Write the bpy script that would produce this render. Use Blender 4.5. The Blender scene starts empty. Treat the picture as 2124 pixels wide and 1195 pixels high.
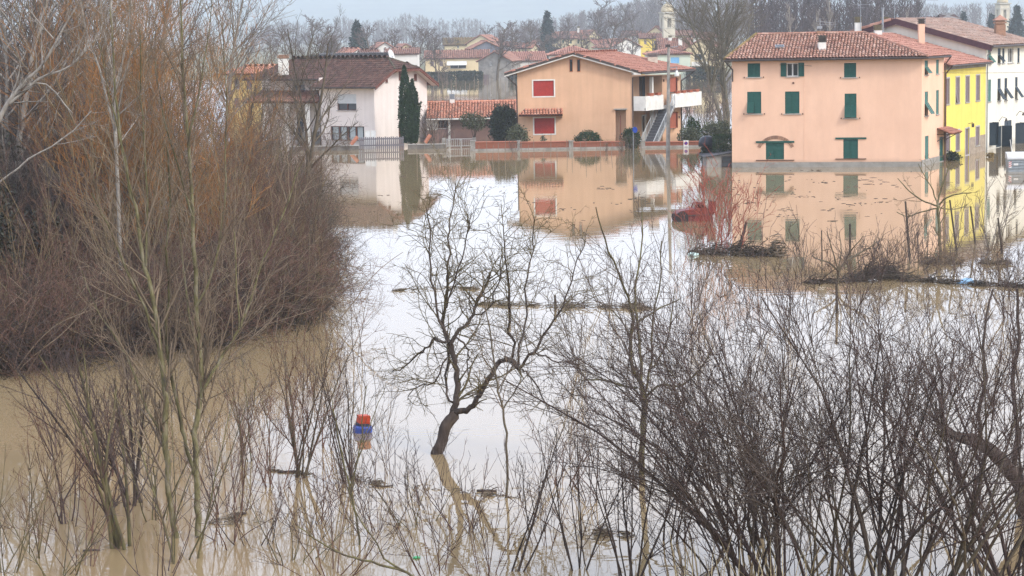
import bpy, math, random
import numpy as np
from mathutils import Vector, Matrix

# ---------------------------------------------------------------- camera, sky, sun, exposure
SC = bpy.context.scene
COL = SC.collection
FPX, CX, CY = 4400.0, 1062.0, 597.5           # focal length and centre in units of the 2124 px frame
EYE = Vector((0.0, 0.0, 9.15))
PITCH = math.atan(525.0 / FPX)
ROLL = math.radians(1.0)
_f = Vector((0, math.cos(PITCH), -math.sin(PITCH)))
_r0 = Vector((1, 0, 0)); _u0 = _r0.cross(_f)
_r = _r0 * math.cos(ROLL) - _u0 * math.sin(ROLL)
_u = _u0 * math.cos(ROLL) + _r0 * math.sin(ROLL)
cam_data = bpy.data.cameras.new('camera')
cam_data.sensor_width = 36.0
cam_data.lens = FPX / 2124.0 * 36.0
cam_data.clip_start = 0.2
cam_data.clip_end = 8000
cam = bpy.data.objects.new('camera', cam_data)
COL.objects.link(cam)
cam.matrix_world = Matrix(((_r.x, _u.x, -_f.x, EYE.x), (_r.y, _u.y, -_f.y, EYE.y), (_r.z, _u.z, -_f.z, EYE.z), (0, 0, 0, 1)))
SC.camera = cam

SUN_EL, SUN_AZ = math.radians(38), math.radians(128)      # azimuth from +Y towards +X: behind the camera, to the right
world = bpy.data.worlds.new('World'); SC.world = world; world.use_nodes = True
wn, wl = world.node_tree.nodes, world.node_tree.links
wn.clear()
w_out = wn.new('ShaderNodeOutputWorld'); w_bg = wn.new('ShaderNodeBackground')
w_sky = wn.new('ShaderNodeTexSky'); w_sky.sky_type = 'NISHITA'; w_sky.sun_disc = False
w_sky.sun_elevation = SUN_EL; w_sky.sun_rotation = SUN_AZ
w_sky.dust_density = 4.0; w_sky.air_density = 1.0; w_sky.ozone_density = 1.5
w_mix = wn.new('ShaderNodeMix'); w_mix.data_type = 'RGBA'
w_mix.inputs[0].default_value = 0.72
w_mix.inputs[7].default_value = (9.9, 10.8, 12.9, 1)        # thin even overcast over the blue
w_bg.inputs[1].default_value = 0.10
wl.new(w_sky.outputs[0], w_mix.inputs[6]); wl.new(w_mix.outputs[2], w_bg.inputs[0]); wl.new(w_bg.outputs[0], w_out.inputs[0])
sun_data = bpy.data.lights.new('sun', 'SUN'); sun_data.energy = 1.3; sun_data.angle = math.radians(14); sun_data.color = (1.0, 0.95, 0.86)
sun = bpy.data.objects.new('sun', sun_data); COL.objects.link(sun)
_sd = Vector((math.sin(SUN_AZ) * math.cos(SUN_EL), math.cos(SUN_AZ) * math.cos(SUN_EL), math.sin(SUN_EL)))
sun.rotation_euler = _sd.to_track_quat('Z', 'Y').to_euler(); sun.location = (40, -40, 60)
vs = SC.view_settings
vs.view_transform = 'Standard'; vs.look = 'None'; vs.gamma = 1.0; vs.use_curve_mapping = False
vs.exposure = 0.9
SC.render.engine = 'CYCLES'
SC.cycles.max_bounces = 6; SC.cycles.diffuse_bounces = 2; SC.cycles.glossy_bounces = 3
SC.cycles.transparent_max_bounces = 8; SC.cycles.volume_bounces = 2
SC.cycles.caustics_reflective = False; SC.cycles.caustics_refractive = False
try:
    SC.cycles.use_denoising = True; SC.cycles.denoiser = 'OPENIMAGEDENOISE'; SC.cycles.denoising_prefilter = 'NONE'
except Exception:
    pass

# ---------------------------------------------------------------- layout helpers (survey: sight line -> place)
def ray(px, py):
    return (_f + _r * ((px - CX) / FPX) + _u * ((CY - py) / FPX))
def G(px, py, z=0.0):
    d = ray(px, py); t = (z - EYE.z) / d.z
    return EYE + d * t
def AT(px, py, Y):
    d = ray(px, py); return EYE + d * ((Y - EYE.y) / d.y)
def proj(p):
    v = Vector(p) - EYE; k = v.dot(_f)
    return CX + FPX * v.dot(_r) / k, CY - FPX * v.dot(_u) / k
def on_plane(px, py, O, U):
    """sight line on the vertical plane through O along U -> (distance along U, height)"""
    d = ray(px, py); n = Vector((U[1], -U[0], 0))
    t = (Vector((O[0], O[1], 0)) - Vector((EYE.x, EYE.y, 0))).dot(n) / Vector((d.x, d.y, 0)).dot(n)
    p = EYE + d * t
    return (p.x - O[0]) * U[0] + (p.y - O[1]) * U[1], p.z
def V2(a): return Vector((a[0], a[1]))

# ---------------------------------------------------------------- materials
MATS = {}
def mat(name, c1, c2=None, scale=3.0, rough=0.85, bump=0.0, bscale=30.0, island=0.0, stretch=(1, 1, 1), spec=0.25, c3=None, metal=0.0, detail=6.0, wear=0.0):
    if name in MATS: return MATS[name]
    m = bpy.data.materials.new(name); m.use_nodes = True
    n, l = m.node_tree.nodes, m.node_tree.links
    b = n['Principled BSDF']
    b.inputs['Roughness'].default_value = rough
    b.inputs['Specular IOR Level'].default_value = spec
    b.inputs['Metallic'].default_value = metal
    tc = n.new('ShaderNodeTexCoord'); mp = n.new('ShaderNodeMapping'); mp.inputs['Scale'].default_value = stretch
    l.new(tc.outputs['Object'], mp.inputs[0])
    c2 = c2 or tuple(x * 0.82 for x in c1)
    nz = n.new('ShaderNodeTexNoise'); nz.inputs['Scale'].default_value = scale; nz.inputs['Detail'].default_value = detail; nz.inputs['Roughness'].default_value = 0.65
    l.new(mp.outputs[0], nz.inputs['Vector'])
    rp = n.new('ShaderNodeValToRGB'); rp.color_ramp.elements[0].position = 0.36; rp.color_ramp.elements[1].position = 0.64
    rp.color_ramp.elements[0].color = (*c2, 1); rp.color_ramp.elements[1].color = (*c1, 1)
    if c3:
        e = rp.color_ramp.elements.new(0.5); e.color = (*c3, 1)
    l.new(nz.outputs[0], rp.inputs[0])
    out = rp.outputs[0]
    if island:
        g = n.new('ShaderNodeNewGeometry'); mr = n.new('ShaderNodeMapRange')
        mr.inputs[3].default_value = 1 - island; mr.inputs[4].default_value = 1 + island
        l.new(g.outputs['Random Per Island'], mr.inputs[0])
        mx = n.new('ShaderNodeMix'); mx.data_type = 'RGBA'; mx.blend_type = 'MULTIPLY'; mx.inputs[0].default_value = 1.0
        l.new(out, mx.inputs[6]); l.new(mr.outputs[0], mx.inputs[7]); out = mx.outputs[2]
    if wear:                                              # rain streaks and a wet tide mark just above the flood
        m3 = n.new('ShaderNodeMapping'); m3.inputs['Scale'].default_value = (2.6, 2.6, 0.16); l.new(tc.outputs['Object'], m3.inputs[0])
        s3 = n.new('ShaderNodeTexNoise'); s3.inputs['Scale'].default_value = 1.0; s3.inputs['Detail'].default_value = 4; l.new(m3.outputs[0], s3.inputs['Vector'])
        q3 = n.new('ShaderNodeMapRange'); q3.inputs[1].default_value = 0.35; q3.inputs[2].default_value = 0.62; q3.inputs[3].default_value = 1 - wear; q3.inputs[4].default_value = 1.0; l.new(s3.outputs[0], q3.inputs[0])
        sx = n.new('ShaderNodeSeparateXYZ'); l.new(tc.outputs['Object'], sx.inputs[0])
        ad = n.new('ShaderNodeMath'); ad.operation = 'MULTIPLY_ADD'; ad.inputs[1].default_value = -0.9; l.new(nz.outputs[0], ad.inputs[0]); l.new(sx.outputs[2], ad.inputs[2])
        q4 = n.new('ShaderNodeMapRange'); q4.inputs[1].default_value = -0.28; q4.inputs[2].default_value = 0.12; q4.inputs[3].default_value = 0.72; q4.inputs[4].default_value = 1.0; l.new(ad.outputs[0], q4.inputs[0])
        mm = n.new('ShaderNodeMath'); mm.operation = 'MULTIPLY'; l.new(q3.outputs[0], mm.inputs[0]); l.new(q4.outputs[0], mm.inputs[1])
        m5 = n.new('ShaderNodeMix'); m5.data_type = 'RGBA'; m5.blend_type = 'MULTIPLY'; m5.inputs[0].default_value = 1.0
        l.new(out, m5.inputs[6]); l.new(mm.outputs[0], m5.inputs[7]); out = m5.outputs[2]
    l.new(out, b.inputs['Base Color'])
    if bump:
        n2 = n.new('ShaderNodeTexNoise'); n2.inputs['Scale'].default_value = bscale; n2.inputs['Detail'].default_value = 5
        l.new(mp.outputs[0], n2.inputs['Vector'])
        bp = n.new('ShaderNodeBump'); bp.inputs['Strength'].default_value = bump; bp.inputs['Distance'].default_value = 0.03
        l.new(n2.outputs[0], bp.inputs['Height']); l.new(bp.outputs[0], b.inputs['Normal'])
    MATS[name] = m
    return m

# ---------------------------------------------------------------- mesh helpers
def link(o, parent=None):
    COL.objects.link(o)
    if parent is not None: o.parent = parent
    return o
def tag(o, label=None, cat=None, group=None, kind=None):
    if label: o['label'] = label
    if cat: o['category'] = cat
    if group: o['group'] = group
    if kind: o['kind'] = kind
    return o
def empty(name, loc, rz=0.0, label=None, cat=None, group=None):
    o = bpy.data.objects.new(name, None); o.empty_display_size = 0.2
    o.location = loc; o.rotation_euler = (0, 0, rz)
    COL.objects.link(o)
    return tag(o, label, cat, group)
class MB:
    def __init__(s): s.v = []; s.f = []
    def add(s, vs_, fs, M=None):
        k = len(s.v)
        s.v += [tuple(M @ Vector(p)) for p in vs_] if M is not None else [tuple(p) for p in vs_]
        s.f += [tuple(i + k for i in q) for q in fs]
        return s
    def box(s, x0, x1, y0, y1, z0, z1, M=None):
        return s.add([(x0, y0, z0), (x1, y0, z0), (x1, y1, z0), (x0, y1, z0), (x0, y0, z1), (x1, y0, z1), (x1, y1, z1), (x0, y1, z1)],
                     [(0, 3, 2, 1), (4, 5, 6, 7), (0, 1, 5, 4), (1, 2, 6, 5), (2, 3, 7, 6), (3, 0, 4, 7)], M)
    def quad(s, a, b, c, d): return s.add([a, b, c, d], [(0, 1, 2, 3)])
    def poly(s, pts): return s.add(pts, [tuple(range(len(pts)))])
    def slab(s, pts, t):
        """polygon pts (3D, counter-clockwise seen from outside) thickened inwards by vector t"""
        n = len(pts); t = Vector(t)
        lo = [tuple(Vector(p) + t) for p in pts]
        fs = [tuple(range(n)), tuple(range(2 * n - 1, n - 1, -1))]
        for i in range(n):
            j = (i + 1) % n; fs.append((j, i, n + i, n + j))
        return s.add(list(pts) + lo, fs)
    def bar(s, a, b, r, r2=None, n=6, cap=True):
        a, b = Vector(a), Vector(b); r2 = r if r2 is None else r2
        t = (b - a).normalized(); ref = Vector((0, 0, 1)) if abs(t.z) < 0.9 else Vector((1, 0, 0))
        x = t.cross(ref).normalized(); y = t.cross(x)
        vs_, fs = [], []
        for p, q in ((a, r), (b, r2)):
            for i in range(n):
                w = 2 * math.pi * i / n; vs_.append(p + x * (q * math.cos(w)) + y * (q * math.sin(w)))
        for i in range(n):
            j = (i + 1) % n; fs.append((i, i + n, j + n, j))
        if cap: fs += [tuple(range(n)), tuple(range(2 * n - 1, n - 1, -1))]
        return s.add(vs_, fs)
    def lathe(s, prof, n=12, c=(0, 0, 0), cap=True):
        vs_, fs = [], []
        for r, z in prof:
            for i in range(n):
                w = 2 * math.pi * i / n; vs_.append((c[0] + r * math.cos(w), c[1] + r * math.sin(w), c[2] + z))
        for k in range(len(prof) - 1):
            for i in range(n):
                j = (i + 1) % n; fs.append((k * n + i, k * n + j, k * n + n + j, k * n + n + i))
        if cap: fs += [tuple(range(n - 1, -1, -1)), tuple(range((len(prof) - 1) * n, len(prof) * n))]
        return s.add(vs_, fs)
    def build(s, name, m, parent=None, smooth=False):
        me = bpy.data.meshes.new(name); me.from_pydata(s.v, [], s.f); me.update()
        if smooth: me.polygons.foreach_set('use_smooth', [True] * len(me.polygons))
        me.materials.append(m)
        return link(bpy.data.objects.new(name, me), parent)
def np_mesh(name, verts, quads, m, parent=None, smooth=True):
    me = bpy.data.meshes.new(name)
    nv, nq, k = len(verts), len(quads), quads.shape[1]
    me.vertices.add(nv); me.vertices.foreach_set('co', verts.astype(np.float32).ravel())
    me.loops.add(nq * k); me.loops.foreach_set('vertex_index', quads.astype(np.int32).ravel())
    me.polygons.add(nq); me.polygons.foreach_set('loop_start', np.arange(0, nq * k, k, dtype=np.int32))
    me.polygons.foreach_set('loop_total', np.full(nq, k, dtype=np.int32))
    if smooth: me.polygons.foreach_set('use_smooth', np.ones(nq, dtype=bool))
    me.update(calc_edges=True); me.validate()
    me.materials.append(m)
    return link(bpy.data.objects.new(name, me), parent)
def copy_tree(o, parent=None):
    c = o.copy(); COL.objects.link(c)
    if parent is not None: c.parent = parent
    for ch in o.children: copy_tree(ch, c)
    return c

# ================================================================ THE SETTING
def smooth(a, b, x):
    t = min(1, max(0, (x - a) / (b - a))); return t * t * (3 - 2 * t)
def ground_z(x, y):
    z = -1.6 + 3.0 * smooth(455, 560, y)
    z += 9.2 * (1 - smooth(1.5, 33.0, y))                 # the levee the camera stands on
    z += 0.10 * math.sin(x * 0.21 + 1.3) * math.sin(y * 0.17)
    return z
def make_ground():
    xs = sorted(set([-4600, -2600, -1600, -1000, -600, -400, -300] + list(range(-220, 221, 10)) + [300, 400, 600, 1000, 1600, 2600, 4600]))
    ys = sorted(set([-60, -30, -12, -6] + list(range(-3, 48, 3)) + list(range(50, 220, 10)) + list(range(220, 700, 20)) + [800, 1000, 1300, 1700, 2200, 3200, 4750]))
    mb = MB()
    for y in ys:
        for x in xs: mb.v.append((x, y, ground_z(x, y)))
    w = len(xs)
    for j in range(len(ys) - 1):
        for i in range(w - 1): mb.f.append((j * w + i, j * w + i + 1, j * w + w + i + 1, j * w + w + i))
    m = mat('soil_and_dead_grass', (0.19, 0.16, 0.09), (0.08, 0.075, 0.04), scale=0.35, bump=0.6, bscale=6, c3=(0.13, 0.125, 0.06))
    tag(mb.build('ground', m, smooth=True), 'wet soil and dead winter grass under the flood', kind='structure')
make_ground()

def water_material():
    m = bpy.data.materials.new('muddy_flood_water'); m.use_nodes = True
    n, l = m.node_tree.nodes, m.node_tree.links
    b = n['Principled BSDF']
    tc = n.new('ShaderNodeTexCoord')
    mp = n.new('ShaderNodeMapping'); mp.inputs['Scale'].default_value = (0.05, 0.02, 1)
    l.new(tc.outputs['Object'], mp.inputs[0])
    nz = n.new('ShaderNodeTexNoise'); nz.inputs['Scale'].default_value = 1.0; nz.inputs['Detail'].default_value = 5
    l.new(mp.outputs[0], nz.inputs['Vector'])
    rp = n.new('ShaderNodeValToRGB')
    rp.color_ramp.elements[0].position = 0.3; rp.color_ramp.elements[1].position = 0.7
    rp.color_ramp.elements[0].color = (0.262, 0.188, 0.102, 1); rp.color_ramp.elements[1].color = (0.296, 0.217, 0.122, 1)
    l.new(nz.outputs[0], rp.inputs[0]); l.new(rp.outputs[0], b.inputs['Base Color'])
    b.inputs['Roughness'].default_value = 0.015
    b.inputs['IOR'].default_value = 1.45
    b.inputs['Specular IOR Level'].default_value = 0.62
    # ripples: calm sheet with faintly rippled patches
    m1 = n.new('ShaderNodeMapping'); m1.inputs['Scale'].default_value = (0.55, 1.5, 1); l.new(tc.outputs['Object'], m1.inputs[0])
    r1 = n.new('ShaderNodeTexNoise'); r1.inputs['Scale'].default_value = 1.0; r1.inputs['Detail'].default_value = 3; l.new(m1.outputs[0], r1.inputs['Vector'])
    m2 = n.new('ShaderNodeMapping'); m2.inputs['Scale'].default_value = (0.035, 0.05, 1); l.new(tc.outputs['Object'], m2.inputs[0])
    r2 = n.new('ShaderNodeTexNoise'); r2.inputs['Scale'].default_value = 1.0; r2.inputs['Detail'].default_value = 2; l.new(m2.outputs[0], r2.inputs['Vector'])
    mr = n.new('ShaderNodeMapRange'); mr.inputs[1].default_value = 0.40; mr.inputs[2].default_value = 0.66; mr.inputs[3].default_value = 0.25; mr.inputs[4].default_value = 1.0
    l.new(r2.outputs[0], mr.inputs[0])
    mu = n.new('ShaderNodeMath'); mu.operation = 'MULTIPLY'; l.new(r1.outputs[0], mu.inputs[0]); l.new(mr.outputs[0], mu.inputs[1])
    bp = n.new('ShaderNodeBump'); bp.inputs['Strength'].default_value = 1.0; bp.inputs['Distance'].default_value = 0.0052
    l.new(mu.outputs[0], bp.inputs['Height']); l.new(bp.outputs[0], b.inputs['Normal'])
    return m
mb = MB(); mb.quad((-1500, 16, 0), (1500, 16, 0), (1500, 620, 0), (-1500, 620, 0))
tag(mb.build('water', water_material()), 'calm brown flood water mirroring the pale sky', kind='structure')

# far wooded hills closing the view
def make_hills():
    rng = random.Random(4); mb = MB(); n = 90
    xs = [-4300 + 8600 * i / (n - 1) for i in range(n)]
    for k, (y, s) in enumerate(((3500, 0.0), (3800, 0.55), (4050, 0.92), (4250, 1.0), (4650, 0.7))):
        for x in xs:
            h = 93 + 8 * math.sin(x * 0.002 + 1) + 5 * math.sin(x * 0.006) + 1.5 * math.sin(x * 0.03 + k)
            mb.v.append((x, y + 25 * math.sin(x * 0.01 + k), 0.5 + h * s))
    for j in range(4):
        for i in range(n - 1): mb.f.append((j * n + i, j * n + i + 1, j * n + n + i + 1, j * n + n + i))
    m = mat('far_hill_woods', (0.10, 0.12, 0.09), (0.05, 0.065, 0.055), scale=0.02, bump=0.4, bscale=0.15)
    tag(mb.build('hills', m, smooth=True), 'far wooded hills pale with haze', kind='structure')
make_hills()

def make_haze():
    m = bpy.data.materials.new('winter_haze'); m.use_nodes = True
    n, l = m.node_tree.nodes, m.node_tree.links
    n.remove(n['Principled BSDF'])
    v = n.new('ShaderNodeVolumePrincipled')
    v.inputs['Color'].default_value = (0.84, 0.92, 1.0, 1); v.inputs['Density'].default_value = HAZE
    v.inputs['Anisotropy'].default_value = 0.2
    l.new(v.outputs[0], n['Material Output'].inputs['Volume'])
    mb = MB(); mb.box(-4700, 4700, -80, 4800, -4, 116)
    tag(mb.build('haze', m), 'thin pale blue winter haze over the flooded plain', kind='stuff')
HAZE = 0.00029
make_haze()

# ================================================================ BUILDING KIT
class House:
    def __init__(s, name, base, label, cat='house', group=None):
        s.base = Vector((base[0], base[1], 0)); s.root = empty(name, s.base, 0, label, cat, group)
    def L(s, p): return Vector((p[0] - s.base.x, p[1] - s.base.y, p[2]))
class Wall:
    """vertical wall plane: O world 2D origin, U unit 2D direction (to the right seen from outside)"""
    def __init__(s, h, O, U, off=0.0):
        s.h = h; s.U = V2(U).normalized(); s.N = Vector((s.U.y, -s.U.x)); s.O = V2(O) + s.N * off
    def P(s, u, z, out=0.0):
        p = s.O + s.U * u + s.N * out
        return s.h.L((p.x, p.y, z))
    def uz(s, px, py): return on_plane(px, py, s.O, s.U)
    def rect(s, x0, x1, y0, y1):
        xm, ym = (x0 + x1) / 2, (y0 + y1) / 2
        return (s.uz(x0, ym)[0], s.uz(x1, ym)[0], s.uz(xm, y1)[1], s.uz(xm, y0)[1])
    def M(s, u, z):
        o = s.P(u, z)
        return Matrix(((s.U.x, -s.N.x, 0, o.x), (s.U.y, -s.N.y, 0, o.y), (0, 0, 1, o.z), (0, 0, 0, 1)))
    def panel(s, mb, u0, u1, z0, z1, holes=(), d=0.2):
        holes = [(max(a, u0), min(b, u1), max(c, z0), min(e, z1)) for a, b, c, e in [h[:4] for h in holes] if c < z1 and e > z0]
        us = sorted(set([u0, u1] + [v for h in holes for v in h[:2]])); zs = sorted(set([z0, z1] + [v for h in holes for v in h[2:4]]))
        for a, b in zip(us, us[1:]):
            for c, e in zip(zs, zs[1:]):
                um, zm = (a + b) / 2, (c + e) / 2
                if any(h[0] < um < h[1] and h[2] < zm < h[3] for h in holes): continue
                mb.quad(s.P(a, c), s.P(b, c), s.P(b, e), s.P(a, e))
        for a, b, c, e in [h[:4] for h in holes]:
            q = [(a, c), (b, c), (b, e), (a, e)]
            for i in range(4):
                p, r = q[i], q[(i + 1) % 4]
                mb.quad(s.P(*p), s.P(*p, -d), s.P(*r, -d), s.P(*r))
    def slab(s, mb, u0, u1, z0, z1, o0, o1):
        """box on the wall from o0 to o1 outwards"""
        c = [s.P(u, z, o) for z in (z0, z1) for u, o in ((u0, o1), (u1, o1), (u1, o0), (u0, o0))]
        mb.add(c, [(0, 3, 2, 1), (4, 5, 6, 7), (0, 1, 5, 4), (1, 2, 6, 5), (2, 3, 7, 6), (3, 0, 4, 7)])

PANE = mat('dark_window_glass', (0.016, 0.019, 0.022), (0.03, 0.033, 0.036), scale=0.8, rough=0.06, spec=0.6)
FRAME_W = mat('white_window_frame', (0.74, 0.74, 0.72), rough=0.5)
FRAME_B = mat('brown_wood_frame', (0.16, 0.05, 0.03), (0.10, 0.032, 0.02), scale=6, rough=0.6)
GREEN = mat('green_shutter_paint', (0.012, 0.088, 0.068), (0.009, 0.066, 0.052), scale=5, rough=0.55)
TEAL = mat('weathered_teal_shutter_paint', (0.075, 0.19, 0.165), (0.05, 0.145, 0.125), scale=5, rough=0.6)
NAVY = mat('dark_blue_shutter_paint', (0.010, 0.022, 0.034), (0.016, 0.032, 0.046), scale=4, rough=0.5)
MAUVE = mat('mauve_grey_shutter_paint', (0.20, 0.155, 0.165), (0.155, 0.12, 0.13), scale=5, rough=0.65)
RED = mat('red_roller_slats', (0.40, 0.038, 0.028), (0.33, 0.032, 0.024), scale=3, rough=0.5)
STONE = mat('grey_stone_sill', (0.42, 0.40, 0.37), (0.30, 0.29, 0.27), scale=4)
WHITE = mat('white_painted_render', (0.78, 0.76, 0.71), (0.64, 0.62, 0.57), scale=1.5)
METAL = mat('galvanised_steel', (0.36, 0.38, 0.40), (0.26, 0.28, 0.30), scale=8, rough=0.45, metal=0.5)
DARKMETAL = mat('dark_gutter_metal', (0.045, 0.035, 0.032), (0.07, 0.055, 0.05), scale=6, rough=0.5)
COPPER = mat('brown_copper_pipe', (0.13, 0.062, 0.04), (0.09, 0.045, 0.03), scale=6, rough=0.5)
SOFFIT = mat('pale_soffit_boards', (0.62, 0.58, 0.53), (0.52, 0.48, 0.44), scale=2)
CONC = mat('weathered_concrete', (0.36, 0.34, 0.31), (0.22, 0.21, 0.19), scale=2.5, bump=0.3)

def leaf(mb, w, h, M, slat=0.085):
    fr = min(0.06, w * 0.16); t = 0.04
    mb.box(0, fr, 0, t, 0, h, M); mb.box(w - fr, w, 0, t, 0, h, M)
    mb.box(fr, w - fr, 0, t, 0, fr, M); mb.box(fr, w - fr, 0, t, h - fr, h, M)
    n = max(3, int((h - 2 * fr) / slat)); st = (h - 2 * fr) / n
    for i in range(n):
        z = fr + i * st
        mb.add([(fr, 0.006, z), (w - fr, 0.006, z), (w - fr, 0.034, z + st * 1.05), (fr, 0.034, z + st * 1.05)], [(0, 1, 2, 3)], M)
def window(W, r, style='closed', m=None, sill=True, flaps=(1, 1), frame=None, drop=1.0, name='window', ang=34, mull=1, label=None):
    u0, u1, z0, z1 = r; w, h = u1 - u0, z1 - z0
    mb = MB(); d = 0.16
    mb.box(0, w, d, d + 0.02, 0, h)                                         # glass set back in the reveal
    win = mb.build(name, PANE, W.h.root); win.matrix_local = W.M(u0, z0)
    if label: win['label'] = label
    if style in ('open', 'glass', 'roller', 'ajar'):
        fm = frame or FRAME_W; f = MB(); b = 0.055
        f.box(0, b, d - 0.05, d + 0.01, 0, h); f.box(w - b, w, d - 0.05, d + 0.01, 0, h)
        f.box(b, w - b, d - 0.05, d + 0.01, 0, b); f.box(b, w - b, d - 0.05, d + 0.01, h - b, h)
        for i in range(mull):
            c = w * (i + 1) / (mull + 1); f.box(c - b * 0.8, c + b * 0.8, d - 0.055, d + 0.008, b, h - b)
        f.build('window_frame', fm, win)
    if style == 'closed':
        for k in (0, 1):
            f = MB(); leaf(f, w / 2 - 0.006, h - 0.01, Matrix.Translation((k * w / 2 + 0.003, 0.02, 0.005))); f.build('shutter', m, win)
    elif style == 'flap':
        for k in (0, 1):
            x = k * w / 2 + 0.003; f = MB()
            if flaps[k]:
                hz = h * 0.56
                leaf(f, w / 2 - 0.006, h - hz - 0.01, Matrix.Translation((x, 0.02, hz)))
                leaf(f, w / 2 - 0.016, hz - 0.01, Matrix.Translation((x + 0.005, 0.0, hz)) @ Matrix.Rotation(math.radians(-ang), 4, 'X') @ Matrix.Translation((0, 0, -hz)))
            else: leaf(f, w / 2 - 0.006, h - 0.01, Matrix.Translation((x, 0.02, 0.005)))
            f.build('shutter', m, win)
    elif style == 'open':
        for k in (0, 1):
            f = MB(); leaf(f, w / 2, h, Matrix.Translation((-w / 2 - 0.01 if k == 0 else w + 0.01, -0.055, 0))); f.build('shutter', m, win)
    elif style == 'ajar':
        for k in (0, 1):
            f = MB(); a = math.radians(ang)
            if k == 0: T = Matrix.Translation((0, 0, 0)) @ Matrix.Rotation(math.pi + a, 4, 'Z')
            else: T = Matrix.Translation((w, 0, 0)) @ Matrix.Rotation(-a, 4, 'Z')
            leaf(f, w / 2, h, T); f.build('shutter', m, win)
    elif style == 'roller':
        f = MB(); hh = h * drop; n = max(4, int(hh / 0.06)); st = hh / n
        for i in range(n):
            z = h - hh + i * st
            f.box(0.02, w - 0.02, 0.07 - 0.012, 0.085, z + 0.003, z + st - 0.003)
        f.box(0.02, w - 0.02, 0.075, 0.09, h - hh, h)
        f.build('roller_shutter', m, win)
    if sill:
        f = MB(); f.box(-0.09, w + 0.09, -0.07, 0.15, -0.065, -0.002); f.build('sill', STONE, win)
    return win
def surround(W, r, t=0.12, m=None, name='window_surround'):
    u0, u1, z0, z1 = r; mb = MB()
    W.slab(mb, u0 - t, u0 - 0.002, z0 - t, z1 + t, 0.0, 0.03); W.slab(mb, u1 + 0.002, u1 + t, z0 - t, z1 + t, 0.0, 0.03)
    W.slab(mb, u0, u1, z0 - t, z0 - 0.002, 0.0, 0.03); W.slab(mb, u0, u1, z1 + 0.002, z1 + t, 0.0, 0.03)
    return mb.build(name, m or WHITE, W.h.root)

TILE = {}
def tile_mat(key, cols, isl=0.28, scale=2.0):
    if key in TILE: return TILE[key]
    m = bpy.data.materials.new('terracotta_tiles_' + key); m.use_nodes = True
    n, l = m.node_tree.nodes, m.node_tree.links; b = n['Principled BSDF']
    b.inputs['Roughness'].default_value = 0.9; b.inputs['Specular IOR Level'].default_value = 0.15
    g = n.new('ShaderNodeNewGeometry'); rp = n.new('ShaderNodeValToRGB'); rp.color_ramp.interpolation = 'LINEAR'
    e = rp.color_ramp.elements
    for i, c in enumerate(cols):
        q = e[i] if i < 2 else e.new(i / (len(cols) - 1)); q.position = i / (len(cols) - 1); q.color = (*c, 1)
    l.new(g.outputs['Random Per Island'], rp.inputs[0])
    tc = n.new('ShaderNodeTexCoord'); nz = n.new('ShaderNodeTexNoise'); nz.inputs['Scale'].default_value = scale; nz.inputs['Detail'].default_value = 6
    l.new(tc.outputs['Object'], nz.inputs['Vector'])
    mr = n.new('ShaderNodeMapRange'); mr.inputs[1].default_value = 0.3; mr.inputs[2].default_value = 0.7; mr.inputs[3].default_value = 1 - isl; mr.inputs[4].default_value = 1 + isl * 0.6
    l.new(nz.outputs[0], mr.inputs[0])
    mx = n.new('ShaderNodeMix'); mx.data_type = 'RGBA'; mx.blend_type = 'MULTIPLY'; mx.inputs[0].default_value = 1
    l.new(rp.outputs[0], mx.inputs[6]); l.new(mr.outputs[0], mx.inputs[7]); l.new(mx.outputs[2], b.inputs['Base Color'])
    TILE[key] = m; return m
T_SALMON = tile_mat('salmon', [(0.37, 0.185, 0.13), (0.45, 0.265, 0.195), (0.32, 0.15, 0.105), (0.49, 0.32, 0.25), (0.27, 0.13, 0.095)])
T_ORANGE = tile_mat('orange', [(0.36, 0.165, 0.12), (0.40, 0.19, 0.14), (0.33, 0.15, 0.105), (0.39, 0.205, 0.155)], 0.2)
T_BROWN = tile_mat('brown', [(0.100, 0.055, 0.045), (0.14, 0.078, 0.062), (0.072, 0.042, 0.036), (0.12, 0.078, 0.064)], 0.3)
T_BRIGHT = tile_mat('bright', [(0.50, 0.21, 0.13), (0.57, 0.27, 0.18), (0.43, 0.17, 0.105), (0.54, 0.30, 0.215)], 0.2)
T_OLD = tile_mat('old', [(0.34, 0.16, 0.11), (0.26, 0.13, 0.10), (0.40, 0.22, 0.16), (0.22, 0.13, 0.10)], 0.3)
T_MOSS = tile_mat('mossy', [(0.24, 0.17, 0.07), (0.18, 0.14, 0.06), (0.28, 0.18, 0.09)], 0.3)
T_FLAT = tile_mat('ribbed', [(0.40, 0.19, 0.14), (0.45, 0.23, 0.17), (0.35, 0.16, 0.12)], 0.2)
DECK = mat('roof_underlay', (0.13, 0.055, 0.035), (0.09, 0.04, 0.03), scale=3)

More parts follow.
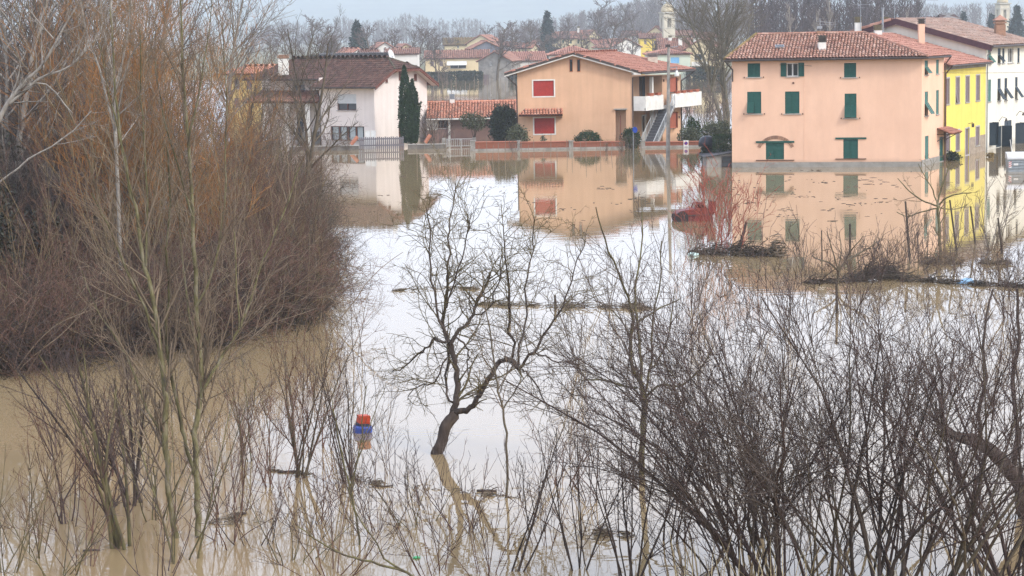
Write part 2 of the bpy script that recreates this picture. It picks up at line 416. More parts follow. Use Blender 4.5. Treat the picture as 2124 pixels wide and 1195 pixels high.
def roof(h, pts, tm, cw=0.21, rl=0.40, t=0.10, name='roof', parent=None, rough=0.012, deck=None, lift=0.5, seed=1):
    """sloping plane pts (world, first edge is the eave, counter-clockwise from outside): deck slab plus overlapping barrel tiles"""
    P = [Vector(p) for p in pts]
    e = (P[1] - P[0]).normalized(); n = (P[1] - P[0]).cross(P[2] - P[0]).normalized()
    if n.z < 0: n = -n
    s = n.cross(e).normalized()
    loc = [h.L(p) for p in P]
    mb = MB(); mb.slab([tuple(p) for p in loc], tuple(-n * t))
    ro = mb.build(name, deck or DECK, parent or h.root)
    uv = np.array([((p - P[0]).dot(e), (p - P[0]).dot(s)) for p in P])
    u0, u1 = uv[:, 0].min(), uv[:, 0].max(); v1 = uv[:, 1].max()
    cu = np.arange(u0 + cw / 2, u1, cw); cv = np.arange(-0.06, v1 - rl * 0.3, rl)
    U, Vv = np.meshgrid(cu, cv); U = U.ravel(); Vv = Vv.ravel()
    tu, tv = U, np.clip(Vv + rl * 0.5, 0.02, None)
    ins = np.zeros(len(U), bool); m = len(uv)
    for i in range(m):
        a, b = uv[i], uv[(i + 1) % m]
        c = ((a[1] > tv) != (b[1] > tv)) & (tu < (b[0] - a[0]) * (tv - a[1]) / (b[1] - a[1] + 1e-9) + a[0])
        ins ^= c
    U, Vv = U[ins], Vv[ins]; k = len(U)
    rg = np.random.default_rng(seed)
    R = cw * 0.46
    arc = np.linspace(0, math.pi, 5); ax = np.cos(arc) * R; an = np.sin(arc) * R * 2 * lift
    ju = rg.normal(0, rough, k); jn = rg.normal(0, rough * 0.5, k); jv = rg.normal(0, rough, k)
    e_, s_, n_ = (np.array(x) for x in (e, s, n)); o = np.array(h.L(P[0]))
    V = np.zeros((k, 2, 5, 3))
    for q, (dv, dn, sc) in enumerate(((0.0, 0.028, 1.0), (rl * 1.08, 0.0, 0.86))):
        uu = (U + ju)[:, None] + ax[None, :] * sc
        vv = (Vv + jv + dv)[:, None] + 0 * ax[None, :]
        nn = jn[:, None] + dn + an[None, :] * sc
        V[:, q] = o + uu[..., None] * e_ + vv[..., None] * s_ + nn[..., None] * n_
    V = V.reshape(-1, 3)
    base = np.arange(k)[:, None] * 10
    Q = np.concatenate([base + np.array([i, i + 1, i + 6, i + 5]) for i in range(4)], 0)
    if k:
        to = np_mesh('roof_tiles', V, Q, tm, ro, smooth=False); to['kind'] = 'stuff'
    return ro
def ridge(h, a, b, m, parent, r=0.11, name='ridge_tiles'):
    a, b = h.L(a), h.L(b); n = max(2, int((b - a).length / 0.42)); mb = MB()
    for i in range(n):
        p = a.lerp(b, i / n); q = a.lerp(b, (i + 1.12) / n)
        mb.bar(p, q, r, r * 0.86, n=6, cap=True)
    o = mb.build(name, m, parent); o['kind'] = 'stuff'
    return o
def gutter(h, a, b, r=0.07, m=None, parent=None):
    mb = MB(); mb.bar(h.L(a), h.L(b), r, n=8); return mb.build('gutter', m or DARKMETAL, parent or h.root)
def pipe(h, pts, r=0.05, m=None):
    mb = MB()
    for a, b in zip(pts, pts[1:]): mb.bar(h.L(a), h.L(b), r, n=6)
    return mb.build('drainpipe', m or DARKMETAL, h.root)
def chimney(h, c, w, d, z0, z1, wallm, capm, cap=0.35, name='chimney', bands=3, parent=None):
    mb = MB(); p = h.L((c[0], c[1], 0))
    mb.box(p.x - w / 2, p.x + w / 2, p.y - d / 2, p.y + d / 2, z0, z1)
    o = mb.build(name, wallm, parent or h.root)
    f = MB()
    f.box(p.x - w * 0.42, p.x + w * 0.42, p.y - d * 0.42, p.y + d * 0.42, z1, z1 + cap)
    for i in range(bands):
        z = z1 + cap * (i + 0.25) / bands
        f.box(p.x - w * 0.58, p.x + w * 0.58, p.y - d * 0.58, p.y + d * 0.58, z, z + cap * 0.5 / bands)
    f.box(p.x - w * 0.62, p.x + w * 0.62, p.y - d * 0.62, p.y + d * 0.62, z1 + cap, z1 + cap + 0.05)
    f.build('chimney_cap', capm, o)
    return o
def along(B, D, px):
    lo, hi = -5.0, 80.0
    for _ in range(50):
        t = (lo + hi) / 2; q = proj((B.x + D.x * t, B.y + D.y * t, 3.0))
        if q[0] < px: lo = t
        else: hi = t
    return lo
def wall_box(h, corners, z0, z1, name, m, skip=()):
    mb = MB(); n = len(corners)
    for i in range(n):
        if i in skip: continue
        a, b = corners[i], corners[(i + 1) % n]
        mb.quad(h.L((a[0], a[1], z0)), h.L((b[0], b[1], z0)), h.L((b[0], b[1], z1)), h.L((a[0], a[1], z1)))
    return mb

# ================================================================ NEAR BUILDINGS
def direction_to(px):                       # horizontal direction of a family of parallel walls vanishing there
    d = ray(px, 72 - (px - CX) * math.tan(ROLL)); return V2((d.x, d.y)).normalized()
DS = direction_to(3150)
ZB = -1.5

# ---------------------------------------------------------------- salmon house
P_SAL = mat('salmon_plaster', (0.80, 0.525, 0.375), (0.74, 0.475, 0.335), wear=0.035, scale=0.7, bump=0.12, bscale=12, rough=0.9, stretch=(1, 1, 0.7))
P_PLINTH = mat('grey_cement_plinth', (0.33, 0.315, 0.285), (0.235, 0.225, 0.20), scale=1.6, bump=0.25, bscale=9)
BRICK = mat('old_brick', (0.36, 0.20, 0.13), (0.25, 0.15, 0.10), scale=5, island=0.25, bump=0.3)
def salmon_house():
    A, B = V2(G(1518.5, 347.5)), V2(G(1911, 346.0))
    h = House('farmhouse', (A + B) / 2, 'salmon plastered three storey house with green shutters and hipped tile roof')
    U = (B - A).normalized(); Nb = Vector((-U.y, U.x))
    s = along(B, DS, 1957.5); C = B + DS * s; D = A + Nb * 8.5; E = C + Nb * 2.5
    WF = Wall(h, A, U); WR = Wall(h, B, DS); W = (B - A).length
    zt = WF.uz(1715, 119)[1] - 0.02
    zp = WF.uz(1715, 336.3)[1]
    fr = {k: WF.rect(*v) for k, v in dict(
        t1=(1550.7, 1576.7, 131.3, 160), t2=(1631.8, 1655.8, 130.7, 158.7), t3=(1750.7, 1775.9, 130.7, 160.5),
        m1=(1549.8, 1579, 190.4, 235.8), m2=(1628.3, 1658.2, 189.8, 235.8), m3=(1751.9, 1776.5, 194.2, 244.9),
        l1=(1588.5, 1626.2, 296.5, 331), l2=(1749.2, 1779.7, 289, 329)).items()}
    rr = {k: WR.rect(*v) for k, v in dict(
        t1=(1918, 1924.8, 125.5, 155), t2=(1941.6, 1947.4, 124, 153), m1=(1918, 1925, 190, 240), m2=(1941.6, 1947.4, 187, 237),
        l1=(1918.5, 1926, 282, 331), d1=(1948.5, 1957, 284, 336)).items()}
    rr['d1'] = (rr['d1'][0], min(rr['d1'][1], s - 0.05), 0.05, rr['d1'][3])
    mb = MB()
    WF.panel(mb, 0, W, zp, zt, list(fr.values())); WR.panel(mb, 0, s, zp, zt, list(rr.values()))
    for a, b in ((C, E), (E, D), (D, A)):
        mb.quad(h.L((*a, ZB)), h.L((*b, ZB)), h.L((*b, zt)), h.L((*a, zt)))
    mb.build('wall', P_SAL, h.root)
    mb = MB()
    for Wl, w, holes in ((WF, W, []), (WR, s, [rr['d1']])):
        Wl.O = Wl.O + Wl.N * 0.03; Wl.panel(mb, 0, w, ZB, zp + (0.0 if Wl is WF else 0.10), [x for x in holes], d=0.05); Wl.O = Wl.O - Wl.N * 0.03
    mb.build('plinth', P_PLINTH, h.root)
    window(WF, fr['t1'], 'closed', GREEN); window(WF, fr['t2'], 'open', GREEN); window(WF, fr['t3'], 'closed', GREEN)
    window(WF, fr['m1'], 'flap', GREEN, flaps=(1, 0), ang=26); window(WF, fr['m2'], 'closed', GREEN); window(WF, fr['m3'], 'flap', GREEN, ang=20)
    window(WF, fr['l1'], 'closed', GREEN, sill=False); window(WF, fr['l2'], 'closed', GREEN, sill=False)
    window(WR, rr['t1'], 'flap', TEAL, ang=38); window(WR, rr['t2'], 'closed', TEAL); window(WR, rr['m1'], 'flap', TEAL, ang=32)
    window(WR, rr['m2'], 'closed', TEAL); window(WR, rr['l1'], 'closed', TEAL)
    mb = MB(); WR.slab(mb, rr['d1'][0], rr['d1'][1], 0.0, rr['d1'][3], -0.10, -0.05); d = mb.build('door', GREEN, h.root)
    mb = MB(); WR.slab(mb, rr['d1'][0] + 0.1, rr['d1'][0] + 0.16, 0.7, 0.86, -0.05, 0.0); mb.build('handle', METAL, d)
    # timber lintels and sills of the two low windows, brick relieving arch
    for px0, px1, yt, yb, ys in ((1568, 1647.5, 292.6, 296.4, 331.2), (1732.8, 1797, 285.2, 288.8, 329.2)):
        u0, u1, zb, z1 = WF.rect(px0, px1, yt, yb); mb = MB(); WF.slab(mb, u0, u1, zb, z1, 0.0, 0.06); mb.build('lintel', GREEN, h.root)
        z = WF.uz(1700, ys)[1]; mb = MB(); WF.slab(mb, u0, u1, z - 0.05, z, 0.0, 0.07); mb.build('sill', COPPER, h.root)
    uc = WF.uz(1609, 300)[0]; zc = WF.uz(1609, 281.2)[1]; ue = WF.uz(1571, 305)[0]; ze = WF.uz(1571, 304)[1]
    hw = uc - ue; sag = zc - ze; R = (hw * hw + sag * sag) / (2 * sag); z0 = zc - R; mb = MB(); am = math.asin(hw / R); n = 34
    for i in range(n):
        a0 = -am + 2 * am * i / n + 0.006; a1 = -am + 2 * am * (i + 1) / n - 0.006
        q = [(uc + r * math.sin(a), z0 + r * math.cos(a)) for a, r in ((a0, R - 0.22), (a1, R - 0.22), (a1, R), (a0, R))]
        c = [WF.P(u, z, o) for o in (0.035, -0.01) for u, z in q]
        mb.add(c, [(0, 1, 2, 3), (0, 4, 5, 1), (1, 5, 6, 2), (2, 6, 7, 3), (3, 7, 4, 0)])
    o = mb.build('brick_arch', BRICK, h.root); o['kind'] = 'stuff'
    # small iron shutter stops and vent
    for r in (fr['t1'], fr['t3'], fr['m1'], fr['m2'], fr['m3']):
        for u in (r[0] - 0.22, r[1] + 0.22): mb = MB(); WF.slab(mb, u - 0.03, u + 0.03, r[2] - 0.06, r[2] + 0.03, 0.0, 0.06); mb.build('shutter_stop', COPPER, h.root)
    u, z = WF.uz(1645.6, 172.3); mb = MB(); mb.bar(WF.P(u, z, -0.02), WF.P(u, z, 0.05), 0.07, n=10); mb.build('vent_pipe', COPPER, h.root)
    u = WF.uz(1668, 250)[0]; mb = MB(); WF.slab(mb, u - 0.012, u + 0.012, zp, zt, 0.0, 0.012); mb.build('plaster_joint', P_SAL, h.root)
    # roof
    ov = 0.42; ze_ = zt - 0.02
    eL = A - U * ov - Nb * ov; eR = B + U * ov * 0.45 - Nb * ov; nS = Vector((DS.y, -DS.x))
    eC = C + nS * ov; eR = B + nS * ov * 0.9 - Nb * ov; eD = D - U * ov + Nb * ov
    uL, zL = on_plane(1568, 74.0, A + Nb * 4.1, U); uR, zR = on_plane(1791, 66.5, A + Nb * 4.1, U)
    zr = (zL + zR) / 2
    rL = A + Nb * 4.1 + U * uL; rR = A + Nb * 4.1 + U * uR
    v3 = lambda p, z: Vector((p.x, p.y, z))
    eCb = C + nS * ov + DS * 0.2
    ro = roof(h, [v3(eL, ze_), v3(eR, ze_), v3(rR, zr), v3(rL, zr)], T_SALMON, cw=0.215, rl=0.36, seed=3)
    roof(h, [v3(eD, ze_), v3(eL, ze_), v3(rL, zr)], T_MOSS, cw=0.215, rl=0.36, seed=4)
    roof(h, [v3(eR, ze_), v3(eCb, ze_), v3(rR, zr)], T_FLAT, cw=0.30, rl=0.36, lift=0.22, seed=5)
    mb = MB(); mb.quad(h.L(v3(eCb, ze_)), h.L(v3(eD, ze_)), h.L(v3(rL, zr)), h.L(v3(rR, zr))); mb.build('roof_back_slope', DECK, h.root)
    up = Vector((0, 0, 0.05))
    ridge(h, v3(rL, zr) + up, v3(rR, zr) + up, T_SALMON, ro); ridge(h, v3(eR, ze_) + up, v3(rR, zr) + up, T_OLD, ro); ridge(h, v3(eL, ze_) + up, v3(rL, zr) + up, T_MOSS, ro)
    gutter(h, v3(eL, ze_ - 0.08) - v3(Nb * 0.05, 0), v3(eR, ze_ - 0.08) - v3(Nb * 0.05, 0)); gutter(h, v3(eR, ze_ - 0.08), v3(eCb, ze_ - 0.08))
    for i in range(26):
        u = W * (i + 0.5) / 26; mb = MB(); WF.slab(mb, u - 0.04, u + 0.04, zt - 0.16, zt - 0.02, 0.0, 0.34); mb.build('rafter_end', FRAME_B, h.root)
    pc = C - DS * 0.06
    pipe(h, [v3(eCb, ze_ - 0.1), v3(pc + nS * 0.09, ze_ - 0.65), v3(pc + nS * 0.09, -0.2)], m=COPPER)
    pl = A + U * 0.07 - Nb * 0.08
    pipe(h, [v3(eL, ze_ - 0.1), v3(pl, ze_ - 0.7), v3(pl, ze_ - 1.5)], m=DARKMETAL)
    # chimney, skylight, aerial on the front slope
    def on_slope(px, py):                                   # point of the front slope on the sight line
        a, b, c = v3(eL, ze_), v3(eR, ze_), v3(rR, zr); n = (b - a).cross(c - a); d = ray(px, py)
        return EYE + d * ((a - EYE).dot(n) / d.dot(n))
    q = on_slope(1706, 105.0); zc = on_plane(1706, 88, (q.x, q.y), U)[1]
    ch = chimney(h, (q.x, q.y + 0.25), 0.50, 0.48, q.z - 0.25, zc, WHITE, mat('sooty_clay', (0.05, 0.045, 0.04), (0.10, 0.085, 0.07), scale=5), cap=0.42)
    q = on_slope(1617, 99.5); n = Vector((0, -0.4, 0.92)).normalized(); mb = MB(); p = h.L(q) + n * 0.12
    T = Matrix.Translation(p) @ Matrix.Rotation(math.atan2(zr - ze_, 4.5), 4, 'X')
    mb.box(-0.30, 0.30, -0.22, 0.22, -0.06, 0.05, T); sk = mb.build('skylight', METAL, h.root)
    mb = MB(); mb.box(-0.25, 0.25, -0.17, 0.17, 0.05, 0.06, T); mb.build('pane', PANE, sk)
    q = v3(A + Nb * 4.1 + U * on_plane(1701, 68, A + Nb * 4.1, U)[0], zr); mb = MB(); p = h.L(q)
    mb.bar(p, p + Vector((0, 0, 1.05)), 0.025); mb.bar(p + Vector((-0.25, 0, 0.85)), p + Vector((0.85, 0.1, 0.72)), 0.014)
    mb.bar(p + Vector((0, 0, 0.60)), p + Vector((0.9, 0, 0.58)), 0.014)
    for i in range(5): mb.bar(p + Vector((0.05 + i * 0.19, -0.16, 0.83 - i * 0.02)), p + Vector((0.05 + i * 0.19, 0.16, 0.83 - i * 0.02)), 0.009)
    mb.box(p.x - 0.2, p.x + 0.14, p.y - 0.06, p.y + 0.06, p.z + 0.34, p.z + 0.52)
    mb.build('aerial', METAL, h.root)
    mb = MB(); mb.box(p.x - 0.22, p.x + 0.28, p.y - 0.2, p.y + 0.2, p.z - 0.1, p.z + 0.18); mb.build('chimney_stub', BRICK, h.root)
    # tiled door canopy on the side, with bracket
    ua, za = WR.uz(1943, 266); ub = s + 0.75
    c0, c1 = WR.P(ua, za, 0.0), WR.P(ub, za, 0.0)
    tow = lambda u, z, o: Vector((*(WR.O + WR.U * u + WR.N * o), z))
    ca = roof(h, [tow(ua, za - 0.38, 1.05), tow(ub, za - 0.38, 1.05), tow(ub, za, 0.02), tow(ua, za, 0.02)], T_ORANGE, cw=0.2, rl=0.34, t=0.07, name='door_canopy', seed=8)
    for u in (ua + 0.1, ub - 0.1):
        mb = MB(); mb.bar(WR.P(u, za - 0.9, 0.0), WR.P(u, za - 0.40, 0.9), 0.03); mb.bar(WR.P(u, za - 0.42, 0.0), WR.P(u, za - 0.42, 0.95), 0.03); mb.build('bracket', DARKMETAL, ca)
    return h, C, zt
HS, C_SAL, Z_SAL = salmon_house()
v3 = lambda p, z: Vector((p.x, p.y, z))
NS = Vector((DS.y, -DS.x)); LS = -NS                      # outward of the street front, and back into the block

# ---------------------------------------------------------------- yellow house
P_YEL = mat('lemon_yellow_plaster', (0.78, 0.655, 0.155), (0.72, 0.60, 0.135), wear=0.08, scale=0.8, bump=0.1, bscale=10, rough=0.9)
P_RUB = mat('bare_rubble_masonry', (0.40, 0.33, 0.25), (0.24, 0.19, 0.15), scale=4, bump=0.8, bscale=7)
def yellow_house():
    C = C_SAL + DS * 0.03
    h = House('terraced_house', C, 'lemon yellow two storey house with mauve shutters between salmon and white houses')
    s = along(C, DS, 2044); D = C + DS * s
    W = Wall(h, C, DS)
    zt = W.uz(1963, 137)[1]; zg = zt - 0.28
    R = [W.rect(*v) for v in ((1961, 1969, 163, 216), (1982.3, 1990, 160.5, 213.5), (2002.7, 2010.4, 158.5, 211.5), (2024.3, 2032, 156.5, 208.5),
                              (1961.5, 1969.8, 277, 315), (1982.5, 1990.2, 270.5, 312), (2023.7, 2031.2, 263, 301.5))]
    dr = W.rect(2002, 2010, 267, 322); dr = (dr[0], dr[1], 0.02, dr[3])
    R = [(a, min(b, s - 0.1), c, d) for a, b, c, d in R]
    mb = MB(); W.panel(mb, 0, s, ZB, zg, R + [dr]); 
    for a, b in ((D, D + LS * 7.5), (D + LS * 7.5, C + LS * 7.5), (C + LS * 7.5, C)):
        mb.quad(h.L((*a, ZB)), h.L((*b, ZB)), h.L((*b, zt)), h.L((*a, zt)))
    mb.build('wall', P_YEL, h.root)
    mb = MB(); W.slab(mb, 0, s, zg, zt, -0.2, 0.02); mb.build('cornice', CONC, h.root)
    for i, r in enumerate(R):
        window(W, r, 'closed' if i != 1 else 'flap', MAUVE, flaps=(1, 0), ang=8); surround(W, r, 0.10, mat('grey_painted_surround', (0.48, 0.45, 0.44)))
    mb = MB(); W.slab(mb, dr[0], dr[1], 0.0, dr[3], -0.12, -0.06); d = mb.build('door', MAUVE, h.root)
    mb = MB(); um = (dr[0] + dr[1]) / 2
    W.slab(mb, dr[0] + 0.06, um - 0.03, 0.5, dr[3] - 0.1, -0.06, -0.045); W.slab(mb, um + 0.03, dr[1] - 0.06, 0.5, dr[3] - 0.1, -0.06, -0.045); mb.build('door_panels', MAUVE, d)
    surround(W, (dr[0], dr[1], 0.05, dr[3]), 0.10, MATS['grey_painted_surround'], 'door_surround')
    a = W.rect(2011.5, 2043, 282, 322); mb = MB(); W.slab(mb, dr[1] + 0.12, R[6][0] - 0.12, ZB, a[3], 0.0, 0.014); W.slab(mb, R[6][1] + 0.12, s, ZB, a[3], 0.0, 0.014); W.slab(mb, R[6][0] - 0.12, R[6][1] + 0.12, ZB, R[6][2] - 0.11, 0.0, 0.014)
    mb.build('bare_masonry_patch', P_RUB, h.root)
    u, z = W.uz(2008, 257); mb = MB(); mb.bar(W.P(u, z, 0), W.P(u, z + 0.1, 0.35), 0.02); mb.box(*[v for k, c in enumerate(W.P(u, z - 0.1, 0.35)) for v in ((c - 0.08, c + 0.08) if k < 2 else (c - 0.14, c + 0.14))]); mb.build('wall_lamp', DARKMETAL, h.root)
    zr = on_plane(1850, 69, D, LS)[1]; ur = 7.0
    q = lambda p, o, z: v3(p + NS * o, z)
    ro = roof(h, [q(C - DS * 0.0, 0.5, zt + 0.05), q(D, 0.5, zt + 0.05), q(D, -ur, zr), q(C, -ur, zr)], T_FLAT, cw=0.30, rl=0.36, lift=0.22, seed=11)
    mb = MB(); mb.quad(h.L(q(D, -ur, zr)), h.L(q(D, -12, zt)), h.L(q(C, -12, zt)), h.L(q(C, -ur, zr))); mb.build('roof_back_slope', DECK, h.root)
    gutter(h, q(C, 0.53, zt - 0.0), q(D, 0.53, zt - 0.0))
    pipe(h, [q(C + DS * 0.15, 0.5, zt - 0.05), q(C + DS * 0.1, 0.1, zt - 0.5), q(C + DS * 0.1, 0.1, -0.2)], m=COPPER)
    # two chimneys on the long slope
    for px, yb, yt, w, capm in ((1822, 73, 63.0, 0.52, 'mossy_clay'), (1912, 92, 49.5, 0.44, 'sooty_clay')):
        cm = mat(capm, (0.20, 0.17, 0.10), (0.13, 0.11, 0.07), scale=5)
        a, b, c = q(C, 0.5, zt), q(D, 0.5, zt), q(D, -ur, zr); n = (b - a).cross(c - a); d = ray(px, yb); p = EYE + d * ((a - EYE).dot(n) / d.dot(n))
        z1 = on_plane(px, yt, (p.x, p.y), (1, 0))[1]
        chimney(h, (p.x, p.y + 0.2), w, w, p.z - 0.3, z1, WHITE if px < 1900 else P_SAL, cm, cap=0.35)
    return h, D, zr
HY, D_YEL, _ = yellow_house()

# ---------------------------------------------------------------- white house at the right edge
P_CRM = mat('off_white_plaster', (0.80, 0.775, 0.68), (0.74, 0.71, 0.61), wear=0.08, scale=0.6, bump=0.1, bscale=10, rough=0.9)
T_GRYT = tile_mat('weathered', [(0.36, 0.24, 0.19), (0.30, 0.22, 0.18), (0.42, 0.30, 0.24), (0.33, 0.18, 0.13)], 0.3)
def white_row_house():
    D = D_YEL + DS * 0.02
    h = House('townhouse', D, 'tall off white house with dark blue shutters at right edge')
    L = 17.0; E = D + DS * L; W = Wall(h, D, DS); SW = Wall(h, D + LS * 14, NS)        # street front and the side wall above the yellow roof
    zt = W.uz(2056, 95)[1]
    R = [W.rect(*v) for v in ((2049.5, 2055.5, 101, 133), (2069.5, 2075.5, 100, 131.5), (2079, 2083.5, 100, 131.5), (2090.5, 2102, 99.5, 130.5), (2110.5, 2114.8, 99.5, 130),
                              (2049.5, 2055.5, 165, 211), (2069, 2075.5, 163, 209), (2083.5, 2089, 162, 208), (2105.5, 2110.5, 160, 206),
                              (2052, 2058.5, 254, 301), (2083, 2098, 250, 293), (2106, 2116, 255, 296))]
    dr = W.rect(2066, 2078, 262, 318); dr = (dr[0], dr[1], 0.02, dr[3])
    mb = MB(); W.panel(mb, 0, L, ZB, zt, R + [dr])
    zr = on_plane(1860, 43, D, LS)[1]; ur = on_plane(1860, 43, D, LS)[0]
    p = lambda o, z, e=D: h.L(v3(e + LS * o, z))
    mb.poly([p(2 * ur, ZB), p(0, ZB), p(0, zt), p(ur, zr - 0.1), p(2 * ur, zt)])
    mb.poly([p(0, ZB, E), p(2 * ur, ZB, E), p(2 * ur, zt, E), p(ur, zr - 0.1, E), p(0, zt, E)])
    mb.quad(p(2 * ur, ZB), p(2 * ur, ZB, E), p(2 * ur, zt, E), p(2 * ur, zt))
    mb.build('wall', P_CRM, h.root)
    sty = [('flap', 40), ('flap', 40), ('closed', 0), ('glass', 0), ('closed', 0), ('closed', 0), ('flap', 30), ('flap', 34), ('flap', 34), ('ajar', 110), ('closed', 0), ('ajar', 120)]
    for i, (r, (st, a)) in enumerate(zip(R, sty)): window(W, r, st, TEAL if i in (0, 5) else NAVY, ang=a)
    mb = MB(); W.slab(mb, dr[0], dr[1], 0.0, dr[3], -0.12, -0.06); dd = mb.build('door', NAVY, h.root)
    mb = MB(); W.slab(mb, dr[1] + 0.02, dr[1] + 0.12, 0.0, dr[3], 0.0, 0.75); mb.build('door_leaf', NAVY, dd)
    for px, py in ((2072, 252), (2108, 240)):
        u, z = W.uz(px, py); mb = MB(); mb.bar(W.P(u, z, 0), W.P(u, z + 0.35, 0.25), 0.02); mb.bar(W.P(u, z + 0.35, 0.25), W.P(u, z + 0.25, 0.55), 0.02); mb.bar(W.P(u, z + 0.27, 0.55), W.P(u, z + 0.02, 0.55), 0.03, 0.12, n=8); mb.build('wall_lamp', DARKMETAL, h.root)
    # roof, purple-brown verge board, gutter
    q = lambda o, e, z: v3(e + LS * o, z); dS = DS * 0.35
    ro = roof(h, [q(-0.5, D - dS, zt + 0.02), q(-0.5, E, zt + 0.02), q(ur, E, zr + 0.12), q(ur, D - dS, zr + 0.12)], T_GRYT, cw=0.26, rl=0.4, seed=21)
    roof(h, [q(2 * ur + 0.5, E, zt), q(2 * ur + 0.5, D - dS, zt), q(ur, D - dS, zr + 0.12), q(ur, E, zr + 0.12)], T_OLD, cw=0.5, rl=0.8, seed=22)
    VERGE = mat('purple_brown_fascia', (0.085, 0.038, 0.048), (0.065, 0.03, 0.038), scale=3, rough=0.5)
    for o0, o1, za, zb in ((-0.5, ur, zt, zr + 0.10), (2 * ur + 0.5, ur, zt, zr + 0.10)):
        mb = MB(); e = D - dS
        c = [h.L(q(o, e + DS * k, z + dz)) for k in (-0.03, 0.10) for o, z, dz in ((o0, za, -0.38), (o1, zb, -0.38), (o1, zb, 0.06), (o0, za, 0.06))]
        mb.add(c, [(0, 1, 2, 3), (7, 6, 5, 4), (0, 4, 5, 1), (1, 5, 6, 2), (2, 6, 7, 3), (3, 7, 4, 0)]); mb.build('verge_board', VERGE, h.root)
    gutter(h, q(-0.56, D - dS, zt - 0.05), q(-0.56, E, zt - 0.05), r=0.09)
    pipe(h, [q(-0.56, D - dS * 0.4, zt - 0.1), q(-0.1, D + DS * 0.1, zt - 0.7), q(-0.1, D + DS * 0.1, -0.3)], m=METAL)
    # stacks seen on the ridge and the slope
    for px, yb, yt, w, m in ((1835.5, 66, 47, 0.5, WHITE), (1779.5, 55, 47, 0.45, WHITE), (2074, 66, 51, 0.75, BRICK)):
        Y = D.y + (3.5 if px < 1900 else 12.0); a = AT(px, yb, Y); b = AT(px, yt, Y)
        if px > 2000:
            k = chimney(h, (a.x, Y), w, w, a.z - 1.0, b.z, BRICK, BRICK, cap=0.3, bands=1)
            mb = MB(); c = h.L((a.x, Y, 0)); z = b.z + 0.36; r = 0.5
            mb.add([(c.x - r, c.y - r, z), (c.x + r, c.y - r, z), (c.x + r, c.y + r, z), (c.x - r, c.y + r, z), (c.x, c.y, z + 0.42)], [(0, 1, 4), (1, 2, 4), (2, 3, 4), (3, 0, 4), (3, 2, 1, 0)]); mb.build('chimney_hood', T_OLD, k)
        else: chimney(h, (a.x, Y), w, w, a.z - 1.5, b.z, m, MATS['mossy_clay'], cap=0.38)
    a, b = AT(1831, 62, D.y + 2.5), AT(1831, 18, D.y + 2.5); mb = MB(); mb.bar(h.L((a.x, a.y, a.z - 1)), h.L(b), 0.08, n=8); mb.bar(h.L(b), h.L(b) + Vector((0, 0, 0.08)), 0.13, n=8); mb.build('flue_pipe', METAL, h.root)
    for px, yb, yt in ((1855.5, 62, -6), (1785, 50, 4), (1919, 42, -4)):
        Y = D.y + 3.2; a, b = AT(px, yb, Y), AT(px, yt, Y); mb = MB(); a, b = h.L(a), h.L(b); mb.bar(a - Vector((0, 0, 1)), b, 0.025)
        for k, (dz, ln) in enumerate(((0.2, 0.6), (0.45, 0.35))):
            mb.bar(b + Vector((-ln, 0, -dz)), b + Vector((ln * (1.6 if k == 0 else 1), 0, -dz)), 0.013)
            for i in range(5): mb.bar(b + Vector((-ln + 0.4 * ln * i, -0.14, -dz)), b + Vector((-ln + 0.4 * ln * i, 0.14, -dz)), 0.008)
        mb.build('aerial', METAL, h.root)
    # lower flat-topped rear block whose ends show left of the ridge
    return h
HW = white_row_house()

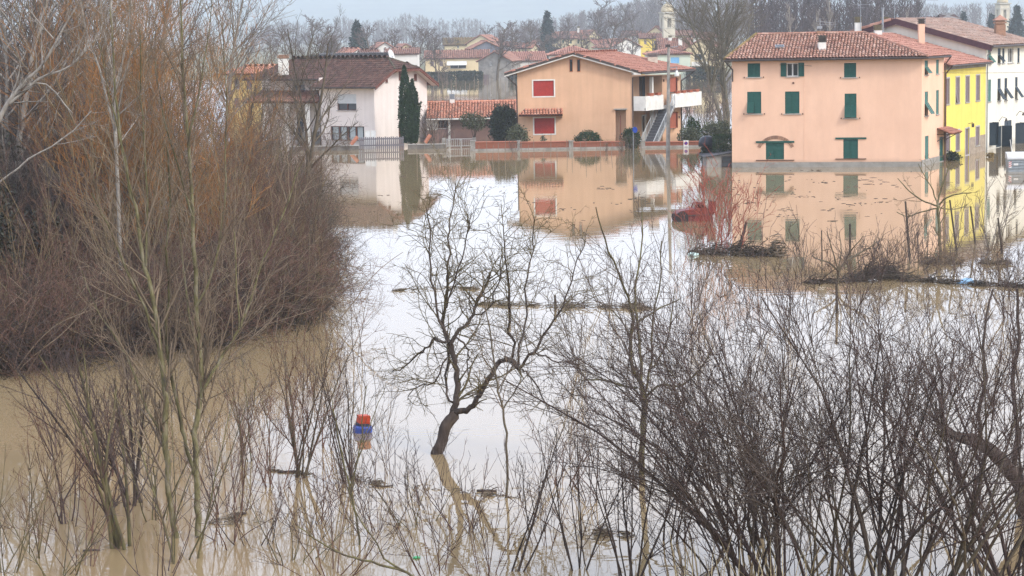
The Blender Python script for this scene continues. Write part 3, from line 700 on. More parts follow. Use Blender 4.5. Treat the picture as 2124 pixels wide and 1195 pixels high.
# ---------------------------------------------------------------- orange house with outside stair
P_ORA = mat('apricot_plaster', (0.66, 0.415, 0.265), (0.60, 0.37, 0.235), wear=0.08, scale=0.6, bump=0.1, bscale=10, rough=0.9)
P_ORB = mat('terracotta_plaster', (0.40, 0.16, 0.085), (0.36, 0.14, 0.075), scale=0.7)
def orange_house():
    Y0 = 172.0
    A, B = V2(AT(1075, 297, Y0)), V2(AT(1312.5, 297, Y0))
    h = House('two_family_house', (A + B) / 2, 'orange plastered gabled house with red roller shutters and outside stair')
    U = (B - A).normalized(); Nb = Vector((0, 1)); W = (B - A).length
    F = Wall(h, A, U); S = Wall(h, B, DS); s = along(B, DS, 1413)
    zt = F.uz(1195, 162)[1] - 0.05
    r1, r2 = F.rect(1106, 1149, 167.5, 199.5), F.rect(1108, 1150.5, 245, 277.5); nic = F.rect(1277, 1298.7, 227.5, 297)
    nic = (nic[0], nic[1], ZB, nic[3])
    ua, za = F.uz(1187.5, 113.5)
    mb = MB(); F.panel(mb, 0, W, ZB, zt, [r1, r2, nic], d=0.2)
    slope_l = lambda u: zt + (za - zt) * u / ua
    xl, zl = F.uz(1046, 155.5); xr, zrr = F.uz(1328, 151.5)
    zw0 = zl + (za - zl) * (0 - xl) / (ua - xl) - 0.12; zw1 = zrr + (za - zrr) * (xr - W) / (xr - ua) - 0.12
    mb.poly([F.P(0, zt), F.P(W, zt), F.P(W, zw1), F.P(ua, za - 0.05), F.P(0, zw0)])
    # right side: solid first bay, recessed loggia bay, solid bay
    ud1, ud2 = along(B, DS, 1319), along(B, DS, 1374)
    lg = 1.5
    zf = S.uz(1375, 218)[1]
    wr1, wr2 = S.rect(1383, 1400.5, 161, 190.5), S.rect(1382.5, 1401, 233, 265.5)
    S.panel(mb, 0, ud1 * 0.35, ZB, zt); S.panel(mb, ud2, s, ZB, zt, [wr1, wr2])
    SB = Wall(h, V2(S.O) - S.N * lg, DS)                                       # back of the loggia
    dU = SB.rect(1326, 1337, 159, 203); dL = SB.rect(1331, 1341, 238, 292)
    SB.panel(mb, 0, ud2, ZB, zt, [])
    for u in (ud1 * 0.35, ud2):
        mb.quad(S.P(u, ZB), SB.P(u, ZB), SB.P(u, zt), S.P(u, zt))
    e = B + DS * s; k = e - S.N * 9.0; mb.quad(h.L(v3(e, ZB)), h.L(v3(k, ZB)), h.L(v3(k, zt)), h.L(v3(e, zt)))
    mb.quad(h.L(v3(k, ZB)), F.P(0, ZB), F.P(0, zt), h.L(v3(k, zt)))
    mb.build('wall', P_ORA, h.root)
    # niche with lintel slab and red door
    mb = MB(); F.slab(mb, nic[0] - 0.02, nic[1] + 0.02, ZB, nic[3] + 0.02, -0.9, -0.8); mb.build('porch_back', P_ORA, h.root)
    mb = MB(); F.slab(mb, nic[0] - 0.12, nic[1] + 0.1, nic[3], nic[3] + 0.09, 0.0, 0.18); mb.build('porch_lintel', CONC, h.root)
    d = F.rect(1288, 1295.5, 240, 290); mb = MB(); F.slab(mb, d[0], d[1], -0.3, d[3], -0.80, -0.72); o = mb.build('door', RED, h.root); o['label'] = 'red door inside the porch recess'
    mb = MB(); F.slab(mb, d[0] + 0.05, d[0] + 0.1, 1.0, 1.1, -0.72, -0.66); mb.build('handle', METAL, o)
    for r in (r1, r2): window(F, r, 'roller', RED, sill=False); surround(F, r, 0.10, WHITE)
    for px0, px1 in ((1182, 1187), (1197.5, 1202.8)):
        r = F.rect(px0, px1, 124, 148); mb = MB(); F.slab(mb, r[0], r[1], r[2], r[3], 0.004, 0.010); w = mb.build('slit_window', PANE, h.root)
        f = MB(); t = 0.045
        F.slab(f, r[0] - t, r[0], r[2] - t, r[3] + t, 0.0, 0.035); F.slab(f, r[1], r[1] + t, r[2] - t, r[3] + t, 0.0, 0.035); F.slab(f, r[0], r[1], r[3], r[3] + t, 0.0, 0.035); F.slab(f, r[0], r[1], r[2] - t, r[2], 0.0, 0.035)
        f.build('window_frame', P_ORB, w)
    # tiled canopy over the lower window
    cu0, zc = F.uz(1087, 227); cu1 = F.uz(1166, 227)[0]; zlo = F.uz(1120, 238)[1]
    pt = lambda u, z, o: v3(F.O + F.U * u + F.N * o, z)
    ca = roof(h, [pt(cu0 - 0.45, zlo, 0.95), pt(cu1 + 0.0, zlo, 0.95), pt(cu1, zc, 0.02), pt(cu0, zc, 0.02)], T_BRIGHT, cw=0.24, rl=0.36, t=0.1, name='canopy', seed=31)
    mb = MB(); mb.add([F.P(cu1 + 0.01, zc - 0.05, 0.02), F.P(cu1 + 0.01, zlo - 0.08, 0.95), F.P(cu1 + 0.01, zlo - 0.3, 0.02)], [(0, 1, 2)]); mb.build('canopy_cheek', WHITE, ca)
    # side windows with half-open red-brown leaves
    TER = mat('red_brown_leaf', (0.42, 0.13, 0.08), (0.36, 0.11, 0.07), scale=3)
    for r in (wr1, wr2): window(S, r, 'ajar', TER, sill=True, frame=FRAME_B, ang=150)
    # loggia doors and panels
    for r, m, nm in ((dU, NAVY, 'balcony_door'), (dL, WHITE, 'ground_door')):
        mb = MB(); SB.slab(mb, r[0], r[1], max(r[2], 0) if nm == 'ground_door' else zf, r[3], 0.0, 0.05); o = mb.build(nm, m, h.root)
        mb = MB(); SB.slab(mb, r[0] + 0.06, (r[0] + r[1]) / 2 - 0.03, zf + 0.2 if nm != 'ground_door' else 0.9, r[3] - 0.1, 0.05, 0.06); mb.build('pane', PANE, o)
    r = SB.rect(1346, 1354, 150, 205); mb = MB(); SB.slab(mb, r[0], r[1], zf, zt - 0.1, 0.0, 0.04); mb.build('pale_panel', CONC, h.root)
    r = SB.rect(1356, 1371, 152, 213); mb = MB(); SB.slab(mb, r[0], r[1], zf, zt - 0.15, 0.0, 0.05); o = mb.build('entrance_door', P_ORB, h.root)
    r = S.rect(1353, 1355, 150, 213); mb = MB(); S.slab(mb, r[0], r[0] + 0.28, ZB, zt - 0.05, -0.25, 0.0); mb.build('loggia_pillar', WHITE, h.root)
    # balcony slab and parapets
    ba = S.uz(1314, 210)[0]; bb = along(B, DS, 1350); bc = along(B, DS, 1376); zb = zf; out = 1.15; pz = S.uz(1330, 203)[1]
    zpar = zb + 0.95
    mb = MB(); S.slab(mb, 0.02, s + 1.9, zb - 0.2, zb, -lg + 0.01, out); mb.build('balcony_slab', CONC, h.root)
    bs = along(B, DS, 1349) ; be = along(B, DS, 1368)
    mb = MB(); S.slab(mb, 0.02, bs, zb - 0.22, zpar, out - 0.12, out + 0.01); S.slab(mb, 0.0, 0.12, zb - 0.22, zpar, 0.1, out - 0.121); o1 = mb.build('balcony_parapet', WHITE, h.root)
    mb = MB(); S.slab(mb, be, s + 1.9, zb - 0.22, zpar, out - 0.12, out + 0.01); S.slab(mb, s + 1.78, s + 1.905, zb - 0.22, zpar, -0.2, out - 0.121); o2 = mb.build('balcony_parapet', WHITE, h.root)
    POT = mat('terracotta_pot', (0.40, 0.12, 0.065), (0.33, 0.10, 0.055), scale=4)
    for par, u0, u1, n in ((o1, 0.5, bs - 0.2, 2), (o2, be + 0.5, s + 1.6, 4)):
        for i in range(n):
            u = u0 + (u1 - u0) * (i + 0.5) / n; mb = MB(); S.slab(mb, u - 0.38, u + 0.38, zpar + 0.0, zpar + 0.17, out - 0.2, out + 0.06); S.slab(mb, u - 0.42, u + 0.42, zpar + 0.17, zpar + 0.21, out - 0.23, out + 0.09); mb.build('flower_box', POT, par)
    # outside stair: treads, stringer and mesh railings
    top = Vector((*(S.O + S.U * ((bs + be) / 2) + S.N * (out + 0.02)), zb)); bot = AT(1341, 300, Y0 + 0.6); bot.z = -0.6
    top_l = h.L(top); bot_l = h.L(bot); n = 17; run = (top_l - bot_l); side = Vector((run.y, -run.x, 0)).normalized(); hw = 0.62
    st_root = MB()
    for sg in (-1, 1):
        a, b = bot_l + side * hw * sg, top_l + side * hw * sg
        st_root.slab([a + Vector((0, 0, -0.16)), b + Vector((0, 0, -0.16)), b + Vector((0, 0, 0.12)), a + Vector((0, 0, 0.12))], tuple(side * 0.07 * -sg))
    stair = st_root.build('staircase', CONC, h.root)
    TREAD = mat('grey_stone_tread', (0.20, 0.20, 0.21), (0.14, 0.14, 0.15), scale=5)
    for i in range(n):
        p = bot_l.lerp(top_l, (i + 0.5) / n); rz = run.z / n; fw = Vector((run.x, run.y, 0)) / n
        mb = MB(); c = []
        for z in (-rz, 0.0):
            for a, b in ((-0.6, -1), (-0.6, 1), (0.6, 1), (0.6, -1)):
                c.append(p + fw * a + side * (hw - 0.08) * b + Vector((0, 0, z + rz * 0.5)))
        mb.add(c, [(0, 3, 2, 1), (4, 5, 6, 7), (0, 1, 5, 4), (1, 2, 6, 5), (2, 3, 7, 6), (3, 0, 4, 7)]); mb.build('step', TREAD, stair)
    RAIL = mat('pale_grey_railing', (0.46, 0.48, 0.50), (0.38, 0.40, 0.42), scale=5, rough=0.5)
    for sg in (-1, 1):
        mb = MB(); a, b = bot_l + side * hw * sg, top_l + side * hw * sg; up = Vector((0, 0, 0.95))
        mb.bar(a + up, b + up, 0.035); mb.bar(a + up * 0.14, b + up * 0.14, 0.025)
        for i in range(34):
            p = a.lerp(b, (i + 0.5) / 34); mb.bar(p + up * 0.14, p + up, 0.012, n=4, cap=False)
        for i in range(5): p = a.lerp(b, i / 4); mb.bar(p, p + up, 0.035)
        mb.build('stair_railing', RAIL, stair)
    # roof: front gable, ridge running back along the stair side
    xl, zl = F.uz(1046, 155.5); xr, zrr = F.uz(1328, 151.5)
    f = -0.55
    ap = pt(ua, za + 0.12, -f); eL = pt(xl, zl + 0.05, -f); eR = pt(xr, zrr + 0.05, -f)
    rl_ = 9.3
    back = lambda p, t: p + Vector((DS.x, DS.y, 0)) * t
    eRb = back(eR, along(V2(eR), DS, 1442)); apb = back(ap, 9.0); apb.z = AT(1313, 107.5, apb.y).z; eRb.z = AT(1442, 143.5, eRb.y).z
    ro = roof(h, [eR, eRb, apb, ap], T_ORANGE, cw=0.27, rl=0.38, seed=41, lift=0.4)
    eLb = back(eL, 9.0)
    roof(h, [eLb, eL, ap, apb], T_ORANGE, cw=0.4, rl=0.5, seed=42)
    ridge(h, ap + Vector((0, 0, 0.04)), apb + Vector((0, 0, 0.04)), T_ORANGE, ro); ridge(h, eRb, apb, T_ORANGE, ro)
    mb = MB(); mb.poly([h.L(eRb), h.L(eLb), h.L(apb)]); mb.build('roof_back_slope', DECK, h.root)
    for a, b in ((eL, ap), (eR, ap)):
        a, b = h.L(a), h.L(b); mb = MB(); t = Vector((0, -0.04, 0))
        mb.slab([a + Vector((0, -0.02, -0.20)), b + Vector((0, -0.02, -0.20)), b + Vector((0, -0.02, -0.09)), a + Vector((0, -0.02, -0.09))], (0, 0.10, 0)); mb.build('verge_board', WHITE, h.root)
        mb = MB(); mb.slab([a + Vector((0, -0.07, -0.09)), b + Vector((0, -0.07, -0.09)), b + Vector((0, -0.07, 0.10)), a + Vector((0, -0.07, 0.10))], (0, 0.12, 0)); mb.build('verge_flashing', DARKMETAL, h.root)
    gutter(h, eR + Vector((0.06, 0, -0.08)), eRb + Vector((0.06, 0, -0.08)), r=0.08)
    p = S.P(s, zt); g = h.L(eRb)
    mb = MB(); mb.bar(g + Vector((0, 0, -0.1)), S.P(s - 0.1, zt - 0.55, 0.06), 0.06); mb.bar(S.P(s - 0.1, zt - 0.55, 0.06), S.P(s - 0.1, -0.2, 0.06), 0.06); mb.build('drainpipe', DARKMETAL, h.root)
    mb = MB(); mb.bar(h.L(eL) + Vector((0.15, 0.2, -0.12)), F.P(-0.05, zt - 0.5, 0.05), 0.06); mb.bar(F.P(-0.05, zt - 0.5, 0.05), F.P(-0.05, -0.2, 0.05), 0.06); mb.build('drainpipe', DARKMETAL, h.root)
    mb = MB(); mb.bar(F.P(W + 0.04, zt, 0.05), F.P(W + 0.04, -0.2, 0.05), 0.055); mb.build('drainpipe', DARKMETAL, h.root)
    # chimney with ragged stone cap
    n_ = (eRb - eR).cross(apb - eR); d = ray(1354, 131); q = EYE + d * ((eR - EYE).dot(n_) / d.dot(n_))
    z1 = AT(1354, 118, q.y).z
    ch = chimney(h, (q.x, q.y + 0.2), 0.82, 0.6, q.z - 0.4, z1, mat('cream_brick', (0.60, 0.52, 0.42), (0.48, 0.40, 0.32), scale=4), mat('rough_grey_stone', (0.26, 0.22, 0.21), (0.15, 0.13, 0.125), scale=5), cap=0.26, bands=2)
    # lamp bracket plates
    for px, py in ((1376, 167), (1405, 165), (1378, 250), (1408, 243)):
        u, z = S.uz(px, py); mb = MB(); S.slab(mb, u - 0.06, u + 0.06, z - 0.1, z + 0.1, 0.0, 0.08); mb.build('shutter_stop', COPPER, h.root)
    return h
HO = orange_house()

# ---------------------------------------------------------------- pale pink house with jerkinhead roof
P_PNK = mat('pale_pink_plaster', (0.77, 0.70, 0.655), (0.72, 0.645, 0.60), wear=0.08, scale=0.6, bump=0.1, bscale=9, rough=0.9)
def pink_house():
    C = V2(AT(778.5, 304, 181.0)); a = math.radians(-33)
    U = Vector((math.cos(a), math.sin(a))); Dg = Vector((-U.y, U.x))             # front runs left from C along -U; gable side runs back along Dg
    h = House('jerkinhead_house', C, 'pale pink house with dark brown tiled half hipped roof and satellite dish')
    F0 = Wall(h, C, U); Sd = Wall(h, C, Dg)
    zt = F0.uz(778, 178)[1]
    lw = -F0.uz(663, 230)[0]; gw = Sd.uz(886.5, 230)[0]
    A = C - U * lw; F = Wall(h, A, U)
    rU, rL = F.rect(699.5, 739, 195.5, 229), F.rect(685.5, 755.5, 262, 292)
    mb = MB(); F.panel(mb, 0, lw, ZB, zt, [rU, rL])
    gm = Sd.rect(827, 838, 190.5, 225); gd = Sd.rect(827, 838, 258, 290); gd = (gd[0], gd[1], 0.0, gd[3])
    Sd.panel(mb, 0, gw, ZB, zt, [gm, gd])
    mid = gw / 2; zc = Sd.uz(832, 145.5)[1]; u1, u2 = Sd.uz(829, 145)[0], Sd.uz(869, 143)[0]
    mb.poly([Sd.P(0, zt), Sd.P(gw, zt), Sd.P(u2, zc), Sd.P(u1, zc)])
    ll = 8.5; A2 = A - U * ll; bk = Dg * gw; inn = Dg * 2.6
    q = lambda p, z: h.L(v3(p, z))
    zt2 = zt + 0.7
    for p, r in ((A + inn, A), (C + bk, A2 + bk), (A2 + bk, A2 + inn)):
        mb.quad(q(p, ZB), q(r, ZB), q(r, zt2), q(p, zt2))
    F2 = Wall(h, A2 + inn, U); w2 = F2.rect(608, 632, 163, 192)
    F2.panel(mb, 0, ll, ZB, zt2, [w2])
    mb.build('wall', P_PNK, h.root)
    WRL = mat('white_roller_slats', (0.60, 0.62, 0.63), (0.52, 0.54, 0.55), scale=3, rough=0.5)
    window(F, rU, 'roller', WRL, frame=FRAME_B, drop=0.58, mull=1); window(F, rL, 'glass', None, frame=FRAME_B, mull=3)
    window(Sd, gm, 'roller', WRL, frame=FRAME_B, drop=0.9); window(F2, w2, 'roller', WRL, frame=FRAME_B, drop=0.45)
    CURT = mat('pale_curtain', (0.42, 0.46, 0.46), (0.34, 0.38, 0.39), scale=2, stretch=(14, 14, 1))
    for k in (0.06, 0.30, 0.56, 0.78):
        u = rL[0] + (rL[1] - rL[0]) * k; mb = MB(); F.slab(mb, u, u + (rL[1] - rL[0]) * 0.15, rL[2] + 0.08, rL[3] - 0.08, -0.158, -0.15); mb.build('curtain', CURT, h.root)
    mb = MB(); Sd.slab(mb, gd[0], gd[1], 0, gd[3], -0.1, -0.04); o = mb.build('door', FRAME_B, h.root)
    for px0, px1, y0, y1 in ((827, 836.5, 147, 167), (858.6, 864.5, 154, 168), (799.5, 804.5, 164.5, 171.5)):
        r = Sd.rect(px0, px1, y0, y1); mb = MB(); Sd.slab(mb, r[0], r[1], r[2], r[3], 0.003, 0.012); w = mb.build('attic_window', FRAME_B, h.root)
        f = MB(); Sd.slab(f, r[0], r[1], r[2] - 0.06, r[2], 0.0, 0.06); f.build('sill', STONE, w)
    # roof: front slope, back slope, half hip over the gable
    ov = 0.75; zr = AT(720, 122.5, C.y + 4.0).z
    f3 = lambda al, de, z: v3(C + U * al + Dg * de, z)                       # al along the front (to the right), de depth
    xo = 0.75; ze = zt - 0.12
    rm = gw / 2
    sl = (zr - ze) / (rm + ov); zk = zc + 0.10
    dk1, dk2 = -ov + (zk - ze) / sl, gw + ov - (zk - ze) / sl
    rx = -1.25                                                              # ridge end
    zl2 = zt2 - 0.15
    ro = roof(h, [f3(-lw - 0.4, -ov, ze), f3(xo, -ov, ze), f3(xo, dk1, zk), f3(rx, rm, zr), f3(-lw - 0.4, rm, zr)], T_BROWN, cw=0.24, rl=0.38, seed=51)
    dl = -ov + (zl2 - ze) / sl
    roof(h, [f3(-lw - ll - 0.5, dl, zl2), f3(-lw - 0.4, dl, zl2), f3(-lw - 0.4, rm, zr), f3(-lw - ll + 2.5, rm, zr)], T_BROWN, cw=0.24, rl=0.38, seed=52)
    roof(h, [f3(xo, dk1, zk), f3(xo, dk2, zk), f3(rx, rm, zr)], T_BROWN, cw=0.24, rl=0.38, seed=53)
    roof(h, [f3(xo, gw + ov, ze), f3(-lw - ll - 0.5, gw + ov, ze), f3(-lw - ll + 2.5, rm, zr), f3(rx, rm, zr), f3(xo, dk2, zk)], T_BROWN, cw=0.5, rl=0.7, seed=54)
    up = Vector((0, 0, 0.05)); RM = mat('mossy_ridge', (0.10, 0.085, 0.05), (0.06, 0.05, 0.035), scale=5)
    ridge(h, f3(-lw - ll + 2.5, rm, zr) + up, f3(rx, rm, zr) + up, RM, ro); ridge(h, f3(xo, dk1, zk) + up, f3(rx, rm, zr) + up, RM, ro); ridge(h, f3(xo, dk2, zk) + up, f3(rx, rm, zr) + up, RM, ro)
    # verge boards and pale soffit on the gable
    for (d0, z0), (d1, z1) in (((-ov, ze), (dk1, zk)), ((dk1, zk), (dk2, zk)), ((dk2, zk), (gw + ov, ze))):
        mb = MB(); a0, a1 = h.L(f3(xo + 0.03, d0, z0)), h.L(f3(xo + 0.03, d1, z1)); t = h.L(f3(xo - 0.05, d0, z0)) - a0; dn = Vector((0, 0, -0.20))
        mb.slab([a0 + dn, a1 + dn, a1 + Vector((0, 0, 0.03)), a0 + Vector((0, 0, 0.03))], tuple(t)); mb.build('verge_board', FRAME_B, h.root)
        mb = MB(); b0, b1 = h.L(f3(0.0, d0, z0)), h.L(f3(0.0, d1, z1)); dn = Vector((0, 0, -0.13)); mb.slab([a0 + dn, a1 + dn, b1 + dn, b0 + dn], (0, 0, 0.02)); mb.build('soffit', SOFFIT, h.root)
    gutter(h, f3(-lw - 0.4, -ov - 0.06, ze - 0.03), f3(xo, -ov - 0.06, ze - 0.03)); gutter(h, f3(-lw - ll - 0.5, dl - 0.06, zl2 - 0.03), f3(-lw - 0.4, dl - 0.06, zl2 - 0.03))
    mb = MB(); mb.slab([h.L(f3(-lw - 0.4, -ov, ze - 0.12)), h.L(f3(xo, -ov, ze - 0.12)), h.L(f3(xo, 0, ze - 0.12)), h.L(f3(-lw - 0.4, 0, ze - 0.12))], (0, 0, 0.02)); mb.build('soffit', SOFFIT, h.root)
    pipe(h, [f3(-lw + 0.15, -ov, ze - 0.1), f3(-lw + 0.1, -0.08, ze - 0.8), f3(-lw + 0.1, -0.08, -0.2)])
    # porch on the left: lean-to roof on pillars
    za = F2.uz(600, 192)[1]; po = roof(h, [f3(-lw - ll, -0.4, za - 0.75), f3(-lw + 0.0, -0.4, za - 0.75), f3(-lw + 0.0, 2.58, za + 0.1), f3(-lw - ll, 2.58, za + 0.1)], T_OLD, cw=0.28, rl=0.4, name='porch_roof', seed=55)
    for al in (-lw - 0.2 - 1.1, -lw - 3.6, -lw - 6.2):
        mb = MB(); p = h.L(f3(al, 0.0, 0)); mb.box(p.x - 0.2, p.x + 0.2, p.y - 0.2, p.y + 0.2, ZB, za - 0.72); mb.build('porch_pillar', WHITE, h.root)
    r = F2.rect(617, 630, 230, 300); mb = MB(); F2.slab(mb, r[0], r[1], 0.0, r[3], 0.01, 0.05); mb.build('porch_door', NAVY, h.root)
    mb = MB(); F2.slab(mb, r[1] + 0.8, r[1] + 2.2, 0.4, 1.0, 0.6, 1.2); mb.build('porch_steps', CONC, h.root)
    # chimney with arched hood, satellite dish, aerial
    q0 = AT(588, 137, C.y + 6.5); z1 = AT(588, 122, q0.y).z
    chimney(h, (q0.x, q0.y), 0.85, 0.7, q0.z - 0.8, z1, WHITE, BRICK, cap=0.3, bands=1)
    p = h.L(AT(812, 116, C.y + 5.0)); mb = MB(); n = 16; T = Matrix.Translation(p + Vector((0, 0, 0.1))) @ Matrix.Rotation(math.radians(62), 4, 'Z') @ Matrix.Rotation(math.radians(72), 4, 'X')
    vs_ = [T @ Vector((0, 0, -0.09))]; fs = []
    for k, rr in enumerate((0.24, 0.48)):
        for i in range(n): w = 2 * math.pi * i / n; vs_.append(T @ Vector((rr * math.cos(w) * 0.92, rr * math.sin(w) * 1.05, -0.09 + 0.39 * rr * rr)))
    for i in range(n):
        j = (i + 1) % n; fs.append((0, 1 + i, 1 + j)); fs.append((1 + i, 1 + n + i, 1 + n + j, 1 + j))
    mb.add(vs_, fs); d = mb.build('satellite_dish', FRAME_W, h.root, smooth=True)
    mb = MB(); mb.bar(p + Vector((0.12, 0.1, 0)), p + Vector((0.12, 0.1, -0.9)), 0.03); mb.bar(p, p + Vector((0.12, 0.1, 0)), 0.03); mb.build('dish_mast', METAL, d)
    return h
HP = pink_house()

# ---------------------------------------------------------------- low annexe between the pink and the orange house
def annexe():
    Y = 186.0; h = House('outbuilding', V2(AT(980, 285, Y)), 'low outbuilding with bright terracotta roof between pink and orange houses')
    A, B = V2(AT(884, 280, Y)), V2(AT(1078, 280, Y)); U = (B - A).normalized(); F = Wall(h, A, U); W = (B - A).length
    zt = F.uz(980, 245)[1]; r = F.rect(909, 929, 247, 266)
    mb = MB(); F.panel(mb, 0, W, ZB, zt, [r])
    bk = Vector((0, 7)); q = lambda p, z: h.L(v3(p, z)); 
    for a, b in ((B, B + bk), (B + bk, A + bk), (A + bk, A)): mb.quad(q(a, ZB), q(b, ZB), q(b, zt), q(a, zt))
    mb.build('wall', mat('dull_mauve_plaster', (0.28, 0.18, 0.155), (0.22, 0.145, 0.13), scale=1.2), h.root)
    mb = MB(); r2 = F.rect(884, 909, 246, 270); F.slab(mb, r2[0], r2[1], r2[2], r2[3], 0.0, 0.02); mb.build('pale_wall_patch', WHITE, h.root)
    window(F, r, 'glass', None, frame=FRAME_B)
    mb = MB(); r3 = F.rect(929.5, 934, 246, 278); F.slab(mb, r3[0], r3[1], ZB, r3[3], 0.0, 0.25); mb.build('pillar', WHITE, h.root)
    zr = AT(980, 211, Y + 3.2).z
    e = lambda p, dy, z: Vector((p.x, p.y + dy, z))
    ro = roof(h, [e(A, -0.5, zt), e(B, -0.5, zt), e(B, 3.2, zr), e(A, 3.2, zr)], T_BRIGHT, cw=0.25, rl=0.36, seed=61)
    roof(h, [e(B, 7.2, zt), e(A, 7.2, zt), e(A, 3.2, zr), e(B, 3.2, zr)], T_BRIGHT, cw=0.5, rl=0.7, seed=62)
    ridge(h, e(A, 3.2, zr + 0.04), e(B, 3.2, zr + 0.04), T_BRIGHT, ro); gutter(h, e(A, -0.56, zt - 0.05), e(B, -0.56, zt - 0.05), m=WHITE)
    p = AT(938, 212, Y + 3.0); mb = MB()
    chimney(h, (p.x, p.y), 0.42, 0.42, p.z - 0.4, AT(938, 206, Y + 3).z, WHITE, METAL, cap=0.42, bands=3)
annexe()

# ================================================================ VILLAGE BEHIND THE FLOOD
def far_house(name, label, px0, px1, ye, yr, Y, wall, tm, ridge_dir='x', depth=8.0, wins=(), rot=0.0, hip=False, group=None, ov=0.4, chim=None, shutter=None, cw=0.42, extra=None):
    """far house: left/right edge, eave and ridge sight lines at distance Y"""
    A, B = V2(AT(px0, ye, Y)), V2(AT(px1, ye, Y)); c = (A + B) / 2; w = (B - A).length
    a = math.radians(rot); U = Vector((math.cos(a), math.sin(a))); w = w / max(0.5, math.cos(a)); A = c - U * w / 2; B = c + U * w / 2
    h = House(name, c, label, 'house', group)
    F = Wall(h, A, U); Nb = Vector((-U.y, U.x)); zt = AT((px0 + px1) / 2, ye, Y).z; zb = 0.2 if Y > 520 else -1.5
    W = Wall(h, A, U); q = lambda u, d, z: v3(A + U * u + Nb * d, z)
    rects = [W.rect(*r[:4]) for r in wins]
    mb = MB(); W.panel(mb, 0, w, zb, zt, rects, d=0.15)
    L = lambda *p: h.L(q(*p))
    zr = AT((px0 + px1) / 2, yr, Y + (depth / 2 if ridge_dir == 'x' else 0.5)).z
    mb.quad(L(w, 0, zb), L(w, depth, zb), L(w, depth, zt), L(w, 0, zt)); mb.quad(L(w, depth, zb), L(0, depth, zb), L(0, depth, zt), L(w, depth, zt)); mb.quad(L(0, depth, zb), L(0, 0, zb), L(0, 0, zt), L(0, depth, zt))
    if ridge_dir == 'x' and not hip:
        for u in (0, w): mb.poly([L(u, 0, zt), L(u, depth, zt), L(u, depth / 2, zr)])
    elif ridge_dir == 'y':
        for d in (0, depth): mb.poly([L(0, d, zt), L(w, d, zt), L(w / 2, d, zr)])
    mb.build('wall', wall, h.root)
    if ridge_dir == 'x':
        k = depth * 0.45 if hip else -ov
        e = ov * 0.5
        roof(h, [q(-ov, -ov, zt - e * 0.4), q(w + ov, -ov, zt - e * 0.4), q(w - k, depth / 2, zr), q(k, depth / 2, zr)], tm, cw=cw, rl=cw * 1.6, seed=int(px0))
        roof(h, [q(w + ov, depth + ov, zt), q(-ov, depth + ov, zt), q(k, depth / 2, zr), q(w - k, depth / 2, zr)], tm, cw=cw * 2, rl=cw * 3, seed=int(px0) + 1)
        if hip:
            roof(h, [q(w + ov, -ov, zt - e * 0.4), q(w + ov, depth + ov, zt), q(w - k, depth / 2, zr)], tm, cw=cw, rl=cw * 1.6); roof(h, [q(-ov, depth + ov, zt), q(-ov, -ov, zt - e * 0.4), q(k, depth / 2, zr)], tm, cw=cw, rl=cw * 1.6)
    else:
        s = (zr - zt) / (w / 2) * ov
        roof(h, [q(w + ov, -ov, zt - s), q(w + ov, depth + ov, zt - s), q(w / 2, depth + ov, zr + 0.05), q(w / 2, -ov, zr + 0.05)], tm, cw=cw, rl=cw * 1.6, seed=int(px0))
        roof(h, [q(-ov, depth + ov, zt - s), q(-ov, -ov, zt - s), q(w / 2, -ov, zr + 0.05), q(w / 2, depth + ov, zr + 0.05)], tm, cw=cw, rl=cw * 1.6, seed=int(px0) + 1)
    for r, src in zip(rects, wins):
        st = src[4] if len(src) > 4 else 'closed'
        if st == 'closed': window(W, r, 'closed', shutter or MAUVE)
        elif st == 'door':
            mb = MB(); W.slab(mb, r[0], r[1], r[2], r[3], -0.12, -0.06); mb.build('door', shutter or MAUVE, h.root)
        else: window(W, r, 'glass', None, frame=FRAME_W)
    for (px, yb, yt) in (chim or ()):
        p = AT(px, yb, Y + depth * 0.4); chimney(h, (p.x, p.y), 0.7, 0.7, p.z - 1.0, AT(px, yt, p.y).z, WHITE, MATS['mossy_clay'], cap=0.4)
    return h, W, q, w, zt, zr
M_CREAM = mat('cream_plaster', (0.72, 0.60, 0.38), (0.64, 0.53, 0.33), scale=0.5)
M_GREYST = mat('grey_bare_stone', (0.34, 0.32, 0.29), (0.20, 0.19, 0.175), scale=0.9, bump=0.5, bscale=4)
M_YELF = mat('strong_yellow_plaster', (0.80, 0.60, 0.12), (0.72, 0.53, 0.10), scale=0.5)
M_WHIF = mat('far_white_plaster', (0.70, 0.68, 0.64), (0.60, 0.58, 0.54), scale=0.5)
M_GRNF = mat('pale_green_plaster', (0.58, 0.64, 0.52), (0.52, 0.58, 0.47), scale=0.5)
M_OCH = mat('ochre_plaster', (0.55, 0.40, 0.16), (0.46, 0.33, 0.13), scale=0.5)
BLUESH = mat('sky_blue_shutter_paint', (0.20, 0.45, 0.70), (0.17, 0.40, 0.63), scale=3)
far_house('yellow_house', 'ochre yellow house with red roof half hidden behind bare willows on left', 470, 541, 152, 139, 205, M_OCH, T_BRIGHT, 'x', 9, wins=((486, 497, 165, 184), (512, 523, 165, 184), (486, 497, 203, 222)), rot=-18, cw=0.3)
far_house('flat_roofed_house', 'grey flat looking roof just behind the ridge of the pink house', 660, 800, 119, 110, 300, M_WHIF, mat('grey_sheet_roof', (0.30, 0.32, 0.34)), 'x', 10, cw=0.16)
far_house('village_house', 'small white house behind bare trees left of the satellite dish', 775, 822, 103, 88, 470, M_WHIF, T_OLD, 'y', 9, rot=12, wins=((796, 801, 106, 112),))
far_house('village_house', 'terracotta roofed house among bare trees behind the brown roof', 800, 866, 112, 101, 430, M_WHIF, T_OLD, 'x', 9)
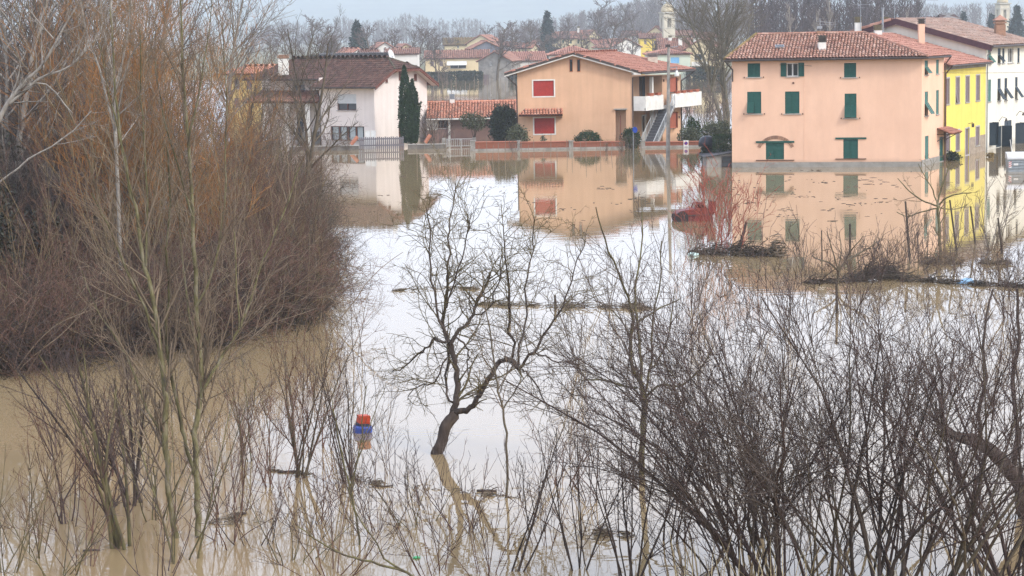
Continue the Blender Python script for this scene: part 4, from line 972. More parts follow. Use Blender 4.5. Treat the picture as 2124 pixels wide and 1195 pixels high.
far_house('village_house', 'yellow house with olive brown mossy roof in front of the far wood', 921, 985, 93, 79, 560, M_CREAM, T_MOSS, 'x', 9, wins=((948, 952, 95, 100, 'glass'),))
far_house('village_house', 'pale yellow gabled house beside the olive brown roof', 968, 1026, 90, 73, 548, M_CREAM, T_OLD, 'y', 10, rot=-14, wins=((978, 982, 93, 98), (998, 1002, 93, 98)))
far_house('village_house', 'dark blue grey gabled house below the pale yellow gable', 978, 1040, 100, 86, 500, mat('slate_blue_render', (0.17, 0.18, 0.22), (0.13, 0.14, 0.17)), T_OLD, 'y', 9, rot=8)
h, W, q, w, zt, zr = far_house('long_house', 'long cream house with brown roof and white awning behind flooded gardens', 882, 1012, 120.5, 105, 470, M_CREAM, T_OLD, 'x', 9, wins=((893, 900, 127, 137), (912, 919, 127, 137), (934, 967, 134, 142, 'glass')))
a = W.rect(927, 968, 127, 135); mb = MB(); mb.slab([W.P(a[0], a[2], 1.3), W.P(a[1], a[2], 1.3), W.P(a[1], a[3], 0.02), W.P(a[0], a[3], 0.02)], (0, 0.03, -0.04)); mb.build('awning', FRAME_W, h.root)
h, W, *_ = far_house('stone_barn', 'grey stone gabled barn standing in flood water left of the orange house', 992, 1060, 126, 108, 440, M_GREYST, T_OLD, 'y', 16, rot=-10, wins=((1016, 1020, 128, 136, 'glass'), (1000, 1014, 155, 166, 'door')))
far_house('village_house', 'cream barn wing with faded red roof right of the stone barn', 1058, 1132, 126, 108, 450, M_WHIF, T_FLAT, 'x', 9, rot=6, wins=((1074, 1079, 132, 140, 'glass'),))
far_house('village_house', 'orange hipped roof peeping over the left slope of the orange house', 1140, 1238, 113, 97, 400, M_WHIF, T_FLAT, 'x', 9, hip=True)
far_house('village_house', 'long pale yellow house with old roof and green shutters below the conifer', 1138, 1222, 80, 66, 590, M_CREAM, T_OLD, 'x', 9, wins=tuple((x, x + 4, 83, 90) for x in (1150, 1166, 1182, 1198)), shutter=GREEN, chim=((1200, 66, 58),))
far_house('village_house', 'pale yellow gable end at right of the long yellow house', 1218, 1246, 78, 62, 585, M_CREAM, T_OLD, 'y', 9, rot=20, wins=((1228, 1232, 82, 88),))
far_house('village_house', 'low white house with dark roof among trees above the orange ridge', 1268, 1330, 97, 80, 520, M_WHIF, T_OLD, 'y', 10, rot=24, wins=((1300, 1304, 99, 104),), chim=((1258, 102, 97),))
far_house('village_house', 'bright yellow house behind bare yellow tree below the church tower', 1328, 1372, 79, 70, 560, M_YELF, T_OLD, 'x', 9, wins=((1336, 1341, 84, 91), (1356, 1361, 84, 91)))
far_house('village_house', 'cream gabled house under the church tower', 1342, 1378, 70, 56, 600, M_CREAM, T_OLD, 'y', 10, rot=-16)
h, W, *_ = far_house('village_house', 'pale green house with sky blue shutter behind the orange house chimney', 1344, 1432, 112, 101, 400, M_GRNF, T_FLAT, 'x', 10, wins=((1391, 1409, 119, 131),), shutter=BLUESH, hip=True)
h, W, q, w, zt, zr = far_house('village_house', 'cream house with brown roof and projecting balcony left of the big bare tree', 1423, 1490, 100, 80, 430, M_CREAM, T_OLD, 'y', 12, rot=-12, wins=((1437, 1441, 92.5, 101), (1448, 1453, 92.5, 101), (1440, 1456, 112, 124, 'glass'), (1470, 1474, 115, 124), (1478, 1482, 118, 127)), shutter=FRAME_B, chim=((1411, 84, 78),))
a = W.rect(1436, 1468, 128, 137); mb = MB(); W.slab(mb, a[0], a[1], a[2], a[3], 0.0, 1.2); mb.build('balcony', WHITE, h.root)
far_house('village_house', 'brown roofed house wing beside the cream balcony house', 1368, 1436, 104, 79, 440, M_CREAM, T_OLD, 'x', 9, chim=((1411, 86, 79), (1390, 84, 78)))
far_house('village_house', 'white house half hidden by the big bare tree right of the church', 1440, 1488, 77, 68, 560, M_WHIF, T_OLD, 'x', 9)
far_house('village_house', 'cream house with grey tent roof beyond the white roof at right', 1953, 1990, 40, 29, 520, M_CREAM, mat('grey_tiles', (0.26, 0.24, 0.22)), 'x', 9, hip=True)
far_house('village_house', 'low pale house far beyond the white house roof', 1925, 1952, 41, 36, 540, M_WHIF, T_OLD, 'x', 9)

for k, (a, b, ye, yr, Y, wm, tm, gd, lb) in enumerate((
    (700, 728, 110, 102, 400, M_WHIF, T_FLAT, 'x', 'small white house with red roof left of the dark conifer foot'), (752, 784, 113, 104, 380, M_WHIF, T_OLD, 'x', 'low red roofed house right of the dark conifer foot'),
    (826, 858, 101, 92, 500, M_CREAM, T_OLD, 'y', 'pale gabled house between the rounded bare trees'), (1026, 1062, 96, 88, 540, M_WHIF, T_OLD, 'x', 'pale house above the stone barn ridge'),
    (1066, 1102, 100, 91, 520, M_CREAM, T_FLAT, 'x', 'cream house with red roof above the barn wing'), (1100, 1136, 95, 85, 560, M_WHIF, T_OLD, 'y', 'white gabled house left of the conifer foot'), (1236, 1272, 92, 83, 540, M_CREAM, T_FLAT, 'x', 'red roofed house right of the pale yellow gable end'),
    (1290, 1326, 74, 65, 620, M_WHIF, T_OLD, 'x', 'pale house left below the church tower'), (1400, 1440, 74, 64, 610, M_CREAM, T_OLD, 'x', 'cream house right below the church tower'))):
    far_house('village_house', lb, a, b, ye, yr, Y, wm, tm, gd, 8, rot=(-12, 9, 16, -8)[k % 4], wins=((a + (b - a) * 0.25, a + (b - a) * 0.36, ye + 2.5, ye + 8), (a + (b - a) * 0.62, a + (b - a) * 0.73, ye + 2.5, ye + 8)))
# church towers
def church_tower(px, Y, ybase, ydome, ytop, wpx, label, name='church_tower', ornate=False):
    c = AT(px, ybase, Y); s = Y / FPX; w = wpx * s
    root = empty(name, (c.x, c.y, 0.5), math.radians(14), label, 'tower')
    z = lambda py: AT(px, py, Y).z - 0.5
    ST = mat('pale_yellow_stone', (0.60, 0.54, 0.42), (0.48, 0.43, 0.34), scale=0.8); TRIM = mat('cut_stone_trim', (0.52, 0.48, 0.40)); DOME = mat('dome_plaster', (0.58, 0.49, 0.33), (0.46, 0.38, 0.25), scale=0.7)
    zb, zd, zt = z(ybase), z(ydome), z(ytop); r = w / 2
    hb = zd - zb; bw = w * 0.16
    mb = MB(); o0, o1 = zb + hb * 0.22, zb + hb * 0.72                              # belfry openings on all four sides
    mb.box(-r, r, -r, r, 0, o0); mb.box(-r, r, -r, r, o1, zd)
    for sx in (-1, 1):
        for sy in (-1, 1):
            mb.box(min(sx * r, sx * bw), max(sx * r, sx * bw), min(sy * r, sy * bw), max(sy * r, sy * bw), o0, o1)
    mb.build('belfry', ST, root)
    mb = MB()
    for i in range(4):
        R = Matrix.Rotation(i * math.pi / 2, 4, 'Z'); n = 8; pts = []
        for k in range(n + 1):
            t = math.pi * k / n; pts.append((bw * math.cos(t), -r * 0.99, o1 - bw + bw * math.sin(t)))
        for k in range(n):
            a, b = pts[k], pts[k + 1]; mb.add([a, b, (b[0], -r * 0.99, o1 + 0.02), (a[0], -r * 0.99, o1 + 0.02)], [(0, 1, 2, 3), (3, 2, 1, 0)], R)
    mb.build('arch_heads', ST, root)
    for zz, e in ((o0 - 0.25, 1.08), (o1 + 0.15, 1.06), (zd - 0.1, 1.22)):
        mb = MB(); mb.box(-r * e, r * e, -r * e, r * e, zz, zz + 0.3); mb.build('cornice', TRIM, root)
    mb = MB()
    for sx in (-1, 1):
        for sy in (-1, 1): mb = MB(); mb.box(sx * r * 0.92 - 0.15, sx * r * 0.92 + 0.15, sy * r * 0.92 - 0.15, sy * r * 0.92 + 0.15, o0, zd); mb.v = [(x * 1.02, y * 1.02, zz) for x, y, zz in mb.v]; mb.build('pilaster', TRIM, root)
    H = zt - zd; R_ = r * 1.06
    prof = [(R_ * math.cos(t) ** 0.8, zd + 0.25 + H * 0.72 * math.sin(t)) for t in np.linspace(0.02, 1.40, 9)]
    mb = MB(); mb.lathe(prof, 16); mb.build('dome', DOME, root, smooth=True)
    mb = MB(); mb.lathe([(r * 0.30, zd + 0.2 + H * 0.66), (r * 0.30, zd + H * 0.86), (r * 0.36, zd + H * 0.87), (r * 0.08, zd + H * 0.97), (0.04, zd + H * 1.1)], 10); mb.build('lantern', TRIM, root)
church_tower(1384.5, 600, 66, 27, 3, 25, 'domed yellow stone church bell tower rising over the village roofs')
church_tower(2079, 640, 52, 8, -14, 22, 'ornate pale bell tower beyond the roofs at far right')

# ================================================================ STREET FURNITURE, WALLS AND FENCES
BRICKW = mat('red_brick_garden_wall', (0.30, 0.105, 0.062), (0.20, 0.075, 0.05), scale=7, bump=0.5, bscale=14, stretch=(1, 1, 3))
CAP = mat('red_coping_tiles', (0.45, 0.18, 0.12), (0.38, 0.15, 0.10), scale=4)
def garden_wall():
    segs = ((986, 1073), (1079, 1180), (1189, 1296), (1338, 1453))
    root = empty('garden_wall', V2(G(1220, 309)).to_3d(), 0, 'low red brick garden wall with grey piers in front of the orange house', 'wall')
    o = root.location; Y = o.y
    for a, b in segs:
        p, q = AT(a, 309, Y), AT(b, 309, Y); zt = AT((a + b) / 2, 295, Y).z
        mb = MB(); mb.box(p.x - o.x, q.x - o.x, -0.12, 0.12, -1.2, zt); w = mb.build('brick_panel', BRICKW, root)
        mb = MB(); mb.box(p.x - o.x - 0.02, q.x - o.x + 0.02, -0.17, 0.17, zt, zt + 0.07); mb.build('coping', CAP, w)
        mb = MB(); mb.box(p.x - o.x, q.x - o.x, -0.16, -0.118, -1.2, 0.16); mb.build('footing', CONC, w)
    for a, b in ((1073, 1079), (1180, 1189), (976, 986), (1330, 1338)):
        p, q = AT(a, 309, Y), AT(b, 309, Y); zt = AT(a, 293.5, Y).z
        mb = MB(); mb.box(p.x - o.x, q.x - o.x, -0.19, 0.19, -1.2, zt); w = mb.build('pier', CONC, root)
        mb = MB(); mb.box(p.x - o.x - 0.04, q.x - o.x + 0.04, -0.23, 0.23, zt, zt + 0.08); mb.build('pier_cap', CONC, w)
    # no stopping placard fixed on the wall
    p = AT(1423, 299.5, Y - 0.2); sg = MB(); w, hh = 0.20, 0.32; x, z = p.x, p.z
    s = empty('parking_sign', (x, Y - 0.16, z), 0, 'white no stopping placard with blue disc hung on the brick wall', 'sign')
    sg.box(-w, w, -0.012, 0.0, -hh, hh); sg.build('plate', FRAME_W, s)
    m = MB(); m.bar((0, -0.013, 0.08), (0, -0.017, 0.08), 0.145, n=18); m.build('red_ring', mat('sign_red', (0.50, 0.03, 0.03)), s)
    m = MB(); m.bar((0, -0.018, 0.08), (0, -0.021, 0.08), 0.115, n=18); m.build('blue_disc', mat('sign_blue', (0.02, 0.06, 0.35)), s)
    m = MB(); m.box(-0.13, 0.13, -0.024, -0.0215, -0.014, 0.014, Matrix.Translation((0, 0, 0.08)) @ Matrix.Rotation(0.78, 4, 'Y')); m.build('red_bar', MATS['sign_red'], s)
    for k in range(2):
        m = MB(); m.box(-0.13, 0.13, -0.0145, -0.0125, -0.18 - k * 0.06, -0.155 - k * 0.06); m.build('text_line', mat('sign_grey', (0.2, 0.2, 0.24)), s)
garden_wall()
def picket_fence():
    Y = G(790, 309).y; a, b = AT(745, 300, Y), AT(838, 300, Y); zt = AT(790, 284, Y).z
    r = empty('picket_fence', ((a.x + b.x) / 2, Y, 0), 0, 'grey vertical board fence standing in water by the cypress', 'fence'); n = 23; w = b.x - a.x
    GW = mat('weathered_grey_wood', (0.20, 0.19, 0.21), (0.13, 0.125, 0.14), scale=3, stretch=(4, 4, 1), island=0.2)
    base = MB(); base.box(-w / n * 0.33, w / n * 0.33, -0.015, 0.015, -1.2, zt); first = base.build('slat', GW, r)
    rg = random.Random(3)
    for i in range(n):
        o = first if i == 0 else first.copy()
        if i: COL.objects.link(o); o.parent = r
        o.location = (-w / 2 + w * (i + 0.5) / n, rg.uniform(-0.01, 0.01), rg.uniform(-0.05, 0.02)); o.rotation_euler = (0, rg.uniform(-0.012, 0.012), 0)
    for z in (0.25, zt - 0.22):
        m = MB(); m.box(-w / 2, w / 2, 0.03, 0.08, z, z + 0.1); m.build('rail', GW, r)
picket_fence()
def metal_gate():
    Y = G(950, 306).y; a, b = AT(926, 300, Y), AT(986, 300, Y); zt = AT(950, 288.5, Y).z
    r = empty('metal_gate', ((a.x + b.x) / 2, Y, 0), 0, 'light grey tubular steel gate between piers left of the brick wall', 'gate'); w = b.x - a.x
    G_ = mat('pale_gate_paint', (0.50, 0.51, 0.50), (0.40, 0.41, 0.40), scale=5)
    for sg in (-1, 1):
        x0 = 0 if sg > 0 else -w / 2; m = MB(); x1 = x0 + w / 2
        for p, q in (((x0, zt), (x1, zt)), ((x0, 0.12), (x1, 0.12)), ((x0 + 0.03, -0.4), (x0 + 0.03, zt)), ((x1 - 0.03, -0.4), (x1 - 0.03, zt))): m.bar((p[0], 0, p[1]), (q[0], 0, q[1]), 0.03)
        lf = m.build('gate_leaf', G_, r)
        for i in range(7):
            x = x0 + w / 2 * (i + 0.7) / 7.4; m = MB(); m.bar((x, 0, 0.12), (x, 0, zt), 0.016, n=5); m.build('bar', G_, lf)
    for x in (-w / 2 - 0.2, w / 2 - 0.1):
        m = MB(); m.box(x - 0.16, x + 0.16, -0.16, 0.16, -1.2, zt + 0.10); p = m.build('pier', CONC, r)
metal_gate()
def low_wall():
    Y = G(800, 311).y + 0.6
    for a, b, yt, lb in ((600, 744, 304, 'low grey wall with dead ivy under the pink house windows'), (846, 925, 300, 'low grey garden wall right of the cypress')):
        p, q = AT(a, 300, Y), AT(b, 300, Y); zt = AT((a + b) / 2, yt, Y).z
        r = empty('low_wall', ((p.x + q.x) / 2, Y, 0), 0, lb, 'wall'); w = (q.x - p.x) / 2
        m = MB(); m.box(-w, w, -0.12, 0.12, -1.2, zt); m.build('masonry', mat('dark_damp_masonry', (0.19, 0.175, 0.155), (0.11, 0.10, 0.09), scale=2.5, bump=0.4), r); m = MB(); m.box(-w - 0.03, w + 0.03, -0.16, 0.16, zt, zt + 0.06); m.build('coping', STONE, r)
low_wall()
def tile_chute(px, py, dx, dz, label):
    p = AT(px, py, G(800, 309).y + 0.2); r = MB(); n = 3
    o = empty('clay_drain_pipe', (p.x, p.y, p.z), 0, label, 'pipe')
    for i in range(n):
        a, b = Vector((dx * i / n, 0, dz * i / n)), Vector((dx * (i + 1.06) / n, 0, dz * (i + 1.06) / n)); m = MB(); m.bar(a, b, 0.17, 0.15, n=8); m.build('clay_section', T_BRIGHT, o)
tile_chute(728, 300, 0.55, 0.62, 'sloping terracotta pipe leaning by the board fence')
tile_chute(882, 296, 0.42, 0.62, 'sloping terracotta pipe leaning by the low wall')
def white_boards():
    p = AT(762, 282, G(800, 309).y + 1.4); r = empty('leaning_shutter', (p.x, p.y, 0), 0, 'white louvred shutter leaning behind the board fence', 'shutter')
    for k, x in enumerate((-0.28, 0.18)):
        m = MB(); leaf(m, 0.42, p.z + 0.75, Matrix.Translation((x, 0.1 * k, -0.3)) @ Matrix.Rotation(0.06, 4, 'Y')); m.build('leaf', FRAME_W, r)
white_boards()
def utility_pole():
    b = G(1385, 331); t = AT(1387, 97, b.y); r = empty('utility_pole', (b.x, b.y, 0), 0, 'tall grey concrete utility pole with street lamp before the orange house', 'pole')
    m = MB(); m.bar((0, 0, -1.5), (t.x - b.x, 0, t.z), 0.17, 0.10, n=10); m.build('shaft', CONC, r, smooth=False)
    k = t.x - b.x
    m = MB(); m.bar((k, 0, t.z - 0.05), (k + 0.62, -0.3, t.z + 0.02), 0.03); m.build('lamp_arm', METAL, r)
    m = MB(); m.box(k - 0.22, k + 0.10, -0.2, 0.1, t.z - 0.02, t.z + 0.16); m.build('insulator_box', DARKMETAL, r)
    l = AT(1404, 157, b.y - 0.4); x, z = l.x - b.x, l.z
    m = MB(); m.bar((k * 0.8, 0, z + 0.55), (x, -0.4, z + 0.62), 0.025); m.bar((x, -0.4, z + 0.62), (x, -0.4, z + 0.38), 0.03); m.build('lamp_bracket', METAL, r)
    m = MB(); m.lathe([(0.06, 0.42), (0.10, 0.30), (0.14, 0.16), (0.19, 0.03), (0.17, 0.0)], 14, (x, -0.4, z - 0.05)); m.build('lamp_shade', mat('milky_glass', (0.72, 0.72, 0.68), rough=0.2), r, smooth=True)
    # overhead cable to the salmon house
    return b, t
B_POLE, T_POLE = utility_pole()
def cable(pts, label, r=0.012):
    m = MB(); o = Vector(pts[0]); root = empty('overhead_cable', o, 0, label, 'cable'); n = 14; a, b = Vector(pts[0]), Vector(pts[1]); sag = pts[2]
    P = [a.lerp(b, i / n) - Vector((0, 0, sag * 4 * (i / n) * (1 - i / n))) - o for i in range(n + 1)]
    for p, q in zip(P, P[1:]): m.bar(p, q, r, n=4, cap=False)
    m.build('wire', DARKMETAL, root)
pA = AT(1640, 133, 135.5); pB = AT(1956, 156, 136)
cable((T_POLE, AT(1640, 133, HS.base.y - 0.35), 0.5), 'thin overhead wire from the utility pole to the salmon house')
cable((AT(1640, 133, HS.base.y - 0.35), AT(2124, 150, HS.base.y + 6), 0.25), 'thin overhead wire crossing the salmon facade to the right')
def blue_sign():
    b = G(1314, 331); zt = AT(1313, 268, b.y).z; r = empty('road_sign', (b.x, b.y, 0), 0, 'blue round road sign on thin grey post by the stair', 'sign')
    m = MB(); m.bar((0, 0, -1.5), (0, 0, zt + 0.15), 0.03, n=8); m.build('post', METAL, r)
    m = MB(); T = Vector((0.12, -0.05, zt - 0.05)); d = Vector((0.55, -0.8, 0.1)).normalized(); m.bar(T, T + d * 0.02, 0.22, n=18); m.build('disc', MATS['sign_blue'], r)
blue_sign()
def grey_shed():
    Y = G(1490, 347).y; a, b = AT(1466, 340, Y), AT(1519.5, 340, Y); r = empty('lean_to_shed', ((a.x + b.x) / 2, Y, 0), 0, 'small grey flooded lean to shed against left side of salmon house', 'shed'); w = (b.x - a.x) / 2
    zl, zr = AT(1464, 326.5, Y).z, AT(1519, 318, Y).z
    m = MB(); m.add([(-w, 0, -1.5), (w, 0, -1.5), (w, 0, zr), (-w, 0, zl), (-w, 4, -1.5), (w, 4, -1.5), (w, 4, zr), (-w, 4, zl)], [(0, 1, 2, 3), (5, 4, 7, 6), (4, 0, 3, 7), (1, 5, 6, 2)]); m.build('wall', CONC, r)
    m = MB(); m.slab([(-w - 0.25, -0.2, zl + 0.0), (w, -0.2, zr + 0.04), (w, 4.2, zr + 0.04), (-w - 0.25, 4.2, zl)], (0, 0, 0.07)); m.build('roof', mat('dark_felt', (0.10, 0.10, 0.105), (0.07, 0.07, 0.075), scale=2), r)
    x0, x1 = AT(1497, 335, Y).x - r.location.x, AT(1517, 335, Y).x - r.location.x; z1 = AT(1507, 324, Y).z
    m = MB(); m.box(x0, x1, -0.02, 0.0, 0.0, z1); wn_ = m.build('window', PANE, r)
    m = MB(); 
    for z in (0.03, z1 * 0.5, z1 - 0.03): m.box(x0, x1, -0.05, -0.021, z - 0.025, z + 0.025)
    m.box(x0, x0 + 0.05, -0.052, -0.022, 0, z1); m.box(x1 - 0.05, x1, -0.052, -0.022, 0, z1); m.build('window_frame', DARKMETAL, wn_)
grey_shed()
def dumpster():
    Y = G(2110, 356).y; a = AT(2091, 345, Y); r = empty('waste_container', (a.x, Y, 0), math.radians(-6), 'grey metal waste container with white lid standing in flood water at right', 'container')
    BL = mat('blue_grey_container', (0.30, 0.335, 0.36), (0.24, 0.27, 0.29), scale=4, rough=0.5); zt = AT(2100, 330, Y).z; w = 1.9
    m = MB(); m.add([(0.08, 0, -1), (w, 0, -1), (w, 1.1, -1), (0.08, 1.1, -1), (-0.02, -0.05, zt), (w, -0.05, zt), (w, 1.15, zt), (-0.02, 1.15, zt)], [(0, 3, 2, 1), (4, 5, 6, 7), (0, 1, 5, 4), (1, 2, 6, 5), (2, 3, 7, 6), (3, 0, 4, 7)])
    m.build('body', BL, r)
    for k in range(3):
        m = MB(); m.box(0.02, w, -0.075, -0.035, zt * 0.25 + k * zt * 0.25, zt * 0.25 + k * zt * 0.25 + 0.05); m.build('rib', BL, r)
    m = MB(); n = 6; zl = AT(2100, 318, Y).z - zt
    for i in range(n):
        t0, t1 = math.pi / 2 * i / n, math.pi / 2 * (i + 1) / n
        y0, y1 = 1.15 - 1.25 * math.cos(t0), 1.15 - 1.25 * math.cos(t1); z0, z1 = zt + 0.03 + zl * math.sin(t0), zt + 0.03 + zl * math.sin(t1)
        m.add([(-0.05, y0, z0), (w, y0, z0), (w, y1, z1), (-0.05, y1, z1)], [(0, 1, 2, 3)]); m.add([(-0.05, y0, z0), (-0.05, y1, z1), (-0.05, 1.15, zt)], [(0, 1, 2)])
    m.box(-0.06, w, -0.12, -0.06, zt - 0.02, zt + 0.06); m.build('lid', mat('pale_lid', (0.58, 0.58, 0.58), (0.50, 0.50, 0.50), scale=2), r)
    m = MB(); m.box(0.02, 0.20, -0.09, -0.078, zt * 0.30, zt * 0.80); pl = m.build('chevron_plate', FRAME_W, r)
    for k in range(3):
        m = MB(); z = zt * (0.34 + 0.16 * k); m.add([(0.02, -0.093, z), (0.20, -0.093, z + 0.10), (0.20, -0.093, z + 0.15), (0.02, -0.093, z + 0.05)], [(0, 1, 2, 3)]); m.build('red_stripe', MATS['sign_red'], pl)
    m = MB(); m.box(0.34, 0.62, -0.09, -0.078, zt * 0.50, zt * 0.66); m.build('plate', FRAME_W, r)
    m = MB(); m.bar((0.30, 0.5, zt + zl), (0.16, 0.4, zt + zl + 0.85), 0.025); m.build('lifting_bar', FRAME_W, r)
dumpster()
def red_machine():
    p = G(1440, 457.5); r = empty('farm_machine', (p.x, p.y, 0), math.radians(8), 'half sunken dark red farm machine in the water behind red willow', 'machine')
    RM_ = mat('dull_red_paint', (0.21, 0.034, 0.028), (0.10, 0.026, 0.024), scale=4, rough=0.5, bump=0.2); s = p.y / FPX
    X = lambda px: (px - 1440) * s; Z = lambda py: (457.5 - py) * s
    m = MB(); prof = [(1401, 458), (1399, 441), (1406, 436), (1418, 434), (1440, 431), (1463, 430), (1474, 443), (1477, 458)]
    pts = [(X(a), -0.45, Z(b) - (0.5 if b > 455 else 0)) for a, b in prof]
    m.slab(pts[::-1], (0, 0.9, 0)); m.build('body', RM_, r)
    m = MB(); m.slab([(X(1403), -0.5, Z(447)), (X(1474), -0.5, Z(445)), (X(1473), -0.5, Z(443)), (X(1403), -0.5, Z(445))], (0, 1.0, 0)); m.build('side_rail', DARKMETAL, r)
    m = MB()
    c = [Vector((X(a), y, Z(b))) for y in (-0.4, 0.4) for a, b in ((1438, 431), (1442, 421), (1452, 420.5), (1462, 430))]
    for y in (0, 4):
        for i in range(3): m.bar(c[y + i], c[y + i + 1], 0.035)
    m.bar(c[1], c[5], 0.035); m.bar(c[2], c[6], 0.035); m.build('roll_frame', RM_, r)
    m = MB(); m.slab([(X(1443), -0.25, Z(431)), (X(1461), -0.25, Z(430)), (X(1456), -0.25, Z(424)), (X(1446), -0.25, Z(424))], (0, 0.5, 0)); m.build('seat', mat('black_vinyl', (0.035, 0.03, 0.03)), r)
    m = MB(); m.slab([(X(1466), -0.5, Z(441)), (X(1473), -0.5, Z(445)), (X(1480.5), -0.5, Z(441)), (X(1480), -0.5, Z(417)), (X(1466), -0.5, Z(414))], (0, 0.10, 0)); o = m.build('upright_panel', RM_, r)
    m = MB(); m.slab([(X(1466), -0.53, Z(416)), (X(1480), -0.53, Z(419)), (X(1480), -0.53, Z(417)), (X(1466), -0.53, Z(414))], (0, 0.16, 0)); m.build('panel_edge', DARKMETAL, o)
    m = MB(); m.bar((X(1410), -0.52, Z(450)), (X(1410), 0.52, Z(450)), 0.32, n=16); m.build('wheel', MATS['black_vinyl'], r)
red_machine()
def drum_float():
    p = G(752, 896); s = p.y / FPX; r = empty('floating_buoy', (p.x, p.y, 0), 0.3, 'floating blue drum with red top amid the twigs', 'float')
    BLUE = mat('blue_plastic', (0.06, 0.115, 0.46), (0.06, 0.075, 0.22), scale=7, rough=0.4); ROR = mat('red_orange_plastic', (0.60, 0.075, 0.03), (0.40, 0.055, 0.025), scale=8, rough=0.5)
    z = lambda py: (896 - py) * s; w = 20.5 * s
    m = MB(); m.lathe([(w * 0.9, -0.25), (w, -0.05), (w, z(886)), (w * 0.90, z(882))], 18); m.build('drum', BLUE, r, smooth=False)
    m = MB(); m.lathe([(w * 0.88, z(882)), (w * 0.78, z(877.5)), (w * 0.5, z(877))], 18); m.build('dark_rim', mat('dark_blue_plastic', (0.035, 0.04, 0.07)), r)
    a = 11 * s; m = MB(); m.add([(-a, -a, z(877)), (a, -a, z(877)), (a, a, z(877)), (-a, a, z(877)), (-a * 1.02, -a, z(861)), (a * 1.02, -a, z(860)), (a, a, z(860)), (-a, a, z(861))], [(0, 3, 2, 1), (4, 5, 6, 7), (0, 1, 5, 4), (1, 2, 6, 5), (2, 3, 7, 6), (3, 0, 4, 7)], Matrix.Rotation(0.12, 4, 'Z')); t = m.build('red_block', ROR, r)
    m = MB(); m.box(a * 0.2, a * 1.25, -a * 0.9, a * 0.9, z(880.5), z(876.5)); m.build('red_flap', ROR, t)
drum_float(); bpy.data.objects['floating_buoy'].rotation_euler[1] = 0.10
def post(name, px0, y0, px1, y1, r, m, label, group=None, cat='post', dY=0.0):
    b = G(px0, y0); t = AT(px1, y1, b.y + dY); o = MB(); v = t - b
    o.bar((0, 0, -0.8), (0, 0, 0), r, n=7, cap=False); o.bar((0, 0, 0), tuple(v), r, r * 0.75, n=7)
    ob = o.build(name, m, None); ob.location = b; tag(ob, label, cat, group); return ob
WOOD = mat('wet_dark_post', (0.075, 0.058, 0.045), (0.045, 0.036, 0.03), scale=6, bump=0.4, stretch=(3, 3, 1)); STAKE = mat('grey_cane', (0.24, 0.20, 0.155), (0.17, 0.14, 0.11), scale=5)
post('leaning_post', 1532, 521, 1548, 461, 0.075, WOOD, 'thick grey post leaning right beside the red willow', dY=0.4)
post('vineyard_post', 1763, 537, 1763, 464, 0.055, WOOD, 'upright dark post in front of the right part of the salmon house reflection')
post('vineyard_post', 1736, 650, 1735, 585, 0.05, WOOD, 'dark post below the crooked low shrub', )
post('vineyard_post', 1985, 528, 1970, 415, 0.045, WOOD, 'thin dark leaning post left in the yellow reflection')
post('vineyard_post', 2023, 506, 2013, 428, 0.045, WOOD, 'thin dark leaning post right in the yellow reflection')
post('vineyard_post', 1887, 534, 1878, 418, 0.05, WOOD, 'tall thin dark pole left of the spreading tree')
post('vineyard_post', 2079, 528, 2070, 452, 0.05, WOOD, 'dark post standing in the white reflection')
post('vineyard_post', 1705, 537, 1704, 478, 0.03, WOOD, 'short thin stake left of the upright dark post')
post('vineyard_post', 1905, 540, 1903, 484, 0.03, WOOD, 'short thin stake right of the tall thin pole')
post('mud_stake', 1056, 640, 1056, 592, 0.05, WOOD, 'short dark stake left in the floating reed line')
post('mud_stake', 1152, 640, 1151, 612, 0.045, WOOD, 'short dark stake right in the floating reed line')
rg = random.Random(8)
for i in range(30):
    x = 868 + i * 15.3 + rg.uniform(-5, 5); y = rg.uniform(316, 338)
    post('vine_stake', x, y, x + rg.uniform(-2, 2), y - rg.uniform(26, 44), 0.022, STAKE, 'thin grey vine stake in the flooded rows before the garden wall', 'vine stakes in front of the brick wall', 'stake')
for i in range(26):
    x = 640 + i * 3.5 if i < 6 else 890 + (i - 6) * 9.3; y = rg.uniform(192, 212) if i >= 6 else rg.uniform(316, 330)
    post('vine_stake', x, y, x + rg.uniform(-1, 1), y - rg.uniform(24, 52) * (0.7 if i < 6 else 1), 0.05 if i >= 6 else 0.022, STAKE, 'thin pale stake in the flooded field behind the outbuilding' if i >= 6 else 'thin grey stake in the water before the pink house porch', 'stakes in the field behind' if i >= 6 else 'stakes before the porch', 'stake')

